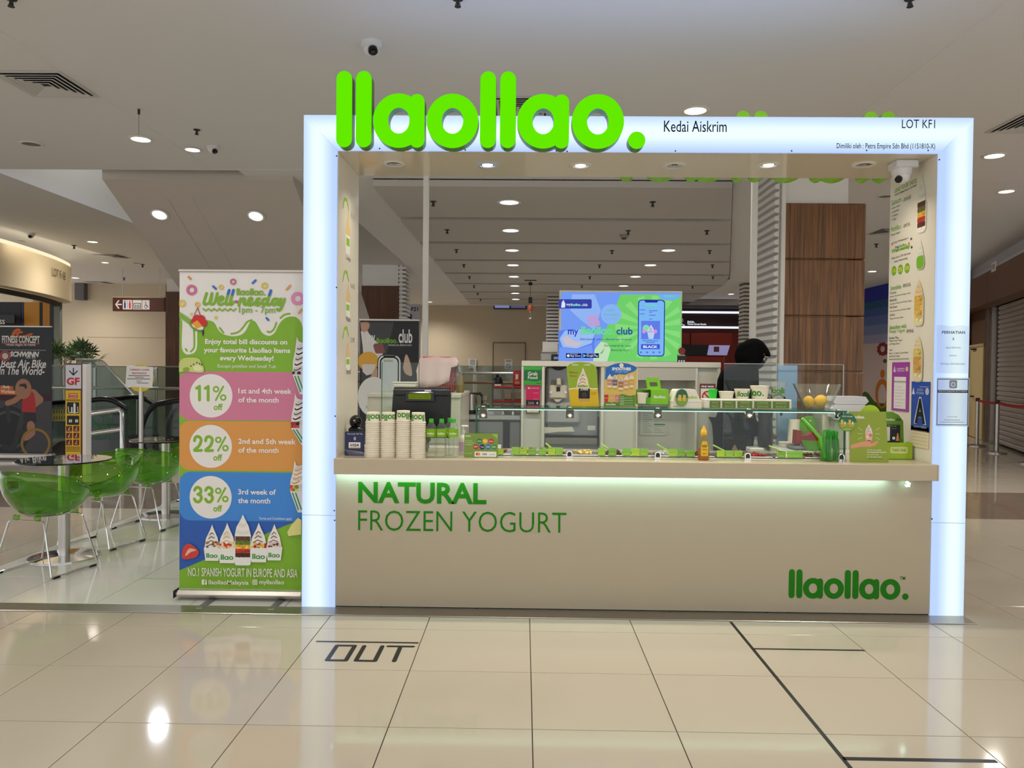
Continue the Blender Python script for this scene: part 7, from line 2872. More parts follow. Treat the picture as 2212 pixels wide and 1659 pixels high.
edge_tub(c5, (1880, 1085), (1815, 1650), (1925, 1950), 0, CH, [CH, (200, 200, 200), CH])
edge_tub(c6, (1855, 345), (1795, 860), (1950, 1115), 0, CH, [(176, 44, 52), (190, 60, 60), (206, 80, 70), (150, 30, 40), (176, 44, 52), (40, 20, 24)])
edge_tub(c7, (1385, -80), (1335, 262), (1420, 500), 0, (226, 150, 60), [(226, 140, 50), (90, 120, 50), (232, 200, 110), (200, 70, 50), (226, 160, 70), (110, 140, 60)])
# row of tubs at the foot
for cu, vb, vt, wd, tp, sc in ((462, 1040, 635, .106, ((176, 120, 80), (126, 74, 44)), (40, 26, 24)), (1158, 1035, 628, .106, ((120, 70, 50), (220, 200, 190)), (120, 40, 50)), (632, 1065, 615, .118, ((236, 200, 110), (206, 60, 44)), (226, 170, 90)),
                              (985, 1055, 612, .118, ((176, 40, 50), (226, 190, 60)), (110, 30, 44))):
    a_, b_ = c7((cu, vb), (cu, vt))
    tub(pr, a_[0], a_[1], wd, b_[1] - a_[1], top=tp, sauce=sc)
a_, b_ = c7((808, 1090), (808, 520))
hh = b_[1] - a_[1]
swirl(pr, a_[0], a_[1] + hh * .58, .105, hh * .42)
pr.rrect((236, 234, 230), a_[0] - .052, a_[1], a_[0] + .052, a_[1] + hh * .6, .016)
for k, c in enumerate(((74, 34, 26), (192, 56, 40), (226, 180, 60), (98, 118, 44), (92, 60, 44))):
    v0 = a_[1] + hh * (.16 + .082 * k)
    pr.rect(c, a_[0] - .048, v0, a_[0] + .048, v0 + hh * .082)
    random.seed(k + 11)
    for q in range(9):
        f = random.uniform(.7, 1.3)
        pr.ell(tuple(min(255, int(x2 * f)) for x2 in c), a_[0] + random.uniform(-.042, .042), v0 + hh * random.uniform(.01, .07), .008, .006, 8)
pr.poly((204, 66, 56), smoothp(c7((130, 950), (150, 880), (205, 845), (270, 880), (320, 940), (280, 1000), (165, 1022), (130, 1000), (130, 950)), 3))
pr.poly((232, 180, 160), smoothp(c7((165, 975), (210, 900), (290, 920), (230, 940), (175, 985)), 3))
pr.poly((226, 220, 140), [(min(u, XR - .001), v) for u, v in c7((1305, 720), (1350, 640), (1425, 557), (1462, 580), (1462, 745), (1320, 762))])
a_, b_ = c7((990, 578), (1360, 578))
pr.text((226, 232, 244), 'Terms and Conditions apply', a_[0], a_[1] - .005, w=b_[0] - a_[0], h=.022, shear=.15)
a_, b_ = c7((198, 1210), (1422, 1205))
pr.text((226, 226, 206), 'NO.1 SPANISH YOGURT IN EUROPE AND ASIA', a_[0], a_[1], w=b_[0] - a_[0], h=.056, off=.012)
for u in (352, 917):
    a_, b_ = c7((u, 1305), (u + 57, 1248))
    pr.rrect(WTX, a_[0], a_[1], b_[0], b_[1], .006)
    if u == 352:
        pr.text(GR, 'f', (a_[0] + b_[0]) / 2 + .003, a_[1], h=.032, align='c', off=.04)
    else:
        pr.rrect(GR, a_[0] + .004, a_[1] + .004, b_[0] - .004, b_[1] - .004, .005)
        pr.ring(WTX, (a_[0] + b_[0]) / 2, (a_[1] + b_[1]) / 2, .009, .005)
for u, v, s_, ue in ((428, 1300, 'llaollaoMalaysia', 875), (992, 1298, 'myllaollao', 1270)):
    a_, b_ = c7((u, v), (ue, v))
    pr.text(WTX, s_, a_[0], a_[1] - .008, w=b_[0] - a_[0], h=.036, off=.012)
pr.done()

# ---- green tub chairs and round glass tables
GCH = glassmat('green_acrylic', (206, 236, 150), refl=2.0, rough=.03, body=.12, bodycol=(130, 214, 80))


def make_chair(label, loc, rz):
    t = thing('tub_chair', label, 'chair', loc, rz, group='green see-through tub chairs')
    NT, NA = 10, 36
    vs, fs = [], []
    for i in range(NT + 1):
        f = i / NT
        for k in range(NA):
            a = 2 * pi * k / NA
            back = (1 + cos(a)) / 2          # 1 at the back (-y)
            zr = .565 + .235 * back ** .9 + .02 * sin(a) ** 2
            rx_, ry_ = .285, .255 + .03 * back
            rad = sin(min(f * 1.06, 1) * pi / 2) ** .95
            prof = max(0, (f - .26) / .74) ** 1.3
            flare = 1 + .05 * f * back
            vs.append((rx_ * rad * sin(a), -ry_ * rad * cos(a) * flare, (.41 + (zr - .455) * prof)))
    for i in range(NT):
        for k in range(NA):
            j = (k + 1) % NA
            fs.append((i * NA + k, i * NA + j, (i + 1) * NA + j, (i + 1) * NA + k))
    # hand hole in the back: leave out two faces
    hole = {(NT - 2) * NA + 0, (NT - 2) * NA + NA - 1}
    fs = [f for n_, f in enumerate(fs) if n_ not in hole]
    o = MB().add(vs, fs).build('shell', GCH, t, 60)
    md = o.modifiers.new('thick', 'SOLIDIFY')
    md.thickness = .006
    md.offset = 0
    rim = [(vs[NT * NA + k][0], vs[NT * NA + k][1], vs[NT * NA + k][2]) for k in range(NA)]
    MB().tube(rim, .0045, 6, closed=True).build('rim', GCH, t)
    # sled base in one bent rod each side, joined by two cross bars
    for s in (-1, 1):
        R_ = [(s * .10, -.17, .392), (s * .135, -.172, .39), (s * .150, -.176, .375), (s * .243, -.212, .04), (s * .246, -.214, .022), (s * .245, -.203, .012), (s * .245, .203, .012), (s * .246, .214, .022), (s * .243, .212, .04), (s * .150, .176, .375), (s * .135, .172, .39), (s * .10, .17, .392)]
        MB().tube(R_, .0065, 8).build('sled_leg', CHROME, t)
        for y in (-.17, .17):
            MB().cbox(s * .245 - .011, s * .245 + .011, y - .03, y + .03, 0, .014, .003).build('glide', BLACK, t)
    for y in (-.17, .17):
        MB().cyl((-.13, y, .392), (.13, y, .392), .0065, 8).build('cross_bar', CHROME, t)
        for s in (-.09, .09):
            MB().cbox(s - .02, s + .02, y - .015, y + .015, .397, .431, .004).build('shell_mount', GCH, t)
    return t


make_chair('green see-through tub chair nearest the camera, its back to us', (-2.10, .79, 0), RAD(-12))
make_chair('green see-through tub chair facing the near table from beyond it', (-2.15, 1.63, 0), RAD(168))
make_chair('green see-through tub chair between the two tables, its back to us', (-2.11, 2.36, 0), RAD(-8))
make_chair('green see-through tub chair beyond the far table, mostly behind the banner', (-2.2, 3.52, 0), RAD(180))
TOPG = glassmat('smoked_glass', (120, 118, 104), refl=2.2, body=.12, bodycol=(60, 60, 54))


def make_table(label, x, y):
    t = thing('bistro_table', label, 'table', (x, y, 0), group='round glass tables')
    MB().lathe([(0, 0), (.25, 0), (.25, .008), (.10, .016), (.04, .02), (0, .02)], 40).build('base', CHROME, t)
    MB().cyl((0, 0, .018), (0, 0, .745), .041, 24).build('column', STEEL, t)
    MB().lathe([(0, .745), (.09, .745), (.09, .752), (0, .752)], 20).build('top_plate', STEEL, t)
    MB().lathe([(0, .752), (.333, .752), (.335, .754), (.335, .762), (.333, .764), (0, .764)], 48).build('glass_top', TOPG, t)
    for k in range(4):
        a = pi / 4 + pi / 2 * k
        MB().cyl((.06 * cos(a), .06 * sin(a), .7522), (.06 * cos(a), .06 * sin(a), .7645), .012, 10).build('fixing', STEEL, t)


make_table('round smoked glass table nearer the camera', -2.205, 1.18)
make_table('round smoked glass table half hidden by the tall banner', -2.21, 2.9)

# ---- fitness banner
YF = 7.25
x_, z_, w_, h_ = fr(-40, 707, 112, 985, YF)
t = thing('fitness_banner', 'black roll-up banner of a man on an air bike', 'banner', (x_, YF, 0))
MB().box(0, w_, 0, .003, .10, z_ + h_).build('fabric', M('banner_black', (32, 31, 33), .4), t, 0)
MB().cbox(-.01, w_, -.02, .02, z_ + h_ - .004, z_ + h_ + .02, .005).build('top_rail', SIL, t, 0)
MB().cbox(-.01, w_ + .02, -.06, .08, .015, .10, .02).build('base_case', SIL, t, 0)
MB().cbox(.1, .16, -.2, .2, 0, .015, .004).build('foot', SIL, t, 0)
MB().cbox(w_ - .2, w_ - .14, -.2, .2, 0, .015, .004).build('foot', SIL, t, 0)


def f3(*p):
    return [(at(u / 5.185, 680 + v / 5.185, YF).x - x_, at(u / 5.185, 680 + v / 5.185, YF).z) for u, v in p]


pr = Print(t, -.001, .0006)
OR = (214, 104, 34)
lo = f3((-200, 960), (550, 960), (550, 1580), (-200, 1580))
pr.poly((70, 68, 72), [(.002, lo[0][1]), (w_ - .002, lo[1][1]), (w_ - .002, .12), (.002, .12)])
pr.poly((60, 22, 26), [(.002, f3((0, 890))[0][1]), (w_ - .002, f3((0, 890))[0][1]), (w_ - .002, f3((0, 960))[0][1]), (.002, f3((0, 960))[0][1])])
for pts, wd in ((((140, 245), (165, 190), (190, 172), (215, 172)), .07), (((140, 210), (190, 205)), .04), (((245, 195), (205, 205), (195, 235), (230, 245), (290, 238), (355, 215)), .05)):
    pr.path(OR, smoothp(f3(*pts), 3), wd * .7)
for u, v, s_, ue, hh, of, sh_ in ((22, 315, 'FITNESS CONCEPT', 445, .115, .03, 0), (68, 355, 'Fitness Begins At Home', 397, .05, .01, 0), (108, 470, 'SCHWINN', 440, .085, .05, .25), (290, 490, 'Since 1895', 400, .04, 0, .2), (-160, 590, 'The Best Air Bike', 518, .13, .02, .25), (-40, 670, '-In The World-', 500, .13, .02, .25)):
    a_, b_ = f3((u, v), (ue, v))
    a0_ = max(a_[0], .01)
    pr.text((232, 228, 224), s_, a0_, a_[1], w=b_[0] - a0_, h=hh, off=of, shear=sh_)
pr.rect((190, 80, 50), *f3((25, 326))[0], f3((445, 320))[0][0], f3((445, 320))[0][1])
pr.rect((130, 126, 126), f3((0, 398))[0][0] , f3((0, 398))[0][1], f3((515, 392))[0][0], f3((515, 392))[0][1])
pr.ring((190, 70, 60), *f3((58, 462))[0], .085, .06)
pr.ell((214, 200, 196), *f3((58, 462))[0], .05)
pr.poly(OR, f3((-100, 790), (150, 800), (150, 850), (-100, 850)))
pr.poly(OR, f3((-100, 845), (198, 853), (195, 897), (-100, 890)))
a_, b_ = f3((20, 832), (112, 832))
pr.text((236, 226, 210), 'l Body', a_[0], a_[1], w=b_[0] - a_[0], h=.06, off=.03)
a_, b_ = f3((10, 880), (168, 880))
pr.text((236, 226, 210), 'Workout', a_[0], a_[1], w=b_[0] - a_[0], h=.06, off=.03)
# man on the bike, printed
sk = (172, 122, 96)
c_ = f3((70, 1290))[0]
pr.ell((34, 34, 36), f3((105, 1290))[0][0], f3((105, 1290))[0][1], .34, .38, 30)
pr.ring((78, 76, 78), f3((105, 1290))[0][0], f3((105, 1290))[0][1], .31, .27)
pr.path((52, 52, 54), f3((100, 1180), (80, 1000), (180, 990)), .07)
pr.path((60, 60, 62), f3((160, 1480), (280, 1040)), .08)
pr.path((50, 50, 52), f3((40, 1480), (150, 1500), (210, 1310), (360, 1310)), .08)
pr.poly((44, 42, 46), f3((270, 1095), (400, 1090), (410, 1200), (330, 1260), (290, 1240), (260, 1160)))
pr.path(sk, f3((345, 1230), (355, 1320), (290, 1370)), .12)
pr.path(sk, f3((255, 890), (160, 965), (85, 990)), .085)
pr.path(sk, f3((370, 870), (450, 950), (360, 1020)), .11)
pr.poly((186, 44, 44), f3((245, 880), (290, 865), (350, 850), (385, 890), (400, 1000), (400, 1095), (245, 1085), (250, 980)))
pr.ell(sk, *f3((262, 830))[0], .13, .16, 20)
pr.poly((52, 38, 30), f3((212, 800), (225, 775), (290, 770), (305, 810), (290, 835), (270, 805)))
pr.ring((150, 120, 50), *f3((400, 1440))[0], .24, .2)
pr.done()

# ---- escalator signpost
YG = 5.6
x_, z_, w_, h_ = fr(141, 785, 177, 985, YG)
t = thing('escalator_signpost', 'brown signpost reading GF with yellow caution panel', 'signpost', (x_, YG, 0))
zt_ = z_ + h_
MB().cbox(0, w_, 0, .02, 0, zt_, .004).build('face_plate', M('sign_brown', (92, 46, 30), .4), t, 0)
MB().cbox(w_ + .0005, w_ + .05, .004, .14, 0, zt_ - .01, .004).build('side_case', PWHITE, t, 0)
MB().cbox(0, w_ + .049, .0205, .14, 0, zt_ - .02, .002).build('case', M('sign_brown', (1, 1, 1)), t, 0)


def g3(*p):
    return [(at(u / 5.185, 680 + v / 5.185, YG).x - x_, at(u / 5.185, 680 + v / 5.185, YG).z) for u, v in p]


pr = Print(t, -.001, .0004)
YEL = (226, 184, 30)
pr.poly((214, 214, 222), g3((735, 560), (910, 560), (910, 828), (735, 828)))
pr.poly(YEL, g3((735, 845), (905, 845), (905, 1570), (735, 1570)))
pr.path((24, 24, 26), g3((822, 600), (822, 675)), .016)
pr.path((24, 24, 26), g3((780, 630), (822, 675), (865, 630)), .016)
a_, b_ = g3((748, 787), (892, 787))
pr.text((196, 32, 34), 'GF', a_[0], a_[1], w=b_[0] - a_[0], h=g3((748, 702))[0][1] - a_[1], off=.04)
pr.poly((196, 50, 36), g3((768, 878), (872, 878), (872, 936), (768, 936)))
a_, b_ = g3((775, 905), (866, 905))
pr.text((240, 220, 200), 'AWAS', a_[0], a_[1], w=b_[0] - a_[0], h=.026, off=.02)
a_, b_ = g3((778, 930), (862, 930))
pr.text((240, 220, 200), 'CAUTION', a_[0], a_[1], w=b_[0] - a_[0], h=.018, off=.02)
for v in (952, 965, 1480, 1495, 1512, 1528):
    a_, b_ = g3((742, v + 3), (898, v - 3))
    pr.rect((90, 70, 20), a_[0], a_[1], b_[0], b_[1])
for v0, v1 in ((980, 1108), (1130, 1232)):
    a_, b_ = g3((750, v1), (888, v0))
    pr.rrect((24, 22, 20), a_[0], a_[1], b_[0], b_[1], .012)
for u, v0, v1, wd in ((835, 1000, 1095, .03), (805, 1040, 1095, .02)):
    a_, b_ = g3((u, v1), (u, v0))
    pr.line((230, 226, 214), a_[0], a_[1], b_[0], b_[1], wd)
pr.path((230, 226, 214), g3((765, 1030), (770, 1095), (875, 1095), (870, 1030)), .010)
for u in (780, 800, 850, 868):
    a_, b_ = g3((u - 7, 1205), (u + 7, 1172))
    pr.rect((230, 226, 214), a_[0], a_[1], b_[0], b_[1])
for r_ in range(3):
    for c in range(2):
        a_, b_ = g3((742 + 80 * c, 1307 + 77 * r_), (808 + 80 * c, 1245 + 77 * r_))
        pr.rrect((110, 26, 22), a_[0], a_[1], b_[0], b_[1], .006)
        cx_, cz_ = (a_[0] + b_[0]) / 2, (a_[1] + b_[1]) / 2
        pr.line((232, 214, 190), cx_ - .008, cz_ - .018, cx_ + .004, cz_ + .012, .008)
        pr.ell((232, 214, 190), cx_ + .008, cz_ + .018, .006)
        pr.line((232, 214, 190), cx_ - .02, cz_ - .02, cx_ + .02, cz_ - .02, .005)
pr.done()

# ---- round yellow maintenance sign on a post
YS = 5.9
c = at(303, 817, YS)
foot = at(290, 962, YS)
t = thing('maintenance_sign', 'round yellow sign on a steel post covered by a maintenance paper', 'sign', (c.x, YS, 0))
r_ = at(332, 817, YS).x - c.x
MB().cyl((0, .03, 0), (0, .03, c.z - r_ * .7), .032, 16).build('post', STEEL, t)
MB().lathe([(0, 0), (.16, 0), (.16, .012), (.03, .02), (0, .02)], 24, (0, .03, 0)).build('base', STEEL, t)
MB().prism(ell(0, c.z, r_, None, 36), 0, .012).build('disc', M('sign_yellow', (214, 190, 22), .4), t, 0)
MB().prism([(a, b_) for a, b_ in [(at(u, v, YS).x - c.x, at(u, v, YS).z) for u, v in ((271, 835), (329, 838), (332, 793), (274, 790))]], -.004, -.001).build('paper', PAPER, t, 0)
pr = Print(t, -.005, .0004)
for k, (s_, v, ua, ub, cc) in enumerate((('CURRENTLY UNDER', 800.5, 281, 323, (176, 40, 50)), ('MAINTENANCE', 808, 286, 317, (176, 40, 50)))):
    a_, b_ = at(ua, v, YS), at(ub, v, YS)
    pr.text(cc, s_, a_.x - c.x, a_.z, w=b_.x - a_.x, h=.025, off=.02)
for v, ua, ub in ((812, 278, 324), (815.5, 292, 311), (819, 275, 325), (824, 295, 306), (828, 296, 321)):
    a_, b_ = at(ua, v, YS), at(ub, v - 1.2, YS)
    pr.rect((110, 104, 110), a_.x - c.x, a_.z, b_.x - c.x, b_.z)
pr.done()

# ---- escalators: balustrades with black handrails
RUB = M('handrail_rubber', (20, 20, 22), .22)
EG = glassmat('escalator_glass', (206, 216, 212), refl=1.2, body=.06, bodycol=(160, 170, 170))


def balustrade(label, Y, path, base_to, mirrorY):
    """handrail path in pixels at depth Y with a glass panel inside and a skirt below"""
    P_ = [at(u, v, Y) for u, v in path]
    t = thing('escalator', label, 'escalator', (P_[0].x, Y, 0))
    L = [(p.x - P_[0].x, p.z) for p in P_]
    S_ = smoothp(L, 4)
    for dy, nm in ((0, 'handrail'), (mirrorY, 'handrail')):
        MB().tube([(u, dy, v) for u, v in S_], .042, 10).build(nm, RUB, t)
        z0_ = .12
        g_ = [(u, v) for u, v in S_ if v > z0_]
        pts = g_ + [(g_[-1][0], z0_), (g_[0][0] + .02, z0_)]
        MB().prism(pts, dy - .006, dy + .006).build('glass_panel', EG, t, 0)
    xm, xM = min(u for u, v in S_), max(u for u, v in S_)
    for dy in (0, mirrorY):
        MB().prism([(xm + .25, 0), (xM, 0), (xM, .3), (xm + .5, .26), (xm + .3, .12)], dy - .08, dy + .08).build('skirt', M('skirt_grey', (112, 104, 104), .3, .6), t, 20)
    MB().box(xm + .35, xM, min(.09, mirrorY + .09), max(-.09, mirrorY - .09), .0, .06).build('step_deck', M('step_metal', (140, 138, 134), .4, .6), t, 0)
    return t


balustrade('escalator nearer the fitness banner with black handrail loop', 7.7, [(112, 981), (100, 976), (87, 965), (75, 946), (71, 921), (77, 902), (91, 884), (108, 873), (125, 870), (185, 866), (218, 862), (243, 865), (266, 877), (276, 884)], 0, 1.0)
balustrade('escalator half hidden by the tall banner', 6.9, [(322, 985), (312, 972), (305, 944), (307, 921), (316, 896), (332, 877), (350, 871), (386, 865), (440, 860)], 0, .9)
st = bpy.data.objects['escalator']
# caution stickers on its glass
a_, b_ = at(110, 910, 7.66), at(139, 885, 7.66)
g = MB().box(a_.x - st.location.x, b_.x - st.location.x, -.012, -.008, a_.z, b_.z).build('caution_sticker', M('sticker_yellow', (206, 196, 110), .5), st, 0)
pr = Print(st, -.0125, .0004)
for k in range(2):
    for q in range(5):
        uu = a_.x - st.location.x + .03 + .042 * q
        zz_ = a_.z + .03 + .1 * k
        pr.line((30, 30, 24), uu, zz_, uu + .012, zz_ + .05, .01)
pr.done()
# tulip decals on the barrier glass
t = thing('tulip_glass', 'glass panel with green tulip decals behind the steel barrier', 'glass pane', (at(186, 900, 7.3).x, 7.3, 0))
ox = t.location.x
a_ = at(258, 897, 7.3)
MB().box(0, a_.x - ox, 0, .01, 0.02, a_.z).build('pane', EG, t, 0)
MB().box(0, a_.x - ox, -.01, .02, 0, .02).build('shoe', STEEL, t, 0)
pr = Print(t, -.001, .0004)
TG = (40, 104, 60)
for u, v, r_ in ((222, 900, .12), (236, 913, .09), (229, 924, .06), (188, 915, .10)):
    p_ = at(u, v, 7.3)
    X_0, Z_0 = p_.x - ox, p_.z
    X_0 = max(X_0, r_ * .7)
    pr.poly(TG, [(X_0 - r_ * .6, Z_0 + r_), (X_0 - r_ * .2, Z_0 + r_ * .5), (X_0, Z_0 + r_), (X_0 + r_ * .2, Z_0 + r_ * .5), (X_0 + r_ * .6, Z_0 + r_), (X_0 + r_ * .5, Z_0 + r_ * .1), (X_0, Z_0 - r_ * .2), (X_0 - r_ * .5, Z_0 + r_ * .1)])
    pr.line(TG, X_0, Z_0, X_0, max(.05, Z_0 - r_ * 3), .012)
p_ = at(205, 928, 7.3)
flatring(pr.mb(TG), ell(p_.x - ox, p_.z, .12, None, 16), ell(p_.x - ox, p_.z, .07, None, 16), pr.y)
pr.done()
# steel barrier
YB2 = 6.6
t = thing('steel_barrier', 'low barrier of two steel tubes beside the signpost', 'barrier', (at(186, 960, YB2).x, YB2, 0))
ox = t.location.x
B_ = lambda u, v: (at(u, v, YB2).x - ox, 0, at(u, v, YB2).z)
p1_, p2_ = B_(188, 894), B_(264, 885)
MB().tube([(0, 0, 0), (0, 0, p1_[2] - .05), (.03, 0, p1_[2])] + [(p2_[0] - .04, 0, p2_[2] + .0), (p2_[0], 0, p2_[2] - .05), (p2_[0], 0, 0)], .035, 12).build('frame', CHROME, t)
q1_, q2_ = B_(188, 938), B_(266, 927)
MB().cyl((.0, 0, q1_[2]), (p2_[0], 0, q2_[2]), .03, 12).build('middle_rail', CHROME, t)
for xx_ in (0, p2_[0]):
    MB().lathe([(0, 0), (.07, 0), (.07, .012), (.036, .016)], 16, (xx_, 0, 0)).build('flange', STEEL, t)

# glass railing beyond with posts
YR = 10.0
xa, xb = at(100, 800, YR).x, at(480, 800, YR).x
zr = at(250, 792, YR).z
t = thing('glass_railing', 'tall glass railing with steel posts beyond the escalators', 'railing', (xa, YR, 0))
pxs = [100, 205, 337, 480]
for a, c in zip(pxs, pxs[1:]):
    MB().box(at(a, 800, YR).x - xa + .03, at(c, 800, YR).x - xa - .03, 0, .012, .08, zr).build('glass_panel', EG, t, 0)
for a in pxs:
    u = at(a, 800, YR).x - xa
    MB().cbox(u - .025, u + .025, -.02, .03, 0, zr - .02, .004).build('post', STEEL, t, 0)
MB().cyl((0, -.05, at(250, 838, YR).z), (xb - xa, -.05, at(250, 838, YR).z), .03, 10).build('handrail', STEEL, t)
MB().cyl((0, 0.006, zr + .008), (xb - xa, 0.006, zr + .008), .012, 8).build('top_rail', STEEL, t)
t = thing('sloping_handrail', 'thin steel rail sloping down beyond the signpost', 'handrail', (at(165, 776, 9.4).x, 9.4, 0))
ox = t.location.x
MB().tube([(at(u, v, 9.4).x - ox, 0, at(u, v, 9.4).z) for u, v in ((163, 776), (217, 777.5), (225, 783), (297, 862))], .018, 8).build('rail', CHROME, t)
for u, v in ((165, 776), (297, 862)):
    p_ = at(u, v, 9.4)
    MB().cyl((p_.x - ox, 0, 0), (p_.x - ox, 0, p_.z), .018, 8).build('post', STEEL, t)
MB().prism([(at(u, v, 9.4).x - ox, at(u, v, 9.4).z) for u, v in ((164, 777), (217, 778.5), (225, 784), (296, 862))] + [(at(296, 862, 9.4).x - ox, .1), (0.02, .1)], .0, .01).build('glass_panel', EG, t, 0)
# railing seen through the kiosk behind the rear counter
YR2 = 8.4
xa, xb = at(700, 800, YR2).x, at(1135, 800, YR2).x
t = thing('far_railing', 'glass railing with brown handrail seen through the kiosk', 'railing', (xa, YR2, 0))
zt_ = at(1050, 790, YR2).z
n = 4
for k in range(n):
    u0 = (xb - xa) * k / n
    MB().box(u0 + .03, u0 + (xb - xa) / n - .03, 0, .012, .08, zt_).build('glass_panel', EG, t, 0)
    MB().cbox(u0 - .02, u0 + .02, -.02, .03, 0, zt_, .004).build('post', STEEL, t, 0)
MB().cyl((0, -.05, at(1050, 806, YR2).z), (xb - xa, -.05, at(1050, 806, YR2).z), .022, 10).build('steel_rail', STEEL, t)
MB().cbox(0, xb - xa, -.12, -.07, at(1050, 829, YR2).z, at(1050, 824, YR2).z, .01).build('handrail', M('rail_brown', (110, 76, 48), .4), t, 0)

# ---- potted palms behind the railing
LEAF = M('palm_leaf', (46, 74, 30), .45, noise=.25, nscale=3)


def palm(label, px, py, Y, h, spread, n, seed):
    p = at(px, py, Y)
    t = thing('potted_palm', label, 'plant', (p.x, Y, 0))
    random.seed(seed)
    MB().lathe([(0, 0), (.17, 0), (.22, .4), (.23, .42), (.2, .42), (.19, .38), (0, .38)], 20).build('pot', M('pot_grey', (90, 86, 82), .5), t)
    for s_ in range(3):
        MB().tube([(.04 * s_ - .04, .02 * s_, .38), (.06 * s_ - .06, .03 * s_ - .02, h * .75)], .014, 6).build('stem', M('palm_stem', (84, 74, 40), .6), t)
    for k in range(n):
        a = 2 * pi * k / n + random.uniform(-.2, .2)
        el_ = random.uniform(.55, 1.4)
        ln = spread * random.uniform(.75, 1.1)
        base = Vector((.06 * (k % 3) - .06, .02 * (k % 3), h * random.uniform(.68, .8)))
        hub = base + Vector((cos(a) * cos(el_), sin(a) * cos(el_), sin(el_))) * ln * .5
        m_ = MB()
        m_.cyl(base, hub, .005, 5)
        # fan of blades
        ax = (hub - base).normalized()
        sd = ax.orthogonal().normalized()
        sd.rotate(Matrix.Rotation(random.uniform(0, 6.28), 3, ax))
        nr = ax.cross(sd)
        for q in range(7):
            b_ = -1.1 + 2.2 * q / 6
            d_ = ax * cos(b_) + sd * sin(b_)
            e_ = hub + d_ * ln * .55 - Vector((0, 0, .10 * ln * abs(sin(b_)) + .04))
            md_ = hub.lerp(e_, .5) + Vector((0, 0, .02))
            wv = (ax * -sin(b_) + sd * cos(b_)) * .022
            m_.add([hub, md_ - wv, e_, md_ + wv, md_ + nr * .004], [(0, 1, 4), (1, 2, 4), (2, 3, 4), (3, 0, 4)])
        m_.build('frond', LEAF, t, 0)
    return t


palm('dark green palm rising beside the fitness banner', 140, 780, 11.6, 1.95, .62, 16, 1)
palm('dark green palm standing behind the railing by the beige wall', 181, 780, 11.0, 2.0, .6, 14, 2)

# ---- hanging restroom sign
YH = 14.9
x_, z_, w_, h_ = fr(243, 644, 355, 672, YH)
t = thing('restroom_sign', 'brown hanging sign with arrow and restroom pictograms', 'sign', (x_, YH, z_))
MB().cbox(0, w_, 0, .08, 0, h_, .006).build('box', M('sign_maroon', (74, 34, 24), .4), t, 0)
MB().cbox(0, w_, -.01, .09, h_ + .0005, h_ + .03, .004).build('top_cap', M('sign_cap', (170, 150, 118), .4), t, 0)
for f_ in (.18, .9):
    MB().cyl((w_ * f_, .04, h_ + .03), (w_ * f_, .04, CZ - z_), .008, 6).build('rod', STEEL, t)
pr = Print(t, -.001, .0006)
PG = (206, 200, 196)
pr.path(PG, [(w_ * .17, h_ * .5), (w_ * .07, h_ * .5)], .035)
pr.path(PG, [(w_ * .12, h_ * .78), (w_ * .065, h_ * .5), (w_ * .12, h_ * .22)], .035)
for a, c in ((.20, .375), (.39, .565), (.575, .715)):
    pr.rect(PG, w_ * a, h_ * .14, w_ * c, h_ * .84)
for cx_, col in ((.24, (30, 50, 120)), (.335, (176, 34, 40))):
    pr.ell(col, w_ * cx_, h_ * .72, w_ * .014)
    pr.line(col, w_ * cx_, h_ * .6, w_ * cx_, h_ * .26, w_ * .035)
pr.rect((40, 40, 60), w_ * .285, h_ * .2, w_ * .292, h_ * .78)
pr.rect((40, 40, 60), w_ * .405, h_ * .2, w_ * .55, h_ * .62)
pr.rect(PG, w_ * .42, h_ * .25, w_ * .535, h_ * .57)
for q in range(3):
    pr.line((40, 40, 60), w_ * (.445 + .032 * q), h_ * .48, w_ * (.445 + .032 * q), h_ * .3, w_ * .015)
pr.ring((40, 60, 110), w_ * .645, h_ * .36, w_ * .035, w_ * .024)
pr.line((40, 60, 110), w_ * .635, h_ * .72, w_ * .645, h_ * .48, w_ * .012)
pr.line((40, 60, 110), w_ * .645, h_ * .46, w_ * .685, h_ * .34, w_ * .012)
pr.done()

# ---- curved shop on the far left
t = thing('curved_shop', 'shop with curved beige fascia lettered LOT F-18 and orange panels', 'shop front', (-8.2, 9.4, 0))
path = smoothp([(.1, -3.5), (.05, -1.5), (0, 0), (-.25, 1.6), (-.62, 2.9), (-.92, 3.5), (-1.35, 3.85), (-1.9, 3.95)], 6)


def strip(pts, z0, z1, th):
    """upright band along a plan path"""
    vs, fs = [], []
    n = len(pts)
    for i, (u, v) in enumerate(pts):
        a, c = pts[max(i - 1, 0)], pts[min(i + 1, n - 1)]
        d = Vector((c[0] - a[0], c[1] - a[1], 0)).normalized()
        nn = Vector((-d.y, d.x, 0)) * th
        vs += [(u, v, z0), (u, v, z1), (u + nn.x, v + nn.y, z1), (u + nn.x, v + nn.y, z0)]
    for i in range(n - 1):
        for q in range(4):
            fs.append((i * 4 + q, i * 4 + (q + 1) % 4, i * 4 + 4 + (q + 1) % 4, i * 4 + 4 + q))
    fs += [(0, 1, 2, 3), tuple((n - 1) * 4 + q for q in (3, 2, 1, 0))]
    return MB().add(vs, fs)


fixn(strip(path, 2.95, 3.72, .25).build('fascia', M('fascia_beige', (206, 188, 156), .6), t, 40))
fixn(strip([(u - .3, v) for u, v in path], 2.86, 2.95, .1).build('header', M('shop_dark', (30, 28, 30), .5), t, 40))
fixn(strip([(u - .02, v) for u, v in path], 3.722, 3.80, .12).build('cove_light', lampmat('cove_warm', (255, 238, 196), 1.0), t, 40))
lamp('light', 'AREA', (.25, 1.6, 3.78), 9, (1, .9, .7), t, .2, rot=(0, RAD(60), 0), size_y=3.5)
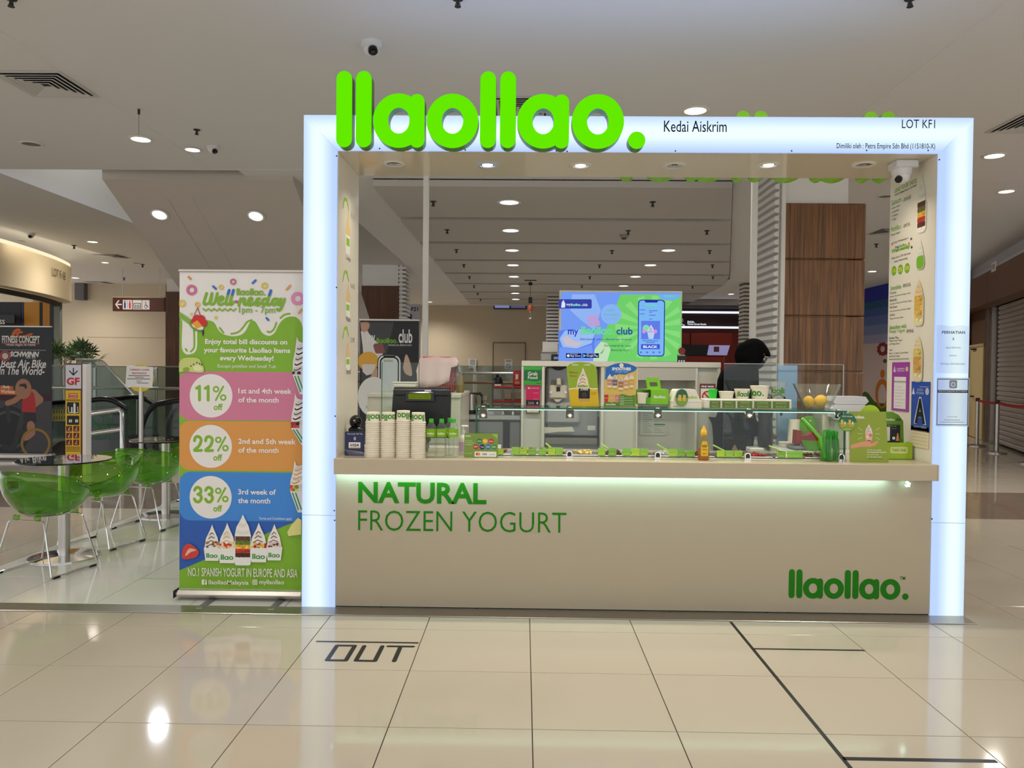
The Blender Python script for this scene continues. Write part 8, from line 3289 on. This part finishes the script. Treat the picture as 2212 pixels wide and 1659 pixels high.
# LOT F-18 along the fascia
lt = MB()
put_text(lt, 'LOT F-18', 0, 0, w=.9, h=.17)
fp = (-.28, 1.75)
dirv = Vector((-.37, 1.3, 0)).normalized()
lt.v = [(fp[0] + dirv.x * u + .02, fp[1] + dirv.y * u, 3.36 + v) for u, _, v in lt.v]
lt.build('lettering', M('fascia_text', (96, 84, 66), .6), t, 0)
YO = 12.9
for a, c, y0_, col, nm in ((-30, 46, 640, (34, 32, 34), 'dark_panel'), (46, 52, 660, (44, 46, 84), 'blue_panel'), (52, 86, 648, (198, 134, 28), 'orange_panel'), (86, 92, 648, (26, 24, 26), 'dark_panel'), (92, 108, 650, (190, 124, 26), 'orange_panel'), (108, 116, 650, (40, 40, 44), 'dark_panel'), (116, 129, 652, (120, 122, 110), 'glass_door_frame')):
    p0_, p1_ = at(a, 1000, YO), at(c, y0_, YO)
    MB().box(p0_.x + 8.2, p1_.x + 8.2, YO - 9.4, YO - 9.3, 0, 2.95).build(nm, M('shop_%d_%d_%d' % col, col, .5), t, 0)
p0_, p1_ = at(-5, 698, 12.6), at(31, 680, 12.6)
MB().box(p0_.x + 8.2 - .6, p1_.x + 8.2, 3.2, 3.25, p0_.z, p1_.z).build('shop_screen', BLACK, t, 0)
a_ = at(8, 700, 12.55)
put_text(MB(), 'FITNESS', a_.x + 8.2, a_.z, w=.5, h=.1, y=3.19, align='r', off=.02).build('lettering', PWHITE, t, 0)

# thin rod hanging over the chairs
p = atz(300, 236, CZ)
t = thing('hanging_rod', 'thin hanging rod above the warm downlight over the chairs', 'rod', (p.x, p.y, CZ))
MB().cyl((0, 0, 0), (0, 0, -.25), .004, 6).build('rod', STEEL, t)
MB().cyl((0, 0, -.0), (0, 0, -.05), .012, 8).build('anchor', DARK, t)
# glass-backed black club banner behind the kiosk
YC = 4.8
x_, z_, w_, h_ = fr(777, 693, 905, 900, YC)
t = thing('club_banner', 'black club roll-up banner with phone picture behind the cash desk', 'banner', (x_, YC, 0))
zt_ = z_ + h_
MB().box(0, w_, 0, .003, .1, zt_).build('fabric', M('banner_black', (1, 1, 1)), t, 0)
MB().cbox(-.01, w_ + .01, -.02, .02, zt_ - .004, zt_ + .018, .005).build('top_rail', SIL, t, 0)
MB().cbox(-.01, w_ + .01, -.06, .08, .0, .1, .02).build('base_case', SIL, t, 0)


def k3(*p):
    return [(at(720 + u / 4.88, 680 + v / 4.88, YC).x - x_, at(720 + u / 4.88, 680 + v / 4.88, YC).z) for u, v in p]


pr = Print(t, -.001, .0006)
pr.poly((70, 70, 72), k3((275, 80), (640, 80), (560, 420), (480, 700), (300, 700)))
pr.poly((226, 220, 214), smoothp(k3((290, 180), (330, 130), (400, 230), (500, 330), (520, 420), (440, 480), (330, 470), (310, 330), (290, 180)), 3))
pr.poly((196, 150, 126), smoothp(k3((285, 80), (370, 80), (380, 130), (340, 180), (300, 170), (285, 80)), 3))
pr.ell((226, 170, 60), *k3((370, 490))[0], .13, .12)
pr.poly((222, 212, 206), k3((305, 520), (450, 520), (420, 620), (350, 640), (310, 600)))
pr.poly((206, 164, 130), smoothp(k3((330, 760), (400, 640), (460, 560), (480, 900), (330, 960), (330, 760)), 3))
for q in range(9):
    u, v = 450 + 25 * (q % 3) + 8 * (q // 3), 330 + 25 * (q // 3)
    pr.ell((140, 84, 84), *k3((u, v))[0], .035, None, 10)
a_, b_ = k3((355, 298), (440, 298))
pr.text((232, 230, 228), 'my', a_[0], a_[1] - .04, w=b_[0] - a_[0], h=.14, off=.02)
a_, b_ = k3((455, 298), (680, 298))
pr.logo((120, 176, 40), a_[0], a_[1], b_[0] - a_[0], 18)
a_, b_ = k3((688, 298), (833, 298))
pr.text((236, 234, 232), 'club', a_[0], a_[1], w=b_[0] - a_[0], h=.17, off=.02)
a_, b_ = k3((582, 328), (826, 328))
pr.text((220, 218, 216), 'because you deserve more', a_[0], a_[1] - .01, w=b_[0] - a_[0], h=.04, shear=.3)
a_, b_ = k3((463, 900), (718, 418))
pr.rrect((26, 26, 28), a_[0], a_[1], b_[0], b_[1], .09)
pr.rrect((236, 236, 236), a_[0] + .01, a_[1] + .01, b_[0] - .01, b_[1] - .01, .085)
pr.rrect((26, 26, 28), a_[0] + .028, a_[1] + .028, b_[0] - .028, b_[1] - .028, .07)
pr.rrect((222, 224, 226), a_[0] + .045, a_[1] + .045, b_[0] - .045, b_[1] - .045, .06)
pr.poly((26, 26, 28), k3((525, 428), (660, 428), (650, 452), (535, 452)))
a_, b_ = k3((530, 496), (635, 496))
pr.logo((150, 190, 80), a_[0], a_[1], b_[0] - a_[0])
pr.poly((214, 176, 150), smoothp(k3((735, 560), (765, 415), (810, 500), (830, 640), (760, 620), (735, 560)), 3))
pr.ell((232, 230, 224), *k3((425, 865))[0], .20, .25)
a_ = k3((425, 935))[0]
pr.text((120, 170, 60), 'NOW', a_[0], a_[1], h=.05, w=.1, align='c')
pr.text((120, 170, 60), 'AVAILABLE', a_[0], a_[1] - .07, h=.05, w=.2, align='c')
pr.done()
# ================================================================== THE WORKER
YP = 1.37
px_ = lambda u, v: at(u, v, YP)
wk = thing('person', 'worker in black headscarf, glasses and face mask bending over behind the counter', 'person', (3.05, YP, 0))
SKIN = M('skin', (178, 130, 104), .5)
CLOTH = M('black_cloth', (7, 7, 8), .9, spec=.1)
HX, HZ = 3.17 - 3.05, 1.625          # middle of the head
HT = RAD(24)                          # head bent forward


def skin_body(name, joints, edges, mat, parent, root=0, sub=2):
    me = bpy.data.meshes.new(name)
    me.from_pydata([j[0] for j in joints], edges, [])
    o = bpy.data.objects.new(name, me)
    COL.objects.link(o)
    o.parent = parent
    sk_ = o.modifiers.new('skin', 'SKIN')
    sk_.use_smooth_shade = True
    lay_ = me.skin_vertices[0].data if me.skin_vertices else None
    if lay_ is None:
        import bmesh
        b = bmesh.new()
        b.from_mesh(me)
        b.verts.layers.skin.verify()
        b.to_mesh(me)
        b.free()
        lay_ = me.skin_vertices[0].data
    for i, j in enumerate(joints):
        r = j[1]
        lay_[i].radius = r if isinstance(r, tuple) else (r, r)
        lay_[i].use_root = i == root
    sb = o.modifiers.new('sub', 'SUBSURF')
    sb.levels = sb.render_levels = sub
    me.materials.append(mat)
    return o


def arm(s, wr):
    """shoulder, elbow, wrist and hand joints of one arm (s = side)"""
    return [((.03, s * .15, 1.38), .062), ((.02, s * .185, 1.30), .056), ((.05, s * .195, 1.10), .045), ((.15, s * .17, 1.03), .038), ((.24, s * .13, 1.0), .03), ((.285, s * .115, .995), (.034, .018)), ((.315, s * .105, .99), (.034, .014))]


J = [((-.02, 0, .95), .135), ((-.01, 0, 1.08), .125), ((.01, 0, 1.22), .135), ((.03, 0, 1.36), .115), ((.06, 0, 1.44), .06), ((.085, 0, 1.49), .05), ((HX - .02, 0, HZ - .02), .085), ((HX, 0, HZ + .03), .09)]
E_ = [(k, k + 1) for k in range(7)]
for s in (-1, 1):
    n0 = len(J)
    J += arm(s, 0)
    E_ += [(3, n0)] + [(n0 + k, n0 + k + 1) for k in range(6)]
    # five separate fingers, curled down over the work
    for f, (dy, ln) in enumerate(((-.028, .050), (-.010, .062), (.009, .066), (.027, .058))):
        m0 = len(J)
        bx, by = .322, s * .105 + dy
        J += [((bx, by, .988), .009), ((bx + ln * .55, by, .984), .008), ((bx + ln * .9, by, .965), .007)]
        E_ += [(n0 + 6, m0), (m0, m0 + 1), (m0 + 1, m0 + 2)]
    m0 = len(J)
    J += [((.295, s * .105 - s * .035, .985), .010), ((.325, s * .105 - s * .052, .975), .009)]
    E_ += [(n0 + 5, m0), (m0, m0 + 1)]
    l0 = len(J)
    J += [((-.02, s * .085, .86), .085), ((-.01, s * .09, .50), .058), ((-.03, s * .09, .12), .04), ((-.02, s * .09, .045), .038), ((.07, s * .095, .03), .034), ((.14, s * .095, .024), .026)]
    E_ += [(0, l0)] + [(l0 + k, l0 + k + 1) for k in range(5)]
skin_body('body', J, E_, SKIN, wk)
# long black top and trousers follow the body a little larger
J2 = [((-.02, 0, .66), .165), ((-.02, 0, .95), .165), ((-.012, 0, 1.08), .142), ((.005, 0, 1.22), .152), ((.02, 0, 1.36), .13), ((.055, 0, 1.44), .075)]
E2 = [(k, k + 1) for k in range(5)]
for s in (-1, 1):
    n0 = len(J2)
    J2 += [(j, r + .014) for j, r in arm(s, 0)[:5]]
    E2 += [(4, n0)] + [(n0 + k, n0 + k + 1) for k in range(4)]
skin_body('long_top', J2, E2, CLOTH, wk, 1)
for s in (-1, 1):
    skin_body('trouser_leg', [((-.02, s * .085, .84), .10), ((-.01, s * .09, .50), .074), ((-.03, s * .09, .10), .06)], [(0, 1), (1, 2)], CLOTH, wk)
    MB().ball((.05, s * .095, .035), .05, 16, 10, sx=2.3, sy=1.0, sz=.72).build('shoe', BLACK, wk)
# face: lower half under a black mask, eyes behind glasses
Rh = Matrix.Translation((HX, 0, HZ)) @ Matrix.Rotation(HT, 4, 'Y')
fc = MB().ball((0, 0, 0), .1, 28, 20, sx=1.0, sy=.78, sz=1.22)
for i, (a, b_, c) in enumerate(fc.v):
    # brow, nose and chin on the front
    if a > 0:
        nose = math.exp(-((b_ / .013) ** 2) - ((c + .022) / .026) ** 2) * .022
        chin = math.exp(-((b_ / .035) ** 2) - ((c + .10) / .03) ** 2) * .014
        eye = -math.exp(-(((abs(b_) - .031) / .016) ** 2) - ((c - .008) / .013) ** 2) * .008
        fc.v[i] = (a + nose + chin + eye, b_, c)
fc.xf(Rh).build('face', SKIN, wk, 180)
for s in (-1, 1):
    MB().ball((.089, s * .031, .008), .0105, 12, 8).xf(Rh).build('eye', M('eye_white', (220, 214, 208), .2), wk)
    MB().ball((.0955, s * .031, .008), .0055, 10, 8).xf(Rh).build('pupil', BLACK, wk)
mk_ = MB()
for i in range(13):
    ph = -1.25 + 2.5 * i / 12
    for j in range(7):
        zz_ = -.125 + .118 * j / 6
        k_ = math.sqrt(max(.02, 1 - (zz_ / .128) ** 2))
        bul = .020 * math.exp(-(ph / .8) ** 2) * (1 - abs(j - 4) / 7)
        mk_.v.append(((.104 * k_ + bul) * cos(ph), (.083 * k_ + bul * .6) * sin(ph), zz_))
for i in range(12):
    for j in range(6):
        mk_.f.append((i * 7 + j, (i + 1) * 7 + j, (i + 1) * 7 + j + 1, i * 7 + j + 1))
mk_.xf(Rh).build('face_mask', M('mask_black', (16, 16, 17), .7), wk, 180)
gl_ = thing('tmp', '', '', (0, 0, 0))
bpy.data.objects.remove(gl_)
fr_ = MB()
for s in (-1, 1):
    fr_.tube([(.108, s * .033 + .021 * cos(a), .008 + .017 * sin(a)) for a in [2 * pi * k / 16 for k in range(16)]], .002, 6, closed=True)
    fr_.tube([(.108, s * .054, .012), (.07, s * .076, .016), (.0, s * .082, .018)], .002, 6)
fr_.tube([(.108, -.012, .012), (.112, 0, .016), (.108, .012, .012)], .002, 6)
gf_ = fr_.xf(Rh).build('glasses_frame', DARK, wk)
for s in (-1, 1):
    MB().prism(ell(s * .033, .008, .020, .016, 16), .1075, .1085).xf(Rh @ Matrix(((0, 1, 0, 0), (1, 0, 0, 0), (0, 0, 1, 0), (0, 0, 0, 1)))).build('lens', GLASS, gf_, 0)
# headscarf: hood with an open front and a cape over the shoulders
hd_ = MB().ball((0, 0, 0), .118, 36, 26, sx=1.0, sy=.84, sz=1.17)
V, F = [], []
for a, b_, c in hd_.v:
    fwd = max(0, a / .118)
    peak = math.exp(-((b_ / .05) ** 2) - ((c - .062) / .04) ** 2) * .030 * (fwd > .2)
    bk = .014 * max(0, -a / .118) * (c < .06)
    V.append((a + peak - bk, b_, c))
for f in hd_.f:
    m_ = [sum(hd_.v[i][d] for i in f) / len(f) for d in range(3)]
    if m_[0] > .045 and m_[2] < .052 and abs(m_[1]) < .078:
        continue
    F.append(f)
o = MB().add(V, F).xf(Rh).build('headscarf_hood', CLOTH, wk, 180)
md = o.modifiers.new('thick', 'SOLIDIFY')
md.thickness = .004
cp = MB()
rings = [(HX - .015, HZ - .04, .096, .090), (HX - .04, HZ - .075, .100, .105), (.045, 1.525, .120, .135), (.025, 1.485, .138, .185), (.015, 1.43, .148, .212), (.012, 1.35, .152, .222), (.012, 1.26, .152, .224)]
NA = 36
for cx_, cz_, rx_, ry_ in rings:
    for k in range(NA):
        a = 2 * pi * k / NA
        w_ = 1 + .025 * sin(a * 7 + cz_ * 9) * (cz_ < 1.42)
        cp.v.append((cx_ + rx_ * w_ * cos(a), ry_ * w_ * sin(a), cz_ + (.02 * cos(a) if cz_ > 1.53 else 0)))
for i in range(len(rings) - 1):
    for k in range(NA):
        j = (k + 1) % NA
        cp.f.append((i * NA + k, i * NA + j, (i + 1) * NA + j, (i + 1) * NA + k))
o = cp.build('headscarf_cape', CLOTH, wk, 180)
md = o.modifiers.new('thick', 'SOLIDIFY')
md.thickness = .004
